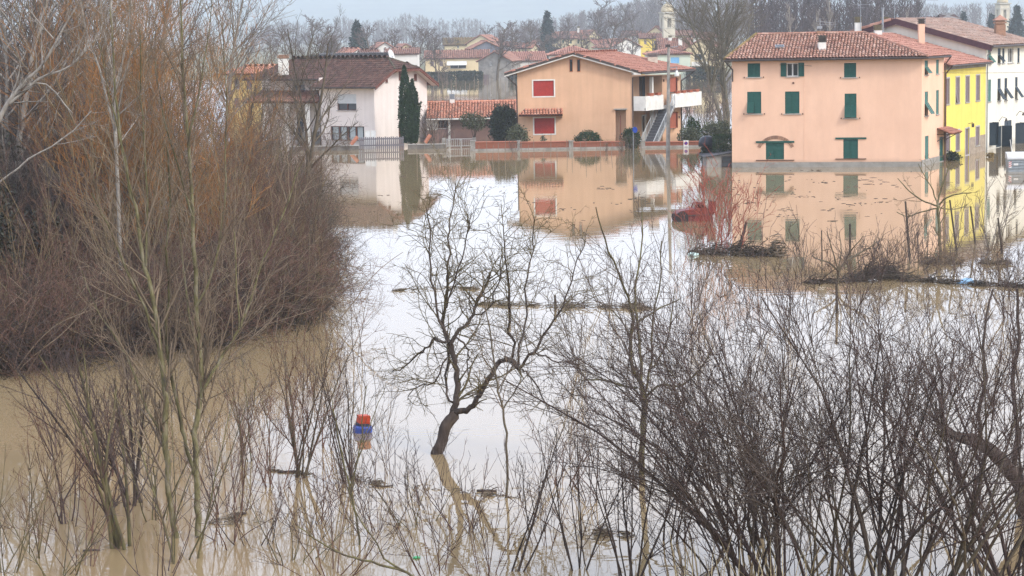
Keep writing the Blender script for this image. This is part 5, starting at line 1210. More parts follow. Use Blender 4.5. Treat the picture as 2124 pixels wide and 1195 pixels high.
# ================================================================ VEGETATION KIT
def grow(out, p, d, L, r, lev, lv, R):
    q = lv[lev]; n = q['seg']; st = L / n; g = R.gauss; w = q['w']; tr = q['t']; tip = q.get('tip', 0.3)
    dx, dy, dz = d; x, y, z = p
    pts = [(x, y, z)]; rad = [r]; dirs = [d]
    for i in range(n):
        dx += g(0, w); dy += g(0, w); dz += g(0, w) + tr
        k = 1 / math.sqrt(dx * dx + dy * dy + dz * dz + 1e-9); dx *= k; dy *= k; dz *= k
        x += dx * st; y += dy * st; z += dz * st
        pts.append((x, y, z)); rad.append(r * (1 - (i + 1) / n * (1 - tip))); dirs.append((dx, dy, dz))
    out[lev].append((pts, rad))
    if lev + 1 < len(lv): sprout(out, pts, rad, dirs, L, lev + 1, lv, R)
def sprout(out, pts, rad, dirs, L, lev, lv, R, t0=None, mult=1.0):
    c = lv[lev]; n = len(pts) - 1
    kf = c['n'] * L * mult; k = int(kf) + (1 if R.random() < kf - int(kf) else 0)
    for _ in range(k):
        t = (c['t0'] if t0 is None else t0); t = t + (1 - t) * R.random() ** c.get('bias', 0.8)
        f = t * n; i = min(int(f), n - 1); f -= i
        a, b = pts[i], pts[i + 1]; p = (a[0] + (b[0] - a[0]) * f, a[1] + (b[1] - a[1]) * f, a[2] + (b[2] - a[2]) * f)
        if p[2] < 0.15: continue
        rr = rad[i] + (rad[i + 1] - rad[i]) * f; d = dirs[i + 1]
        an = math.radians(R.uniform(*c['ang'])); vx, vy, vz = R.gauss(0, 1), R.gauss(0, 1), R.gauss(0, 1) * c.get('flat', 1.0)
        dt = vx * d[0] + vy * d[1] + vz * d[2]; vx -= dt * d[0]; vy -= dt * d[1]; vz -= dt * d[2]
        k2 = 1 / math.sqrt(vx * vx + vy * vy + vz * vz + 1e-9); s, co = math.sin(an) * k2, math.cos(an)
        nd = (d[0] * co + vx * s, d[1] * co + vy * s, d[2] * co + vz * s)
        l = R.uniform(*c['lr']) * (L if 'abs' not in c else 1.0) * (1 - c.get('sh', 0.45) * t)
        grow(out, p, nd, max(l, 0.05), max(c['rmin'], min(rr * 0.8, rr * c['rr'])), lev, lv, R)
def polyline(pp, sub=3, jit=0.0, R=None):
    """smooth a list of (point, radius) into a finer polyline"""
    P = [Vector(p) for p, _ in pp]; Rr = [r for _, r in pp]; pts, rad = [], []
    n = len(P)
    for i in range(n - 1):
        p0, p1, p2, p3 = P[max(i - 1, 0)], P[i], P[i + 1], P[min(i + 2, n - 1)]
        for k in range(sub):
            t = k / sub; t2, t3 = t * t, t * t * t
            q = 0.5 * ((2 * p1) + (p2 - p0) * t + (2 * p0 - 5 * p1 + 4 * p2 - p3) * t2 + (3 * p1 - p0 - 3 * p2 + p3) * t3)
            if jit: q = q + Vector((R.gauss(0, jit), R.gauss(0, jit), R.gauss(0, jit)))
            pts.append(tuple(q)); rad.append(Rr[i] + (Rr[i + 1] - Rr[i]) * t)
    pts.append(tuple(P[-1])); rad.append(Rr[-1])
    dirs = []
    for i in range(len(pts)):
        a, b = pts[max(i - 1, 0)], pts[min(i + 1, len(pts) - 1)]; dirs.append(tuple((Vector(b) - Vector(a)).normalized()))
    return pts, rad, dirs
def tubes(name, polys, sides, m, parent, rscale=1.0):
    groups = {}
    for pts, rad in polys: groups.setdefault(len(pts), []).append((pts, rad))
    VV, QQ, off = [], [], 0
    for n, lst in groups.items():
        P = np.array([a for a, _ in lst], float); Rr = np.array([b for _, b in lst], float) * rscale; B = len(lst)
        T = np.gradient(P, axis=1); T /= np.linalg.norm(T, axis=2, keepdims=True) + 1e-9
        D = P[:, -1] - P[:, 0]; D /= np.linalg.norm(D, axis=1, keepdims=True) + 1e-9
        ref = np.where(np.abs(D[:, 2:3]) < 0.8, np.array([[0, 0, 1.0]]), np.array([[1.0, 0, 0]]))[:, None, :]
        X = np.cross(T, ref); X /= np.linalg.norm(X, axis=2, keepdims=True) + 1e-9; Yv = np.cross(T, X)
        a = np.arange(sides) * 2 * math.pi / sides
        V = P[:, :, None, :] + Rr[:, :, None, None] * (np.cos(a)[None, None, :, None] * X[:, :, None, :] + np.sin(a)[None, None, :, None] * Yv[:, :, None, :])
        VV.append(V.reshape(-1, 3))
        i = np.arange(n - 1)[:, None] * sides; s = np.arange(sides)[None, :]; s2 = (s + 1) % sides
        q = np.stack([i + s, i + s2, i + sides + s2, i + sides + s], -1).reshape(-1, 4)
        q = (q[None] + (np.arange(B) * n * sides)[:, None, None]).reshape(-1, 4) + off
        QQ.append(q); off += B * n * sides
    if not VV: return None
    return np_mesh(name, np.concatenate(VV), np.concatenate(QQ), m, parent)
def bark(name, c1, c2, c3=None, scale=8.0, stretch=(1, 1, 0.35), island=0.25, bump=0.5):
    return mat(name, c1, c2, scale=scale, c3=c3, island=island, stretch=stretch, bump=bump, bscale=25, rough=0.9, spec=0.15)
def build_tree(name, out, loc, mt, mc, label=None, cat='tree', group=None, split=1, sides=(8, 6, 4, 3, 3, 3), crown='crown', rscale=1.0):
    """out: list of levels; levels <= split become the trunk (thick wood), the rest the crown of twigs"""
    r = empty(name, loc, 0, label, cat, group)
    lo = [x for l in out[:split + 1] for x in l]; hi = [x for l in out[split + 1:] for x in l]
    if lo:
        t = tubes('trunk' if cat == 'tree' else 'stems', lo, 6, mt, r, rscale)
        if cat != 'tree': t['kind'] = 'stuff'
    if hi: tubes(crown if cat == 'tree' else 'twigs', hi, 3, mc, r, rscale)['kind'] = 'stuff'
    return r
def place(proto, first, loc, rz, sc, label=None, group=None):
    o = proto if first else copy_tree(proto)
    o.location = loc; o.rotation_euler = (0, 0, rz); o.scale = sc if hasattr(sc, '__len__') else (sc, sc, sc)
    if label: o['label'] = label
    if group: o['group'] = group
    elif 'group' in o and not first: del o['group']
    return o
def leaf_cloud(name, pts, size, m, parent, rg, up=0.3, asp=0.55):
    """many small leaf-shaped quads at pts (n,3)"""
    n = len(pts); d = rg.normal(size=(n, 3)); d[:, 2] += up; d /= np.linalg.norm(d, axis=1, keepdims=True)
    e = rg.normal(size=(n, 3)); e -= (e * d).sum(1, keepdims=True) * d; e /= np.linalg.norm(e, axis=1, keepdims=True)
    s = size * rg.uniform(0.6, 1.4, (n, 1))
    V = np.stack([pts, pts + d * s * 0.5 + e * s * asp * 0.5, pts + d * s, pts + d * s * 0.5 - e * s * asp * 0.5], 1).reshape(-1, 3)
    Q = np.arange(n * 4).reshape(-1, 4)
    return np_mesh(name, V, Q, m, parent, smooth=False)

B_GREY = bark('grey_brown_bark', (0.155, 0.125, 0.095), (0.085, 0.066, 0.05), c3=(0.12, 0.10, 0.07))
B_MOSS = bark('mossy_bark', (0.150, 0.135, 0.060), (0.080, 0.064, 0.046), c3=(0.115, 0.10, 0.055))
B_YELL = bark('yellow_green_bark', (0.205, 0.18, 0.125), (0.07, 0.058, 0.04), c3=(0.135, 0.122, 0.058))
B_DARK = bark('dark_wet_bark', (0.100, 0.078, 0.066), (0.048, 0.037, 0.033))
B_PALE = bark('pale_poplar_bark', (0.31, 0.285, 0.25), (0.17, 0.15, 0.13))
T_PURP = bark('purple_brown_twig', (0.112, 0.078, 0.070), (0.064, 0.046, 0.043), bump=0)
T_RBR = bark('red_brown_twig', (0.165, 0.090, 0.066), (0.095, 0.056, 0.044), bump=0)
T_ORG = bark('orange_willow_twig', (0.44, 0.19, 0.045), (0.19, 0.095, 0.045), c3=(0.30, 0.14, 0.05), bump=0, scale=0.5)
T_TAN = bark('tan_twig', (0.235, 0.165, 0.105), (0.135, 0.095, 0.066), bump=0)
T_OLV = bark('olive_twig', (0.165, 0.135, 0.070), (0.095, 0.076, 0.048), bump=0)
T_GRY = bark('grey_twig', (0.145, 0.115, 0.098), (0.085, 0.068, 0.06), bump=0)
T_RED = bark('red_willow_twig', (0.36, 0.105, 0.075), (0.23, 0.08, 0.06), bump=0)
T_FAR = bark('far_grey_twig', (0.165, 0.130, 0.115), (0.105, 0.085, 0.08), bump=0, scale=0.3)
T_FARP = bark('far_pale_twig', (0.26, 0.225, 0.20), (0.18, 0.155, 0.14), bump=0, scale=0.3)
T_FARD = bark('far_dark_twig', (0.085, 0.062, 0.058), (0.05, 0.038, 0.038), bump=0, scale=0.3)
T_BLK = bark('blackish_twig', (0.062, 0.050, 0.042), (0.032, 0.027, 0.025), bump=0)
IVY = mat('ivy_leaf', (0.036, 0.036, 0.022), (0.020, 0.021, 0.013), scale=2, island=0.4, rough=0.5)
GRN_D = mat('cypress_leaf', (0.030, 0.062, 0.022), (0.016, 0.036, 0.014), scale=2, island=0.35)
GRN_H = mat('hedge_leaf', (0.030, 0.060, 0.016), (0.016, 0.036, 0.010), scale=2.5, island=0.4, rough=0.5)
GRN_O = mat('olive_leaf', (0.115, 0.125, 0.075), (0.065, 0.075, 0.045), scale=2, island=0.35)
GRN_C = mat('conifer_needle', (0.034, 0.058, 0.046), (0.018, 0.032, 0.027), scale=1, island=0.35)
GRN_B = mat('dark_shrub_leaf', (0.045, 0.060, 0.040), (0.025, 0.036, 0.025), scale=2, island=0.4)

# ================================================================ FAR AND MIDDLE TREES
def lvl(n, ang, lr, seg, w, t, rr=0.55, rmin=0.004, t0=0.2, **k): return dict(n=n, ang=ang, lr=lr, seg=seg, w=w, t=t, rr=rr, rmin=rmin, t0=t0, **k)
def far_tree(seed, H, spread, rmin, name='bare_tree', twig=None, trunk=None, upright=0.05, dens=1.0):
    R = random.Random(seed)
    lv = [dict(seg=7, w=0.05, t=0.02, tip=0.25), lvl(1.7 * dens, (30, 62), (0.42, 0.62), 5, 0.12, upright, rr=0.6, rmin=rmin * 1.6, t0=0.22, sh=0.55, tip=0.3),
          lvl(2.6 * dens, (25, 60), (0.34, 0.55), 4, 0.14, upright, rr=0.6, rmin=rmin * 1.2, t0=0.15, sh=0.4, tip=0.5), lvl(3.4 * dens, (20, 55), (0.4, 0.65), 3, 0.14, upright, rmin=rmin, t0=0.1, sh=0.3, tip=0.6)]
    out = [[] for _ in lv]
    lv[1]['lr'] = (0.42 * spread, 0.62 * spread)
    grow(out, (0, 0, -0.3), (R.gauss(0, 0.04), R.gauss(0, 0.04), 1), H * 0.92, H * 0.018 + 0.03, 0, lv, R)
    return build_tree(name, out, (0, 0, 0), trunk or B_GREY, twig or T_FAR, 'bare tree', 'tree', None)
FT = [far_tree(101, 11, 0.85, 0.035), far_tree(102, 10, 1.0, 0.035), far_tree(103, 12, 0.7, 0.035, upright=0.10)]
FP = [far_tree(111, 17, 0.36, 0.040, 'poplar_tree', T_FARP, B_PALE, 0.22, 1.1), far_tree(112, 16, 0.42, 0.040, 'poplar_tree', T_FARP, B_PALE, 0.18, 1.1)]
used = {}
def put(proto, px, Y, ytop, H, rz, label, group=None, zb=None, wide=1.0):
    b = AT(px, 100, Y); z = (0.6 if Y > 540 else -0.8) if zb is None else zb
    s = (AT(px, ytop, Y).z - z) / H
    k = proto.name; f = k not in used; used[k] = 1
    return place(proto, f, (b.x, Y, z), rz, (s * wide, s * wide, s), label, group)
rg = random.Random(77)
spots = [(600, 430, 60, 'bare tree left behind the pink house chimney'), (655, 380, 58, 'bare tree with spread crown behind the brown roof at left'), (690, 440, 62, 'bare tree left of the dark conifer'), (775, 440, 58, 'bare rounded tree right of the dark conifer'),
         (803, 500, 64, 'bare tree above the white satellite dish'), (822, 480, 62, 'dense bare tree right above the satellite dish'), (862, 470, 60, 'dark rounded bare tree left of the olive roof'), (880, 520, 62, 'bare tree just left of the olive brown roof'),
         (905, 460, 70, 'reddish bare tree before the long cream house'), (918, 350, 118, 'small pollarded bare tree before the white awning'), (1030, 440, 50, 'dark bare tree over the stone barn ridge'), (1060, 480, 48, 'dark bare tree right of the stone barn ridge'),
         (1090, 520, 52, 'bare tree left of the tall conifer'), (1165, 540, 56, 'bare tree before the long yellow house'), (1182, 560, 38, 'tall bare tree behind the long yellow house'), (1262, 480, 38, 'large dark bare tree in the middle of the village'),
         (1230, 620, 4, 'very tall bare tree behind the village middle'), (1300, 640, 8, 'tall bare tree left of the church tower'), (1330, 620, 30, 'bare tree close left of the church tower'), (1425, 620, 10, 'bare tree right of the church tower'),
         (1352, 420, 72, 'small yellowish bare tree before the bright yellow house'), (1285, 470, 70, 'slender bare tree among the dark roofs'), (1460, 600, 20, 'bare tree above the cream balcony house'),
         (560, 480, 70, 'bare tree over the ochre yellow house'), (630, 520, 40, 'pale bare tree high behind the pink house chimney'), (735, 560, 70, 'low bare tree below the dark conifer'), (950, 590, 66, 'bare tree behind the olive brown roof'), (1010, 600, 58, 'bare tree behind the pale yellow gable'), (1110, 600, 44, 'bare tree beside the tall conifer'), (1205, 470, 60, 'bare tree right of the long yellow house'),
         (845, 540, 66, 'bare tree between two dark rounded trees'), (925, 560, 70, 'bare tree over the olive roof ridge'), (1045, 560, 62, 'bare tree beyond the stone barn'), (1130, 480, 78, 'low bare tree below the tall conifer'), (1250, 560, 50, 'bare tree behind the village middle'), (1310, 500, 64, 'bare tree beside the dark roofed white house')]
for i, (px, Y, yt, lb) in enumerate(spots): put(FT[i % 3], px + rg.uniform(-2, 2), Y, yt, (10.6, 9.6, 11.6)[i % 3], rg.uniform(0, 6.28), lb, wide=1.15)
# tall bare tree between the orange and the salmon house
R = random.Random(5)
def big_bare_tree():
    lv = [dict(seg=8, w=0.05, t=0.03, tip=0.3), lvl(1.5, (22, 48), (0.45, 0.65), 7, 0.08, 0.06, rr=0.6, rmin=0.03, t0=0.28, sh=0.45, tip=0.25), lvl(2.0, (20, 48), (0.35, 0.6), 5, 0.09, 0.07, rmin=0.02, t0=0.15, tip=0.4), lvl(2.6, (18, 45), (0.3, 0.5), 4, 0.1, 0.06, rmin=0.014, t0=0.1, tip=0.6), lvl(2.2, (18, 45), (0.4, 0.7), 3, 0.1, 0.05, rmin=0.011, t0=0.2, tip=0.7)]
    out = [[] for _ in lv]
    for dx in (-0.10, 0.08, 0.0): grow(out, (dx * 3, 0, -1), (dx, 0.0, 1), 12.5, 0.20, 0, lv, R)
    b = AT(1505, 215, 225); t = build_tree('tall_bare_tree', out, (b.x, 225, 0), B_OLVB, T_OLV2, 'tall many stemmed bare tree left of the salmon house', split=1)
    t.scale = (1.25, 1.25, (AT(1505, -30, 225).z) / 13.0)
B_OLVB = bark('grey_olive_bark', (0.16, 0.145, 0.105), (0.10, 0.09, 0.065)); T_OLV2 = bark('grey_olive_twig', (0.175, 0.15, 0.11), (0.11, 0.095, 0.07), bump=0)
big_bare_tree()
# white-stemmed trees behind the salmon roof
for px, yt, lb in ((1640, -8, 'white stemmed bare tree behind the left part of the salmon roof'), (1712, -20, 'white stemmed bare tree behind the salmon chimney'), (1690, 8, 'small white stemmed tree behind the salmon roof'), (1873, 6, 'thin white stemmed tree beyond the white house ridge')):
    put(FP[0], px, 330, yt, 17, rg.uniform(0, 6), lb, zb=-1, wide=1.0)
# woods that read as one mass
def wood(name, label, rows, twig, seed, n_br=34, rmin=0.05):
    """rows: (px0, px1, Y0, Y1, ytop, count)"""
    R = random.Random(seed); P = []; r0 = None
    for px0, px1, Y0, Y1, ytf, cnt in rows:
        for _ in range(cnt):
            px = R.uniform(px0, px1); Y = R.uniform(Y0, Y1); yt = ytf(px) if callable(ytf) else ytf
            b = AT(px, 80, Y); zb = 0.4 if Y > 520 else -0.8; H = max(3, AT(px, yt + R.uniform(-4, 8), Y).z - zb)
            P.append(([(b.x, Y, zb), (b.x + R.gauss(0, .25), Y, zb + H * .5), (b.x + R.gauss(0, .3), Y, zb + H)], [0.16, 0.10, 0.04]))
            for _k in range(n_br):
                t = R.uniform(0.22, 0.97); l = H * R.uniform(0.12, 0.30) * (1.15 - t * 0.75); a = R.uniform(0, 6.28); ca, sa = math.cos(a), math.sin(a); up = R.uniform(0.8, 2.2); k = l / math.hypot(1, up)
                x, y, z = b.x, Y, zb + H * t
                P.append(([(x, y, z), (x + ca * k * .6, y + sa * k * .6, z + k * up * .45), (x + ca * k, y + sa * k, z + k * up)], [rmin * 1.3, rmin, rmin * .6]))
    c = P[0][0][0]; o = tubes(name, P, 3, twig, None); tag(o, label, kind='stuff', cat=None)
    return o
def top_left(px):
    return 48 - 14 * math.exp(-((px - 860) / 90) ** 2) + 4 * math.sin(px * 0.05) - (8 if 690 < px < 720 else 0)
wood('far_wood', 'pale grey leafless wood on the horizon behind the village', ((520, 1110, 1300, 1600, top_left, 330), (1080, 1340, 1050, 1300, lambda p: 50 - (p - 1080) * 0.19, 200), (1320, 1560, 900, 1100, -4, 180)), T_FAR, 9, 30, 0.09)
wood('far_wood', 'pale grey leafless wood far behind the white house roof', ((1880, 2124, 1000, 1250, 10, 140),), T_FAR, 10, 30, 0.08)
wood('dark_wood', 'dense dark leafless wood behind the salmon house', ((1540, 1905, 420, 500, -25, 120), (1560, 1890, 380, 420, 10, 50)), T_FARD, 12, 46, 0.05)
# conifers
def conifer(px, Y, ytop, wide, label, seed, zb=0.4, Hn=14.0):
    R = np.random.default_rng(seed); b = AT(px, 100, Y); H = AT(px, ytop, Y).z - zb
    r = empty('conifer', (b.x, Y, zb), 0, label, 'tree'); m = MB(); m.bar((0, 0, -0.5), (0, 0, H * 0.98), 0.02 * H, 0.02, n=7); m.build('trunk', B_DARK, r)
    P = []
    for k in range(int(H * 16)):
        t = R.uniform(0.06, 1) ** 0.85; z = H * t; l = wide * (1 - t) ** 0.85 * R.uniform(0.65, 1.12) + 0.12; a = R.uniform(0, 6.28)
        q = int(16 + 26 * (1 - t)); s = np.sort(R.uniform(0.12, 1, q)) * l
        rr = np.stack([np.cos(a) * s, np.sin(a) * s, z - 0.30 * s + 0.10 * s * s / max(l, .1)], 1) + R.normal(0, 0.08 + 0.02 * l, (q, 3)); P.append(rr)
    leaf_cloud('crown', np.concatenate(P), 0.72, GRN_C, r, R, up=-0.15, asp=0.38)
conifer(741, 450, 46, 4.6, 'dark pointed conifer left behind the brown roof', 1); conifer(1136, 560, 25, 5.0, 'tall dark conifer in the middle of the village', 2)
conifer(690, 460, 84, 4.6, 'low spreading dark conifer left of the pointed conifer', 3, Hn=8)
conifer(2108, 560, 14, 5.5, 'bluish conifer at far right beyond the roofs', 4); conifer(1998, 540, 27, 2.2, 'small dark conifer beyond the white house roof', 5); conifer(2056, 580, 31, 2.6, 'dark conifer left of the ornate tower', 6)
# cypress beside the pink house
def cypress():
    R = np.random.default_rng(4); b = G(853, 305); Y = b.y + 0.8; r = empty('cypress_tree', (b.x, Y, 0), 0, 'dark green pointed cypress in front of the pink gable', 'tree'); s = Y / FPX
    m = MB(); m.bar((0, 0, -1), (-0.1, 0, 5.5), 0.13, 0.03, n=7); m.build('trunk', B_DARK, r)
    P = []
    for cx, top, wd, n in ((842, 140, 17, 9000), (858, 168, 13, 6500), (866, 195, 8, 2600), (848, 190, 19, 5200)):
        H = AT(cx, top, Y).z; x0 = AT(cx, 300, Y).x - b.x; t = R.uniform(0, 1, n) ** 0.9; a = R.uniform(0, 6.28, n)
        prof = np.interp(t, [0, 0.12, 0.45, 0.75, 1], [0.55, 0.85, 1.0, 0.62, 0.02]) * wd * s
        lump = 1 + 0.22 * np.sin(a * 3 + t * 17 + cx) * np.sin(t * 23 + a)
        rad = prof * lump * R.uniform(0.55, 1.04, n) ** 0.5
        P.append(np.stack([x0 + (AT(853, 300, Y).x - AT(cx, 300, Y).x) * 0.35 * (1 - t) + rad * np.cos(a), rad * np.sin(a), 0.25 + t * H * 0.97], 1))
    k = R.uniform(0, 1, 200); P.append(np.stack([(AT(866, 240, Y).x - b.x) + k * 8 * s + R.normal(0, .03, 200), R.normal(0, .05, 200), AT(866, 245, Y).z + k * 33 * s], 1))
    leaf_cloud('crown', np.concatenate(P), 0.17, GRN_D, r, R, up=1.6, asp=0.34)
cypress()
def bush(name, px0, px1, ytop, ybase, Y, m, label, n=3500, size=0.16, seed=1, box=False, lumps=5, z0=-0.2, stem=True):
    R = np.random.default_rng(seed); a, b = AT(px0, ybase, Y), AT(px1, ybase, Y); c = (a + b) / 2; w = (b.x - a.x) / 2; H = AT((px0 + px1) / 2, ytop, Y).z - z0
    r = empty(name, (c.x, Y, z0), 0, label, 'bush'); P = []
    if box:
        u = R.uniform(-1, 1, (n, 3)); k = np.argmax(np.abs(u), 1); u[np.arange(n), k] = np.sign(u[np.arange(n), k]) * R.uniform(0.86, 1.02, n)
        P.append(np.stack([u[:, 0] * w, u[:, 1] * 1.0, (u[:, 2] * 0.5 + 0.5) * H], 1))
    else:
        for i in range(lumps):
            f = 1.0 if i == 0 else R.uniform(0.45, 0.7); cx = 0 if i == 0 else R.uniform(-1, 1) * w * (1 - f); cz = H * (0.5 if i == 0 else R.uniform(0.35, 0.62)); k = n // lumps
            d = R.normal(size=(k, 3)); d /= np.linalg.norm(d, axis=1, keepdims=True); q = R.uniform(0.35, 1.03, (k, 1)) ** 0.4 * (1 + 0.16 * np.sin(d[:, :1] * 5 + i) * np.sin(d[:, 2:3] * 6 + d[:, 1:2] * 4))
            P.append(np.array([cx, R.uniform(-.3, .3), cz]) + d * q * np.array([w * f, w * f * 0.9, (H * 0.5 if i == 0 else min(cz, H - cz) * 0.98)]))
    leaf_cloud('foliage', np.concatenate(P), size, m, r, R)
    if stem:
        st = MB()
        for i in range(5): st.bar((R.uniform(-.1, .1), R.uniform(-.1, .1), -0.8), (R.uniform(-.5, .5) * w, R.uniform(-.4, .4) * w, H * 0.7), 0.04, 0.012, n=5)
        st.build('stems', B_DARK, r)
    return r
YW = G(1220, 309).y
for k, (a, b, yt, Y, lb) in enumerate(((872, 935, 152, 440, 'dark hedge along the flooded gardens left of the white awning'), (930, 1000, 150, 436, 'dark hedge along the flooded gardens below the white awning'), (1058, 1075, 150, 430, 'dark hedge between the stone barn and the orange house'), (1425, 1495, 141, 400, 'dark hedge below the cream balcony house'), (640, 700, 118, 330, 'dark hedge behind the pink house roof'))):
    bush('hedge', a, b, yt, 166, Y, GRN_B, lb, 6000, 0.40, 60 + k, box=True, z0=-0.6, stem=False)
bush('evergreen_bush', 1010, 1076, 218, 296, 181, GRN_B, 'large dark grey green bush against the left corner of the orange house', 9000, 0.20, 1, lumps=7)
bush('evergreen_bush', 952, 1012, 232, 275, 184, GRN_O, 'sparse olive tinted bush before the outbuilding', 1500, 0.16, 2, lumps=6, z0=0.9)
bush('olive_bush', 1049, 1100, 259, 298, YW + 1.6, GRN_O, 'rounded grey olive bush left of the lower red window', 3600, 0.15, 3)
bush('clipped_bush', 1192, 1247, 271, 301, YW + 1.4, GRN_H, 'clipped dark green dome bush behind the brick wall', 4200, 0.12, 4, lumps=1)
bush('small_bush', 1118, 1135, 280, 300, YW + 1.2, GRN_O, 'small low green bush below the lower red window', 500, 0.12, 5)
bush('evergreen_bush', 1286, 1330, 266, 303, YW + 0.6, GRN_H, 'green leafy bush beside the foot of the stair', 3600, 0.14, 6, lumps=6)
bush('evergreen_bush', 1418, 1455, 242, 290, YW + 4, GRN_H, 'rounded green shrub right of the balcony', 3000, 0.15, 7)
bush('olive_bush', 1404, 1452, 264, 292, YW + 2, GRN_O, 'loose grey green bush right behind the brick wall', 2600, 0.15, 8, lumps=6)
bush('olive_bush', 1450, 1520, 250, 300, YW + 6, GRN_O, 'greyish thicket between the orange and salmon houses', 3200, 0.18, 9, lumps=7)
bush('hedge', 1479, 1520, 281, 318, 146, GRN_H, 'square clipped dark green hedge left of the salmon house', 5200, 0.12, 10, box=True)
bush('round_bush', 1452, 1482, 290, 318, 147, GRN_B, 'dark rounded bush under a tarpaulin left of the hedge', 2600, 0.13, 11, lumps=3)
o = MB(); c = AT(1467, 293, 146.6); o.lathe([(0.62, -0.35), (0.60, 0.0), (0.45, 0.26), (0.15, 0.38)], 14); o = o.build('tarpaulin', mat('dark_blue_tarpaulin', (0.03, 0.032, 0.045), (0.02, 0.022, 0.03), scale=4, rough=0.45), None, smooth=True); o.location = c; tag(o, 'dark blue tarpaulin cap over the round bush by the hedge', 'tarpaulin')
bush('flooded_plant', 1958, 1992, 315, 334, G(1975, 333).y, GRN_B, 'low dark green plant in water at the foot of the yellow house', 700, 0.16, 12, z0=-0.1)
bush('flooded_plant', 2042, 2062, 318, 326, G(2050, 326).y, mat('brown_leaf', (0.25, 0.17, 0.06), (0.16, 0.12, 0.05), scale=3, island=0.3), 'tuft of brown floating leaves by the drainpipe of the yellow house', 220, 0.14, 13, z0=-0.05, stem=False)
# hedge-like bare scrub lining the far bank
def scrub(seed, H, n_st, spread, lv, name, mt, mc, label, cat='shrub', split=0, r0=0.03, lean=(0, 0), base=0.25):
    R = random.Random(seed); out = [[] for _ in lv]
    for i in range(n_st):
        a = R.uniform(0, 6.28); s = spread * R.uniform(0.25, 1.0)
        d = Vector((math.cos(a) * s + lean[0], math.sin(a) * s + lean[1], 1)).normalized()
        grow(out, (R.gauss(0, base), R.gauss(0, base), -0.4), tuple(d), H * R.uniform(0.75, 1.1) + 0.4, r0 * R.uniform(0.6, 1.15), 0, lv, R)
    return build_tree(name, out, (0, 0, 0), mt, mc, label, cat, None, split)
LV_FS = [dict(seg=5, w=0.12, t=0.0, tip=0.3), lvl(2.2, (18, 55), (0.3, 0.55), 4, 0.15, 0.04, rmin=0.014, tip=0.5), lvl(3.0, (20, 60), (0.3, 0.6), 3, 0.16, 0.03, rmin=0.011, tip=0.6)]
FS = [scrub(201, 3.2, 12, 0.7, LV_FS, 'bare_scrub', T_GRY, T_GRY, 'bare scrub', r0=0.03), scrub(202, 2.6, 12, 0.9, LV_FS, 'bare_scrub', T_GRY, T_TAN, 'bare scrub', r0=0.028)]
k = 0
for px, py, s, lb in ((1460, 262, 1.1, 'bare brown scrub left of the hedge behind the brick wall'), (1495, 255, 1.2, 'bare brown scrub beside the salmon house corner'), (1430, 232, 1.3, 'bare scrub on the bank right of the balcony'), (1475, 225, 1.3, 'bare scrub below the tall many stemmed tree'),
                      (905, 300, 1.0, 'leafless bush over the low wall right of the cypress'), (890, 296, 0.8, 'small leafless bush close right of the cypress'), (690, 312, 0.55, 'dead bush on the low wall below the wide window'), (720, 312, 0.5, 'dead creeper at the left end of the board fence'),
                      (1500, 214, 1.2, 'bare scrub at the foot of the tall many stemmed tree'), (1290, 318, 0.45, 'dead vine tangle in water by the road sign post'), (1306, 322, 0.5, 'dead vine clump left of the road sign post'), (1258, 316, 0.35, 'dead vine tangle before the clipped dome bush'), (1065, 318, 0.35, 'dead vine tangle before the olive bush')):
    b = G(px, py); f = FS[k % 2].name not in used; used[FS[k % 2].name] = 1
    place(FS[k % 2], f, (b.x, b.y, 0), rg.uniform(0, 6), s, lb); k += 1

# ================================================================ LEFT THICKET
LV_BR = [dict(seg=7, w=0.16, t=-0.06, tip=0.3), lvl(2.4, (20, 70), (0.28, 0.6), 5, 0.18, -0.02, rmin=0.0075, tip=0.5, t0=0.15), lvl(3.2, (20, 70), (0.3, 0.6), 4, 0.20, -0.02, rmin=0.0055, tip=0.6, t0=0.1)]
BRA = [scrub(301, 3.0, 34, 1.0, LV_BR, 'bramble_thicket', T_TAN, T_BLK, 'thicket', r0=0.017, base=0.8), scrub(302, 3.4, 34, 0.9, LV_BR, 'bramble_thicket', T_OLV, T_RBR, 'thicket', r0=0.017, base=0.8), scrub(303, 2.8, 34, 1.1, LV_BR, 'bramble_thicket', T_GRY, T_RBR, 'thicket', r0=0.017, base=0.8)]
T_CANE = bark('pale_cane', (0.245, 0.19, 0.135), (0.14, 0.105, 0.078), bump=0, scale=1.5)
LV_CO = [dict(seg=4, w=0.22, t=-0.05, tip=0.4), lvl(3.4, (25, 80), (0.3, 0.6), 4, 0.24, 0, rmin=0.010, tip=0.6, t0=0.05)]
for _k, _p in enumerate(BRA):                             # core stems coloured blackish to stand in for shade inside each bramble
    _R = random.Random(350 + _k); _o = [[] for _ in LV_CO]
    for _j in range(70):
        _a = _R.uniform(0, 6.28); grow(_o, (_R.gauss(0, 0.75), _R.gauss(0, 0.75), -0.2), (math.cos(_a) * 0.7, math.sin(_a) * 0.7, 0.75), _R.uniform(1.0, 2.1), 0.018, 0, LV_CO, _R)
    _g = []
    for _j in range(10):
        _a = _R.uniform(0, 6.28); _q = [[]]; grow(_q, (_R.gauss(0, 0.8), _R.gauss(0, 0.8), 0.0), (math.cos(_a) * 0.6, math.sin(_a) * 0.6, 1.0), _R.uniform(2.4, 3.9), 0.022, 0, [dict(seg=8, w=0.10, t=-0.07, tip=0.35)], _R); _g += _q[0]
    tubes('long_stems', _g, 4, T_CANE, _p)['kind'] = 'stuff'
    tubes('shade_core_stems', _o[0] + _o[1], 3, T_BLK, _p)['kind'] = 'stuff'
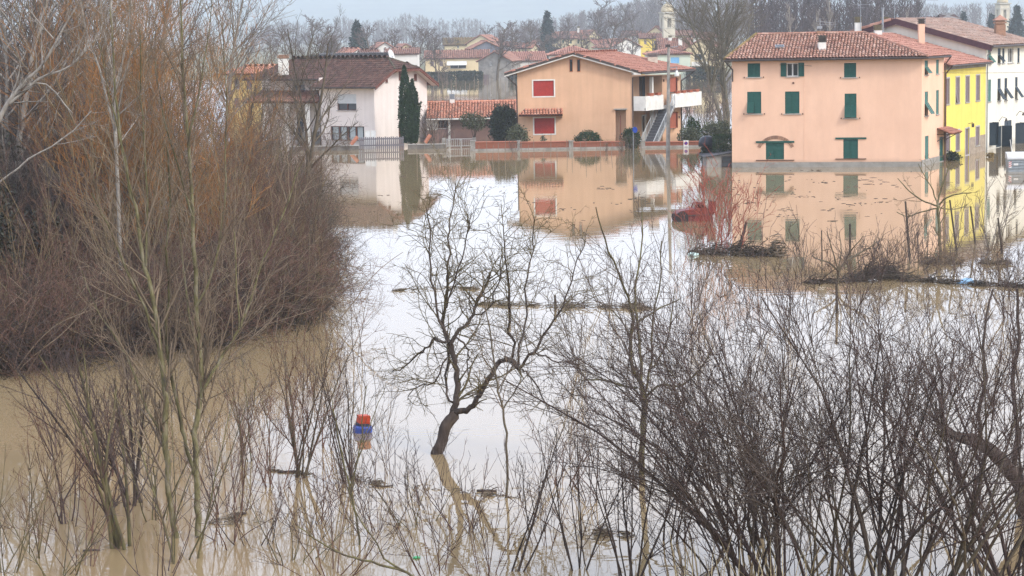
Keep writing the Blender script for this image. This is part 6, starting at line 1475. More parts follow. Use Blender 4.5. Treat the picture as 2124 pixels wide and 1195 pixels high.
LV_WI = [dict(seg=9, w=0.06, t=0.03, tip=0.2), lvl(1.4, (16, 40), (0.30, 0.6), 7, 0.07, 0.06, rmin=0.010, tip=0.3, t0=0.12, sh=0.4), lvl(2.1, (14, 42), (0.28, 0.5), 5, 0.08, 0.06, rmin=0.0075, tip=0.4, t0=0.12, sh=0.3), lvl(2.0, (14, 45), (0.35, 0.7), 4, 0.10, 0.04, rmin=0.006, tip=0.6, t0=0.1)]
T_STM = bark('tan_olive_stem', (0.25, 0.19, 0.105), (0.13, 0.095, 0.058), bump=0)  # stem colour brightened above the twigs to imitate sunlit highlights
WIL = [scrub(311, 9.5, 6, 0.22, LV_WI, 'willow_tree', T_STM, T_ORG, 'willow', 'tree', 1, r0=0.05), scrub(312, 9.0, 6, 0.30, LV_WI, 'willow_tree', T_STM, T_ORG, 'willow', 'tree', 1, r0=0.048), scrub(313, 9.0, 6, 0.30, LV_WI, 'willow_tree', T_STM, T_RBR, 'willow', 'tree', 1, r0=0.045)]
LV_TA = [dict(seg=9, w=0.05, t=0.02, tip=0.25), lvl(1.3, (28, 60), (0.36, 0.6), 7, 0.09, 0.06, rmin=0.018, tip=0.3, t0=0.2, sh=0.5), lvl(2.0, (25, 55), (0.3, 0.55), 5, 0.11, 0.05, rmin=0.010, tip=0.4, t0=0.12), lvl(3.0, (22, 55), (0.3, 0.6), 4, 0.13, 0.03, rmin=0.006, tip=0.6, t0=0.1), lvl(2.4, (22, 55), (0.4, 0.8), 3, 0.13, 0.02, rmin=0.005, tip=0.7, t0=0.2)]
TAL = [scrub(321, 12.5, 2, 0.16, LV_TA, 'poplar_tree', B_PALE, T_GRY, 'poplar', 'tree', 1, r0=0.15), scrub(322, 12.0, 2, 0.2, LV_TA, 'poplar_tree', B_GREY, T_GRY, 'poplar', 'tree', 2, r0=0.14)]
LV_DK = [dict(seg=7, w=0.16, t=-0.03, tip=0.3), lvl(3.4, (20, 70), (0.3, 0.6), 5, 0.2, 0.0, rmin=0.008, tip=0.5, t0=0.1), lvl(5.5, (20, 75), (0.3, 0.6), 4, 0.22, -0.02, rmin=0.006, tip=0.6, t0=0.1)]
DRK = [scrub(331, 4.6, 26, 0.55, LV_DK, 'dark_thicket', T_BLK, T_BLK, 'dark thicket', r0=0.03, base=0.6), scrub(332, 5.2, 24, 0.5, LV_DK, 'dark_thicket', T_BLK, T_GRY, 'dark thicket', r0=0.03, base=0.6)]
cnt = {}
def puts(protos, i, px, py, s, label, group=None, rz=None, Y=None):
    b = G(px, py) if Y is None else Vector((AT(px, 500, Y).x, Y, 0)); p = protos[i % len(protos)]; f = p.name not in used; used[p.name] = 1
    return place(p, f, (b.x, b.y, 0), rg.uniform(0, 6.28) if rz is None else rz, s, label, group)
BL = 'tangled red brown bramble in the flooded thicket on the left'; BG = 'brambles of the left thicket'
R = random.Random(41); i = 0
def edge(px): return np.interp(px, [-60, 0, 170, 340, 520, 600, 660, 690], [790, 782, 750, 735, 705, 680, 640, 596])
for row in range(6):
    for px in range(-50, 690, 46):
        py = edge(px) - 16 - row * 31 + R.uniform(-10, 10); x = px + R.uniform(-18, 18) - row * 4
        if x > 650 + (row * -2): continue
        if py < 455: continue
        sc = R.uniform(0.8, 1.15) * (0.72 if x > 560 else 1.0)
        puts(BRA, i, x, py, (sc, sc, sc * R.uniform(0.75, 1.0)), 'red brown bramble %s of the left thicket, %s' % (('at the water edge', 'in the second row', 'in the third row', 'in the fourth row', 'in the fifth row', 'in the back row')[row], 'near the left edge' if x < 180 else 'below the orange willows' if x < 430 else 'towards its right tip'), BG); i += 1
for k, (px, py, s) in enumerate(((640, 470, 0.8), (600, 455, 0.9), (560, 440, 1.0), (520, 430, 1.0), (480, 425, 1.0), (655, 520, 0.7), (630, 545, 0.75), (440, 420, 1), (400, 420, 1), (610, 420, .9), (570, 405, 1.0), (640, 400, .8), (530, 395, 1.0), (490, 390, 1.1))):
    puts(BRA, k, px, py, s, 'far bramble clump at the back of the left thicket', 'far brambles of the left thicket')
# dark ivy-choked growth at far left
for k, (px, py, s) in enumerate(((-30, 640, 1.0), (30, 625, 1.0), (90, 618, 0.95), (140, 605, 0.9), (10, 560, 1.2), (70, 548, 1.2), (130, 540, 1.1), (-40, 520, 1.5), (40, 500, 1.6), (110, 490, 1.5), (180, 500, 1.1), (0, 455, 2.0), (80, 445, 2.0), (160, 440, 1.7), (240, 450, 1.3), (300, 440, 1.3), (360, 440, 1.2), (15, 600, 1.3), (75, 588, 1.3), (130, 575, 1.2), (-20, 575, 1.4), (45, 565, 1.5), (105, 560, 1.4))):
    puts(DRK, k, px, py, s, 'dark leafless tangle at far left, %s' % ('nearest the water' if py > 600 else 'in the middle' if py > 510 else 'at the back under the tall trees'), 'dark tangles at far left')
for k, (px0, px1, yt, yb, Y) in enumerate(((-60, 60, 330, 640, 66), (30, 150, 420, 640, 68), (-50, 90, 250, 600, 78), (70, 170, 360, 560, 80))):
    bush('ivy_mass', px0, px1, yt, yb, Y, IVY, ('dark ivy smothered bush at the left edge', 'dark ivy smothered bush right of the left edge', 'tall dark ivy covered tree trunk mass at the left edge', 'dark ivy mass behind the bramble thicket')[k], 2600, 0.16, 40 + k, lumps=8)
# willows with orange twigs
for k, (px, py, s, lb) in enumerate(((215, 640, 1.06, 'tall orange twigged willow left of the twin trunk tree'), (270, 655, 1.04, 'orange twigged willow behind the left trunk of the twin tree'), (335, 640, 0.85, 'orange twigged willow between the twin trunks'), (430, 640, 0.82, 'orange twigged willow right behind the twin tree'),
                                     (465, 600, 0.66, 'orange brown willow before the ochre yellow house'), (175, 590, 0.95, 'orange willow at the left of the willow group'), (390, 570, 0.95, 'far orange brown willow behind the twin trunks'),
                                     (520, 560, 0.58, 'brown willow left of the pink house porch'), (585, 560, 0.48, 'low brown willow before the pink house porch'), (560, 620, 0.55, 'low brown willow above the bramble edge'), (625, 590, 0.48, 'small brown willow at the right tip of the thicket'))):
    puts(WIL, (2 if px > 500 else k % 2), px, py, s, lb)
for k, (px, py, s, lb) in enumerate(((30, 600, 1.0, 'tall grey bare tree at the left edge'), (95, 560, 1.05, 'tall bare tree with pale limbs near the left edge'), (160, 540, 1.1, 'tall pale limbed tree left of the orange willows'), (230, 500, 1.15, 'white limbed poplar rising above the orange willows'), (-10, 500, 1.25, 'far tall bare tree at the left edge'),
                                     (110, 450, 1.2, 'far tall bare tree behind the pale limbed trees'), (310, 430, 1.15, 'far pale poplar behind the orange willows'), (50, 410, 1.4, 'far grey tree deep in the left wood'), (470, 400, 0.9, 'far bare tree over the ochre house'), (640, 420, 0.9, 'thin pale stemmed tree in front of the brown roof'))):
    puts(TAL, k, px, py, s, lb)
for k, (px, py, s, lb) in enumerate(((660, 560, 0.42, 'slender sapling rising from the right tip of the thicket'), (610, 520, 0.5, 'slender sapling before the pink house porch door'), (500, 470, 0.72, 'thin bare tree before the right half of the ochre house'), (530, 450, 0.66, 'thin bare tree between the ochre and pink houses'), (575, 480, 0.6, 'thin bare tree before the pink house porch roof'), (640, 610, 0.36, 'small sapling at the water edge of the thicket'))):
    puts(TAL, 1, px, py, s, lb)
for k, (px, py, s, lb) in enumerate(((490, 540, 0.62, 'wispy brown willow at the right of the willow group'), (545, 500, 0.6, 'wispy brown willow before the pink house left wing'), (655, 625, 0.34, 'wispy brown twigs at the right tip of the thicket'), (120, 700, 0.6, 'wispy brown willow over the front brambles at left'), (50, 720, 0.5, 'wispy brown twigs over the brambles at the left edge'))):
    puts(WIL, 2, px, py, s, lb)
# pale leaning limbs at the left edge
def px_tree(name, label, Y, lines, lv, mt, mc, seed, first_lev=1, cat='tree', jit=0.012, mult=None, depth=0.5, split=0, rs=0.6):
    """tree whose main wood follows surveyed sight lines at distance Y (with depth spread), then grows twigs"""
    R = random.Random(seed); s = Y / FPX; b = AT(lines[0][0][0], lines[0][0][1], Y); out = [[] for _ in lv]
    for li, ln in enumerate(lines):
        dy0 = 0.0; dy1 = R.uniform(-depth, depth) if li else 0.0; pp = []
        y_start = ln[0][3] if len(ln[0]) > 3 else 0.0; y_end = ln[-1][3] if len(ln[-1]) > 3 else dy1
        for k, q in enumerate(ln):
            t = k / (len(ln) - 1); p = AT(q[0], q[1], Y + y_start + (y_end - y_start) * t); pp.append((p - b, q[2] * s * rs))
        pts, rad, dirs = polyline(pp, 3, jit, R); L = sum((Vector(a) - Vector(c)).length for a, c in zip(pts, pts[1:]))
        out[0].append((pts, rad)); m = 1.0 if mult is None else mult[li]
        if m > 0: sprout(out, pts, rad, dirs, L, first_lev, lv, R, mult=m)
    r = build_tree(name, out, b, mt, mc, label, cat, None, split)
    return r
LV_PL = [dict(), lvl(2.0, (20, 55), (0.35, 0.8), 6, 0.10, 0.04, rmin=0.010, rr=0.5, tip=0.35, t0=0.25, abs=1), lvl(4.0, (20, 55), (0.3, 0.7), 4, 0.12, 0.03, rmin=0.005, tip=0.5, t0=0.1)]
LV_PL[1]['lr'] = (0.8, 2.2)
px_tree('leaning_poplar', 'pale leaning poplar limbs crossing the upper left corner', G(0, 760).y + 6, [
    [(-40, 330, 10), (0, 245, 9), (40, 180, 7), (85, 140, 5), (130, 60, 3.5), (160, 10, 2.5)], [(20, 215, 6), (80, 165, 5), (150, 135, 4), (210, 60, 3), (250, 0, 2)], [(40, 180, 4), (95, 175, 3), (150, 235, 2.5)], [(150, 135, 3), (180, 60, 2.2), (210, 10, 1.5)],
    [(110, 80, 2.6), (60, 20, 2)], [(0, 380, 4), (60, 330, 3.4), (130, 290, 3), (190, 230, 2)]], LV_PL, B_PALE, B_PALE, 51)
px_tree('pale_poplar', 'white limbed poplar forking in the upper left', G(200, 700).y + 3, [
    [(250, 560, 8), (245, 400, 7), (238, 250, 6.5), (235, 130, 5.5), (230, 0, 4), (228, -40, 3)], [(240, 280, 4.5), (205, 140, 4), (180, 70, 3), (165, 0, 2.4)], [(238, 200, 4), (262, 90, 3.2), (272, 0, 2.5)], [(240, 250, 3.5), (270, 120, 3), (310, 70, 2)], [(236, 160, 3.4), (215, 60, 3), (205, -20, 2)]], LV_PL, B_PALE, B_PALE, 52)

# ================================================================ NEAR TREES AND SHRUBS IN THE WATER
YS = lambda px, py: G(px, py).y
LV_SH = lambda d=1.0, up=0.05, rm=0.0042, w=0.08: [dict(), lvl(2.0 * d, (16, 42), (0.5, 1.5), 6, w, up, rmin=rm * 1.7, rr=0.5, tip=0.35, t0=0.15, abs=1, sh=0.4), lvl(4.2 * d, (18, 46), (0.3, 0.7), 4, w * 1.2, up, rmin=rm, tip=0.5, t0=0.1), lvl(4.0 * d, (20, 50), (0.35, 0.8), 3, w * 1.4, up, rmin=rm * 0.85, tip=0.6, t0=0.2)]
# twin-trunk tree
lv = LV_SH(1.0, 0.06, 0.0048); lv[1]['lr'] = (0.9, 2.8); lv[1]['n'] = 3.6
px_tree('twin_trunk_willow', 'tall yellow green twin trunk willow in the left foreground', YS(390, 1115), [
    [(370, 1122, 10), (356, 1068, 10.5), (348, 993, 11), (343, 899, 11), (343, 824, 10.5), (333, 734, 9.5), (322, 640, 8.5), (302, 552, 7.5), (286, 452, 6.5), (266, 380, 5.5), (250, 280, 4.5), (238, 150, 3.5), (228, 20, 2.5)],
    [(411, 1112, 12), (409, 1050, 12), (408, 998, 11.5), (407, 899, 10.5), (416, 824, 10), (416, 740, 9), (407, 615, 8), (400, 452, 7), (390, 301, 6), (379, 151, 5), (376, 50, 4), (374, -50, 3)],
    [(400, 985, 7), (392, 940, 7), (378, 890, 6.5), (366, 830, 6), (352, 760, 6), (345, 690, 5), (352, 600, 4.5), (345, 520, 4), (352, 420, 3.5), (345, 300, 2.5)],
    [(416, 824, 6), (440, 775, 5.5), (470, 725, 5), (498, 680, 4.5), (518, 625, 4), (545, 540, 3.4), (585, 450, 2.8), (625, 340, 2)],
    [(343, 905, 4.5), (305, 850, 4), (272, 760, 3.6), (240, 700, 3.2), (200, 640, 2.4), (170, 560, 1.6)], [(333, 734, 5), (300, 640, 4.5), (262, 560, 4), (225, 470, 3), (190, 400, 2)], [(407, 640, 4.5), (440, 560, 4), (462, 460, 3.4), (470, 330, 2.6), (468, 180, 1.8), (462, 60, 1.2)],
    [(302, 552, 4.5), (306, 450, 4), (302, 330, 3.2), (292, 200, 2.4), (290, 60, 1.6)], [(286, 452, 4), (258, 330, 3.2), (228, 200, 2.4), (205, 90, 1.6)], [(400, 452, 4), (375, 360, 3.2), (340, 240, 2.6), (322, 120, 1.8)], [(416, 740, 4), (395, 660, 3.6), (380, 560, 3), (372, 450, 2.4)], [(498, 680, 3), (490, 600, 2.6), (486, 480, 2.0)], [(390, 301, 3.6), (410, 200, 2.8), (430, 90, 2), (440, 0, 1.4)]],
    lv, B_YELL, T_CANE, 61, mult=[1, 1, 1, 1, 1, 1, 1, 1, 1, 1, 1, 1, 1], depth=1.0)
# leaning forked tree in the middle
lvc = [dict(), lvl(7.4, (25, 75), (0.5, 1.8), 7, 0.20, 0.02, rmin=0.009, rr=0.45, tip=0.4, t0=0.12, abs=1, sh=0.3), lvl(5.2, (25, 70), (0.3, 0.65), 5, 0.22, 0.02, rmin=0.0052, tip=0.5, t0=0.1), lvl(4.8, (25, 70), (0.35, 0.8), 3, 0.22, 0.02, rmin=0.004, tip=0.6, t0=0.15)]
px_tree('leaning_forked_tree', 'dark leaning tree with two crooked arms in the middle foreground', YS(906, 941), [
    [(893, 990, 24), (903, 950, 22), (906, 938, 22), (916, 912, 22), (928, 884, 23), (941, 856, 19)],
    [(940, 858, 13), (947, 828, 12.5), (948, 800, 12), (946, 769, 11), (940, 738, 10), (932, 712, 12)],
    [(934, 838, 4.5), (924, 807, 4.5), (926, 765, 4.5), (929, 719, 4.5)],
    [(941, 858, 12), (955, 852, 11.5), (975, 848, 10.5), (990, 828, 9.5), (1006, 794, 9), (1024, 765, 9), (1044, 746, 9.5), (1062, 750, 9.5), (1080, 766, 7)],
    [(932, 712, 7), (922, 685, 6.5), (925, 623, 5.5), (928, 568, 4.5), (931, 500, 3.4), (938, 430, 2.4), (945, 380, 1.5)], [(934, 712, 7), (952, 686, 7), (977, 660, 6), (987, 632, 6), (1002, 602, 6.5), (1017, 565, 4)],
    [(930, 712, 5), (902, 703, 4.5), (889, 717, 4), (868, 736, 3.4), (840, 762, 2.6), (812, 772, 1.8)], [(926, 700, 5), (908, 645, 4.4), (896, 580, 3.8), (890, 500, 3), (884, 430, 2)],
    [(1060, 748, 5.5), (1065, 711, 5), (1057, 669, 4.6), (1055, 602, 3.8), (1050, 540, 2.8), (1044, 470, 1.8)], [(1075, 760, 5), (1076, 727, 4.5), (1086, 677, 4), (1093, 600, 3.4), (1102, 520, 2.4), (1108, 450, 1.6)], [(1080, 764, 5.5), (1100, 738, 5), (1118, 712, 4.6), (1150, 662, 3.8), (1172, 620, 3), (1192, 560, 2.2), (1215, 500, 1.4)],
    [(1082, 767, 4), (1096, 776, 3.6), (1124, 819, 2.8), (1140, 850, 1.8)], [(1111, 727, 3), (1145, 750, 2.6), (1186, 756, 2), (1210, 775, 1.3)], [(945, 700, 3.6), (962, 712, 3.4), (975, 735, 3), (968, 760, 2.4), (978, 800, 1.8)], [(928, 740, 3), (900, 790, 2.6), (866, 800, 2.2), (846, 830, 1.4)], [(977, 660, 3.4), (1010, 640, 3), (1032, 590, 2.4), (1042, 530, 1.6)], [(925, 640, 3.4), (950, 560, 2.8), (970, 490, 2), (978, 440, 1.2)]],
    lvc, B_DARK, T_OLV, 62, mult=[0.0, 0.5, 0.8, 0.35] + [1.15] * 13, depth=1.1, jit=0.022)
# slender tree right of it
lv = LV_SH(0.9, 0.05, 0.004); lv[1]['lr'] = (0.5, 1.4)
px_tree('slender_tree', 'slender brown sapling right of the leaning forked tree', YS(1051, 1033), [[(1051, 1040, 5.5), (1052, 980, 5), (1049, 900, 4.6), (1044, 850, 4.4), (1034, 810, 4), (1027, 770, 3.8), (1018, 700, 3.2), (1008, 640, 2.6), (1000, 560, 1.8)], [(1044, 850, 2.6), (1075, 800, 2.2), (1100, 770, 1.6)], [(1036, 815, 2.4), (1056, 760, 2), (1075, 700, 1.4)], [(1030, 780, 2.2), (1004, 740, 1.8), (985, 690, 1.2)]], lv, B_GREY, T_TAN, 63, depth=0.5)
# branching tree behind the right-hand bushes
lv = LV_SH(1.0, 0.03, 0.005, 0.12)
px_tree('branching_tree', 'mossy tree with upright branches right of the middle', YS(1332, 985), [[(1330, 992, 12), (1332, 930, 11.5), (1334, 870, 11), (1338, 828, 11), (1325, 785, 9)], [(1325, 790, 7.5), (1312, 760, 7), (1308, 700, 6), (1312, 650, 5), (1296, 600, 4.4), (1280, 560, 3.8), (1255, 500, 3), (1236, 430, 2)], [(1330, 790, 7), (1328, 730, 6), (1322, 660, 5), (1318, 600, 4), (1330, 520, 3), (1332, 430, 2)], [(1338, 828, 5), (1365, 800, 4.5), (1412, 800, 4), (1450, 770, 3), (1480, 720, 2)], [(1322, 806, 4.5), (1290, 800, 4), (1245, 788, 3.4), (1205, 790, 2.4)], [(1340, 810, 5), (1352, 750, 4.4), (1352, 680, 3.6), (1368, 600, 2.8), (1372, 500, 2)], [(1310, 690, 4), (1335, 660, 3.4), (1370, 640, 2.6), (1410, 620, 1.8)], [(1308, 700, 3.4), (1285, 660, 2.8), (1262, 640, 2), (1235, 625, 1.4)], [(1345, 770, 3.6), (1370, 740, 3), (1390, 680, 2.2), (1400, 600, 1.5)]], lv, B_MOSS, T_GRY, 64, depth=1.2)
# thick trunk bending in from the right edge
px_tree('bent_trunk', 'thick bare trunk bending left from the right edge', YS(2128, 1075), [[(2136, 1090, 22), (2128, 1060, 22), (2118, 1010, 20), (2098, 980, 19), (2065, 945, 18), (2035, 922, 16), (2003, 912, 14), (1968, 900, 10), (1950, 880, 7)], [(1962, 898, 5), (1950, 860, 4.4), (1955, 800, 3.6), (1940, 730, 2.6)], [(1960, 896, 5), (1948, 905, 4), (1946, 880, 3), (1942, 830, 2)], [(2035, 922, 6), (2030, 860, 5), (2045, 780, 4), (2040, 690, 3), (2060, 600, 2)], [(2098, 980, 7), (2110, 900, 6), (2100, 800, 5), (2115, 700, 4), (2110, 600, 3)]], LV_SH(0.9, 0.04, 0.005), B_DARK, T_PURP, 65, depth=0.8, rs=0.92)
# spreading tree in front of the yellow reflection
lv = [dict(), lvl(1.8, (25, 60), (0.5, 1.3), 6, 0.15, 0.05, rmin=0.010, rr=0.5, tip=0.4, t0=0.2, abs=1), lvl(3.0, (25, 60), (0.3, 0.6), 4, 0.16, 0.05, rmin=0.008, tip=0.5, t0=0.15), lvl(2.4, (25, 60), (0.4, 0.8), 3, 0.16, 0.03, rmin=0.006, tip=0.6, t0=0.2)]
px_tree('spreading_tree', 'small spreading bare tree in front of the yellow house reflection', YS(1950, 528), [[(1950, 530, 6), (1949, 490, 5.5), (1947, 450, 5), (1945, 425, 5)], [(1945, 428, 3.5), (1920, 418, 3), (1900, 408, 2.6), (1880, 390, 2), (1862, 370, 1.4)], [(1944, 432, 3), (1910, 440, 2.6), (1885, 450, 2), (1860, 440, 1.4)], [(1947, 425, 3.5), (1965, 410, 3), (1990, 402, 2.4), (2015, 400, 1.6)], [(1945, 425, 3.5), (1950, 395, 3), (1962, 365, 2.2), (1972, 340, 1.4)], [(1945, 425, 3), (1935, 395, 2.4), (1918, 365, 1.8), (1905, 340, 1.2)], [(1947, 430, 2.6), (1975, 435, 2), (2005, 425, 1.4)]], lv, B_YELL, T_OLV, 66, depth=0.8)
# crooked low shrub
px_tree('crooked_shrub', 'crooked low shrub on the debris bank at right', YS(1738, 588), [[(1738, 592, 5), (1740, 565, 5), (1752, 545, 4.5), (1775, 530, 3.6), (1800, 515, 2.6), (1820, 500, 1.6)], [(1740, 562, 3.6), (1720, 545, 3), (1700, 540, 2.4), (1685, 530, 1.6)], [(1738, 560, 3), (1728, 520, 2.4), (1715, 480, 1.6)], [(1750, 545, 2.6), (1765, 520, 2.2), (1790, 490, 1.4)], [(1738, 565, 2.6), (1745, 520, 2), (1740, 480, 1.2)]], lv, B_GREY, T_GRY, 67, depth=0.6)

# generated shrubs standing in the water
LVN = lambda d=1.0, rm=0.0038, w=0.06, up=0.02, up0=0.02: [dict(seg=7, w=w, t=up0, tip=0.25), lvl(2.2 * d, (16, 40), (0.25, 0.55), 5, w * 1.2, up, rmin=rm * 1.5, tip=0.4, t0=0.2, sh=0.35), lvl(4.0 * d, (18, 45), (0.28, 0.6), 4, w * 1.4, up, rmin=rm, tip=0.55, t0=0.12), lvl(3.0 * d, (20, 45), (0.4, 0.8), 3, w * 1.5, up, rmin=rm * 0.8, tip=0.6, t0=0.2)]
def shrub(seed, px, py, H, n, spread, label, mt, mc, d=1.0, lean=(0, 0), r0=0.022, rm=0.0038, base=0.12, name='bare_shrub', w=0.06, zb=0.0, up0=0.02):
    r = scrub(seed, H, n, spread, LVN(d, rm, w, 0.02, up0), name, mt, mc, label, 'shrub', 0, r0=r0, lean=lean, base=base)
    b = G(px, py, zb); r.location = (b.x, b.y, zb); return r
shrub(401, 262, 1135, 3.8, 7, 0.34, 'multi stemmed bare shrub with mossy base at lower left', B_MOSS, T_PURP, 0.9, r0=0.045, lean=(-0.08, 0))
shrub(402, 275, 1048, 3.2, 7, 0.45, 'dark dense bare shrub behind the left trunk', B_DARK, T_PURP, 1.1, r0=0.04, lean=(-0.12, 0))
shrub(403, 365, 1165, 3.0, 5, 0.4, 'thin bare shrub at the foot of the twin trunk willow', B_MOSS, T_GRY, 0.8, r0=0.025)
shrub(404, 492, 1062, 2.4, 11, 0.75, 'fine brown twiggy shrub right of the twin trunk willow', T_RBR, T_RBR, 1.1, r0=0.016)
shrub(405, 622, 988, 3.0, 9, 0.42, 'brown fan shaped shrub on floating debris left of the buoy', B_GREY, T_RBR, 1.0, r0=0.034, lean=(-0.05, 0))
shrub(406, 560, 1010, 2.2, 9, 0.6, 'fine reddish brown shrub between the willow and the fan shrub', T_RBR, T_RBR, 1.0, r0=0.014)
shrub(407, 728, 1000, 3.0, 6, 0.36, 'thin dark shrub standing before the floating buoy', B_DARK, T_GRY, 0.9, r0=0.024)
shrub(408, 745, 760, 3.2, 3, 0.14, 'very thin straight sapling above the floating buoy', T_GRY, T_GRY, 0.7, r0=0.016)
shrub(409, 60, 1150, 2.2, 7, 0.6, 'fine bare shrub at the lower left corner', T_OLV, T_RBR, 1.0, r0=0.016)
shrub(410, 5, 1190, 2.4, 7, 0.6, 'yellowish twiggy shrub cut by the lower left corner', T_OLV, T_TAN, 1.0, r0=0.016)
shrub(411, 180, 1175, 1.8, 8, 0.7, 'low reddish shrub at the bottom left', T_RBR, T_RBR, 1.0, r0=0.012)
shrub(412, 780, 1100, 1.6, 15, 0.9, 'low tangled shrub at the bottom left of middle', T_RBR, T_PURP, 1.2, r0=0.010)
shrub(413, 640, 1090, 1.3, 18, 1.0, 'low brown twig tangle in the water under the fan shrub', T_RBR, T_RBR, 1.2, r0=0.009)
shrub(414, 900, 1190, 1.9, 10, 0.8, 'reddish twiggy shrub at the bottom middle', T_RBR, T_PURP, 1.0, r0=0.011)
shrub(415, 1010, 1195, 1.8, 9, 0.8, 'reddish twiggy shrub right of the bottom middle', T_RBR, T_PURP, 1.0, r0=0.011)
shrub(416, 1065, 1185, 2.6, 3, 0.45, 'dark curved sapling leaning right at the bottom middle', B_DARK, T_GRY, 0.8, lean=(0.35, 0), r0=0.03)
shrub(417, 1200, 1180, 2.8, 6, 0.4, 'upright bare shrub at the bottom right of middle', B_DARK, T_RBR, 0.9, r0=0.022)
shrub(418, 1300, 1235, 3.2, 7, 0.4, 'upright dark bare shrub left of the dense right thicket', B_DARK, T_PURP, 0.9, r0=0.028)
shrub(419, 1130, 1130, 1.8, 8, 0.6, 'small fine bare shrub right of the slender sapling', T_RBR, T_PURP, 0.9, r0=0.010)
shrub(420, 850, 1020, 1.2, 8, 0.7, 'low twigs sticking from the debris line left of the leaning tree', T_GRY, T_GRY, 0.9, r0=0.008)
shrub(421, 800, 985, 1.7, 6, 0.3, 'thin upright twigs right of the floating buoy', T_TAN, T_GRY, 0.8, r0=0.009)
shrub(422, 1400, 1120, 3.0, 7, 0.45, 'dark bare shrub at the foot of the branching tree', T_PURP, T_PURP, 1.0, r0=0.02)
for k, (px, py, H, n, sp, lb) in enumerate(((130, 1085, 2.4, 6, 0.4, 'thin sapling clump left of the mossy based shrub'), (325, 1080, 2.2, 6, 0.45, 'thin twigs just left of the twin trunk willow foot'), (455, 1130, 1.5, 9, 0.8, 'low twig tangle right of the twin trunk willow foot'), (530, 1125, 1.3, 9, 0.9, 'low brown twigs in the tan water left of middle'), (600, 1165, 1.4, 9, 0.9, 'low twigs at the bottom left of the arching limb'), (690, 1190, 1.3, 9, 0.9, 'low twigs under the arching limb'),
        (330, 1195, 1.4, 8, 0.8, 'low reddish twigs at the bottom under the twin trunk willow'), (110, 1195, 1.5, 9, 0.8, 'low reddish twigs at the bottom near the left corner'), (235, 985, 2.6, 6, 0.4, 'thin dark sapling clump behind the left shrubs'), (130, 950, 2.4, 6, 0.45, 'thin sapling clump near the thicket at left'), (520, 960, 2.4, 6, 0.4, 'thin brown saplings before the bramble bank'), (670, 930, 2.0, 7, 0.4, 'thin brown saplings left of the buoy'),
        (960, 1100, 1.3, 8, 0.8, 'low twigs in the water below the leaning tree reflection'), (860, 1090, 1.2, 8, 0.9, 'low twigs below the debris line'), (1160, 1010, 1.6, 6, 0.5, 'thin twigs right of the slender sapling'), (1240, 1040, 1.8, 6, 0.5, 'thin reddish twigs left of the branching tree foot'))):
    shrub(560 + k, px, py, H, n, sp, lb, (T_PURP, B_MOSS, T_RBR)[k % 3], (T_RBR, T_GRY, T_PURP)[k % 3], 1.0, r0=0.014 if H < 2 else 0.020, rm=0.0036, name='bare_sapling', w=0.10)
# low mossy limb reaching left along the bottom
lv = LV_SH(0.9, 0.05, 0.004)
px_tree('low_limb_shrub', 'low mossy limb arching left along the bottom edge', YS(880, 1230), [[(900, 1240, 6), (846, 1188, 5), (790, 1172, 4.4), (735, 1155, 4), (700, 1145, 3.4), (650, 1115, 2.6), (615, 1090, 1.6)], [(846, 1188, 4), (800, 1160, 3.4), (770, 1110, 2.8), (738, 1060, 2.2), (722, 1010, 1.6)]], lv, B_MOSS, T_GRY, 68, cat='tree', depth=0.5)
px_tree('mossy_sapling', 'thin mossy sapling rising below the floating buoy', YS(745, 1130), [[(746, 1135, 4.5), (738, 1070, 4.2), (725, 1010, 3.8), (712, 960, 3.2), (700, 900, 2.6), (690, 830, 1.8)], [(725, 1010, 3), (742, 950, 2.6), (752, 880, 2.2), (760, 800, 1.5)], [(728, 1020, 2.6), (748, 930, 2.2), (775, 860, 1.6), (800, 800, 1.0)]], LV_SH(0.8, 0.06, 0.0038), B_MOSS, T_GRY, 69, depth=0.4)
# dense dark bushes filling the lower right
RB = [(1520, 1235, 5.0, 10, 0.46, (-0.28, 0), 'dark bare bush at the left of the right thicket, stems leaning left'), (1620, 1240, 5.8, 11, 0.42, (-0.40, 0), 'dark bare bush with long stems fanning left in the right thicket'), (1690, 1230, 5.5, 9, 0.40, (-0.28, 0), 'dark bare bush left of centre in the right thicket'), (1795, 1240, 5.8, 10, 0.36, (-0.02, 0), 'tallest dark bare bush in the middle of the right thicket'),
      (1850, 1215, 5.4, 9, 0.42, (0.06, 0.0), 'dark bare bush right of the tallest one'), (1945, 1240, 5.6, 9, 0.45, (0.12, 0), 'dark bare bush at right in the right thicket'), (2040, 1230, 5.4, 9, 0.5, (0.05, 0), 'dark bare bush near the right edge'), (2120, 1215, 5.2, 9, 0.5, (-0.10, 0), 'dark bare bush cut by the right edge'), (1740, 1140, 4.4, 9, 0.55, (0, 0.0), 'dark bare bush behind the tallest one'), (1560, 1130, 4.2, 9, 0.55, (-0.1, 0), 'dark bare bush behind the leftward fan'), (1990, 1120, 4.4, 9, 0.55, (0.1, 0), 'dark bare bush behind the bent trunk')]
for k, (px, py, H, n, sp, ln, lb) in enumerate(RB):
    shrub(501 + k, px, py, H * 0.90, n - 1, sp * 1.35, lb, (B_DARK, T_PURP, B_GREY)[k % 3], (T_PURP, T_GRY, T_PURP)[k % 3], 1.2 if px < 1700 else 0.95, lean=ln, r0=0.036 if k % 2 else 0.027, rm=0.0044, base=0.30, name='dark_bush', w=0.10, up0=-0.03)
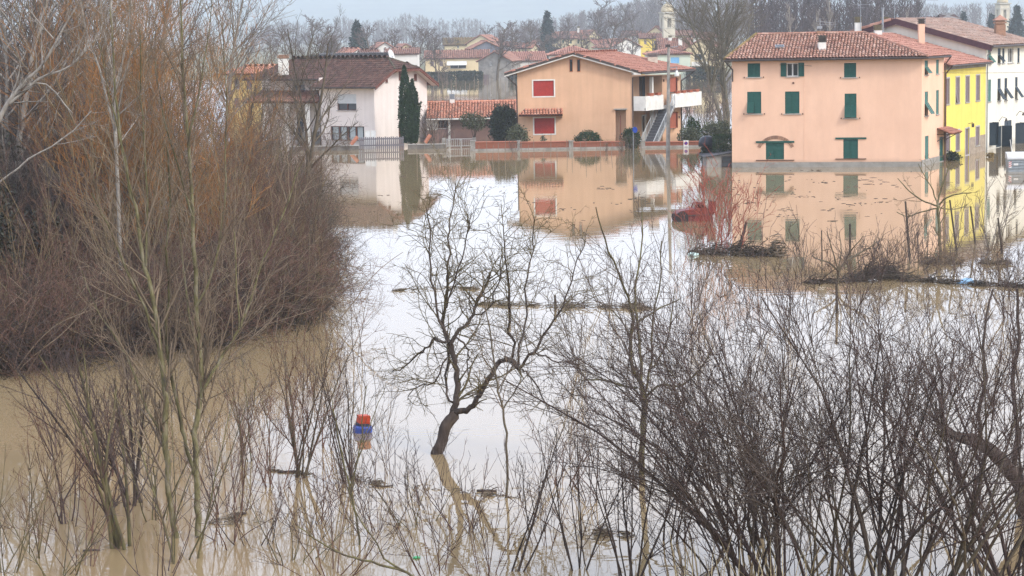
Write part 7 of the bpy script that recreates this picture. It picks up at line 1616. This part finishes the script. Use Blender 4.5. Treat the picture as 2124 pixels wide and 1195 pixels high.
for k, (px, H, lb) in enumerate(((1430, 1.9, 'low twiggy undergrowth at the left foot of the right thicket'), (1545, 2.0, 'low twiggy undergrowth behind the pale grass blades'), (1650, 1.9, 'low twiggy undergrowth right of the pale grass blades'), (1760, 1.8, 'low twiggy undergrowth under the tallest dark bush'), (1900, 1.9, 'low twiggy undergrowth under the right dark bushes'), (2010, 1.7, 'low twiggy undergrowth below the bent trunk'), (2095, 1.8, 'low twiggy undergrowth in the lower right corner'))):
    shrub(530 + k, px, 1225 - 14 * (k % 3), H, 11, 0.85, lb, T_PURP, T_GRY, 1.1, r0=0.011, rm=0.0038, name='undergrowth', w=0.12, base=0.3)
# red willow by the sunken machine
shrub(430, 1500, 524, 3.5, 36, 0.62, 'bright red twigged willow bush behind the sunken machine', T_RED, T_RED, 0.45, r0=0.017, rm=0.009, name='red_willow', base=0.5)
shrub(431, 1450, 515, 2.2, 14, 0.7, 'low red twigged willow left of the bright red one', T_RED, T_RED, 0.6, r0=0.016, rm=0.008, name='red_willow', base=0.5)
for k, (px, py, H, lb) in enumerate(((1880, 545, 2.2, 'thin bare bush on the debris bank below the tall thin pole'), (1840, 560, 1.6, 'low dead bush on the debris bank at right'), (1920, 548, 2.0, 'thin bare bush left of the spreading tree foot'), (1975, 545, 2.0, 'thin bare bush right of the spreading tree foot'), (2040, 545, 1.6, 'low bare bush on the debris bank at far right'), (1790, 575, 1.5, 'low dead bush right of the crooked shrub'), (1660, 530, 1.0, 'small dead tuft right of the red willow'), (2060, 520, 3.0, 'thin leafless sapling in the white reflection'), (1265, 640, 2.0, 'thin bare bush behind the branching tree'), (1215, 770, 2.2, 'thin bare sapling right of the forked tree crown'), (1440, 640, 2.6, 'thin bare bush behind the right thicket at left'), (1620, 680, 2.4, 'thin bare bush behind the right thicket'), (2090, 660, 2.6, 'greenish bare bush at the right edge'))):
    shrub(440 + k, px, py, H, 7, 0.5, lb, T_GRY, T_GRY, 0.8, r0=0.018, rm=0.006)

for k, (px, py, H) in enumerate(((1700, 586, 1.1), (1765, 582, 1.3), (1815, 578, 1.5), (1860, 566, 1.4), (1900, 580, 1.2), (1945, 584, 1.3), (2000, 588, 1.1), (2055, 590, 1.3), (2110, 592, 1.2), (1640, 540, 0.7), (1580, 528, 0.9), (1960, 550, 1.2), (2090, 552, 1.1))):
    shrub(470 + k, px, py, H, 12, 0.8, 'low dead brush on the debris bank in front of the right reflections', T_GRY, T_TAN if k % 2 else T_PURP, 1.5, r0=0.010, rm=0.006, name='dead_brush', base=0.45, w=0.14)['group'] = 'dead brush along the right debris bank'
# reeds and dry grass on the bank at the bottom
def reeds(px0, px1, n, seed, label, py=1250, hh=(0.7, 1.8), m=None):
    R = random.Random(seed); P = []; b = G((px0 + px1) / 2, py)
    for _ in range(n):
        p = G(R.uniform(px0, px1), py + R.uniform(-25, 25)) - b; H = R.uniform(*hh); a = R.uniform(0, 6.28); l = R.uniform(0.05, 0.5) * H
        pts = [(p.x + math.cos(a) * l * t * t, p.y + math.sin(a) * l * t * t, H * (t - 0.18 * t * t * (l / H))) for t in (0, .3, .6, .85, 1)]; P.append((pts, [0.008, 0.0075, 0.006, 0.004, 0.0015]))
    o = tubes('dry_grass', P, 3, m, None); o.location = b; tag(o, label, kind='stuff')
STRAW = mat('pale_straw', (0.58, 0.50, 0.33), (0.42, 0.34, 0.20), scale=3, island=0.3, rough=0.6)
reeds(1400, 1690, 46, 1, 'pale dry grass blades on the bank at the bottom right', 1262, (0.5, 1.45), STRAW)
reeds(1820, 1900, 10, 2, 'dry grass tuft on the bank under the right thicket', 1255, (0.4, 1.1), STRAW)
# ---------------------------------------------------------------- floating debris
DEB = mat('rotting_reed_debris', (0.19, 0.15, 0.105), (0.09, 0.07, 0.05), scale=3, island=0.5)
DEBD = mat('dark_rotting_debris', (0.085, 0.066, 0.048), (0.04, 0.032, 0.026), scale=3, island=0.5)
def mat_of_debris(name, label, line, n, width, seed, L=(0.3, 1.3), h=0.22, m=None, r=(0.006, 0.02)):
    R = random.Random(seed); P = []; b = G(*line[0])
    cl = [R.random() for _ in range(max(4, n // 40))]
    for _ in range(n):
        t = (R.random() if R.random() < 0.3 else min(0.999, max(0, R.choice(cl) + R.gauss(0, 0.018)))) * (len(line) - 1); i = int(t); f = t - i; x = line[i][0] + (line[i + 1][0] - line[i][0]) * f; y = line[i][1] + (line[i + 1][1] - line[i][1]) * f
        c = G(x, y) - b; fade = 0.35 + 0.65 * math.sin(math.pi * min(1, max(0.03, t / (len(line) - 1)))); c.y += R.gauss(0, width * fade); l = R.uniform(*L) * 0.5; a = R.gauss(0, 0.9); z = abs(R.gauss(0, h * fade)); dz = R.gauss(0, 0.22) * l + (R.random() < 0.10) * l * 1.4
        d = Vector((math.cos(a), math.sin(a), 0)) * l
        P.append(([(c.x - d.x, c.y - d.y, z), (c.x, c.y, z + dz * .6 + 0.02), (c.x + d.x, c.y + d.y, max(0.0, z + dz))], [R.uniform(*r)] * 3))
    o = tubes(name, P, 4, m or DEB, None); o.location = b; tag(o, label, kind='stuff'); return o
mat_of_debris('floating_debris', 'floating line of reed debris behind the leaning tree', [(1000, 632), (1100, 634), (1200, 637), (1300, 638), (1352, 640)], 560, 0.22, 1, L=(0.12, 0.7), h=0.07, r=(0.003, 0.010))
mat_of_debris('floating_debris', 'thin floating reed strip left of the main reed line', [(815, 604), (880, 599), (940, 597), (990, 600)], 200, 0.18, 2, L=(0.1, 0.6), h=0.03, r=(0.003, 0.009))
mat_of_debris('floating_debris', 'dark debris bank under the red willow', [(1435, 527), (1500, 528), (1560, 529), (1600, 530)], 900, 0.5, 3, L=(0.1, 0.6), h=0.22, r=(0.004, 0.016), m=DEBD)
mat_of_debris('floating_debris', 'dark tuft of caught debris right of the red willow', [(1600, 531), (1630, 531)], 200, 0.4, 4, L=(0.2, 0.7), h=0.35)
mat_of_debris('floating_debris', 'long dark debris bank in front of the right reflections', [(1680, 588), (1760, 584), (1850, 580), (1950, 586), (2050, 592), (2140, 597)], 800, 0.4, 5, L=(0.1, 0.7), h=0.09, r=(0.004, 0.014), m=DEBD)
mat_of_debris('floating_debris', 'brown debris heap below the crooked shrub', [(1770, 578), (1820, 575), (1870, 570)], 600, 0.8, 6, L=(0.1, 0.7), h=0.24, r=(0.004, 0.014), m=DEBD)
mat_of_debris('floating_debris', 'debris caught under the spreading tree', [(1910, 545), (1960, 546), (2000, 547)], 240, 0.4, 7, L=(0.1, 0.6), h=0.13, r=(0.004, 0.013))
mat_of_debris('floating_debris', 'dark debris lump at far right', [(2040, 546), (2065, 547), (2090, 548)], 220, 0.3, 8, L=(0.1, 0.6), h=0.12, r=(0.004, 0.013))
mat_of_debris('floating_debris', 'line of sticks and litter floating before the leaning tree', [(560, 976), (640, 985), (720, 992), (800, 1008), (900, 1014), (1000, 1026), (1080, 1034)], 230, 0.09, 9, L=(0.03, 0.26), h=0.03, r=(0.003, 0.010))
mat_of_debris('floating_debris', 'debris at the foot of the twin trunk willow', [(430, 1085), (480, 1080), (540, 1085)], 60, 0.25, 10, L=(0.05, 0.3), h=0.03, r=(0.003, 0.010))
mat_of_debris('floating_debris', 'floating straw clump at the bottom right of middle', [(1195, 1112), (1250, 1108), (1310, 1112)], 110, 0.2, 11, L=(0.05, 0.35), h=0.04, r=(0.003, 0.010))
def specks():
    R = random.Random(6); P = []; b = G(1650, 400)
    cl = [(R.uniform(1525, 1895), R.gauss(405, 30)) for _ in range(26)] + [(R.uniform(880, 1330), R.gauss(410, 28)) for _ in range(16)] + [(R.uniform(680, 900), R.gauss(400, 28)) for _ in range(6)]
    for _ in range(330):
        u = R.random(); cx, cy = R.choice(cl)
        x, y = (R.uniform(1520, 1900), R.gauss(405, 32)) if u < 0.2 else (cx + R.gauss(0, 14), cy + R.gauss(0, 2.2))
        if y < 352: continue
        c = G(x, y) - b; l = R.uniform(0.02, 0.14) * (2.0 if R.random() < 0.1 else 1); a = R.gauss(0, 0.6)
        P.append(([(c.x - l * math.cos(a), c.y - l * math.sin(a), 0.0), (c.x, c.y, 0.012), (c.x + l * math.cos(a), c.y + l * math.sin(a), 0.0)], [R.uniform(0.006, 0.016)] * 3))
    o = tubes('floating_twigs', P, 4, B_DARK, None); o.location = b; tag(o, 'scattered floating twigs before the houses', kind='stuff')
specks()
def litter(px, py, label, m, s=0.22, seed=1):
    R = random.Random(seed); mb = MB(); n = 10; prof = [(s * 0.75, -0.05), (s, 0.02), (s * 0.85, s * 0.35), (s * 0.4, s * 0.55), (s * 0.05, s * 0.58)]
    mb.lathe(prof, n); mb.v = [(x * R.uniform(0.8, 1.3), y * R.uniform(0.7, 1.1), z * R.uniform(0.8, 1.15)) for x, y, z in mb.v]
    o = mb.build('plastic_bag', m, None); o.location = G(px, py); tag(o, label, 'bag')
litter(2005, 588, 'crumpled light blue plastic bag floating on the debris bank', mat('light_blue_film', (0.30, 0.52, 0.75), rough=0.35), 0.32, 1)
litter(1438, 530, 'pale turquoise plastic bag at the left foot of the red willow', mat('turquoise_film', (0.55, 0.72, 0.68), rough=0.35), 0.24, 2)
litter(1810, 583, 'white plastic scrap on the debris bank below the crooked shrub', mat('white_film', (0.70, 0.70, 0.68), rough=0.4), 0.16, 3)
litter(864, 1158, 'small bright green plastic scrap in the twigs at the bottom', mat('green_film', (0.10, 0.48, 0.20), rough=0.4), 0.07, 4)
def logs():
    for k, (px, py, L, r, a, lb) in enumerate(((600, 980, 0.5, 0.035, 0.1, 'dark floating log left of the fan shrub'), (1010, 1020, 0.4, 0.04, -0.2, 'dark log floating right of the leaning tree'), (790, 1010, 0.5, 0.018, 0.1, 'pale stick floating below the buoy'), (500, 1068, 0.22, 0.035, 0.5, 'short dark log stub right of the twin trunk willow'), (190, 1143, 0.3, 0.03, 0.1, 'short brown log in the lower left shrub'))):
        m = MB(); d = Vector((math.cos(a), math.sin(a), 0.05)) * L / 2; m.bar(-d, d * 0.2, r, r * 0.95, n=8); m.bar(d * 0.2, d, r * 0.95, r * 0.6, n=8); o = m.build('floating_log', B_DARK, None, smooth=True); o.location = G(px, py) + Vector((0, 0, r * 0.3)); tag(o, lb, 'log')
logs()
for o in list(bpy.data.objects):
    if o.name.startswith(('garden_wall', 'low_wall')): o['kind'] = 'thing'
dead = [o for o in bpy.data.objects if o.parent is None and o.type == 'EMPTY' and o.location.length < 1e-6]      # prototypes that found no place
for o in dead:
    for c in list(o.children): bpy.data.objects.remove(c)
    bpy.data.objects.remove(o)
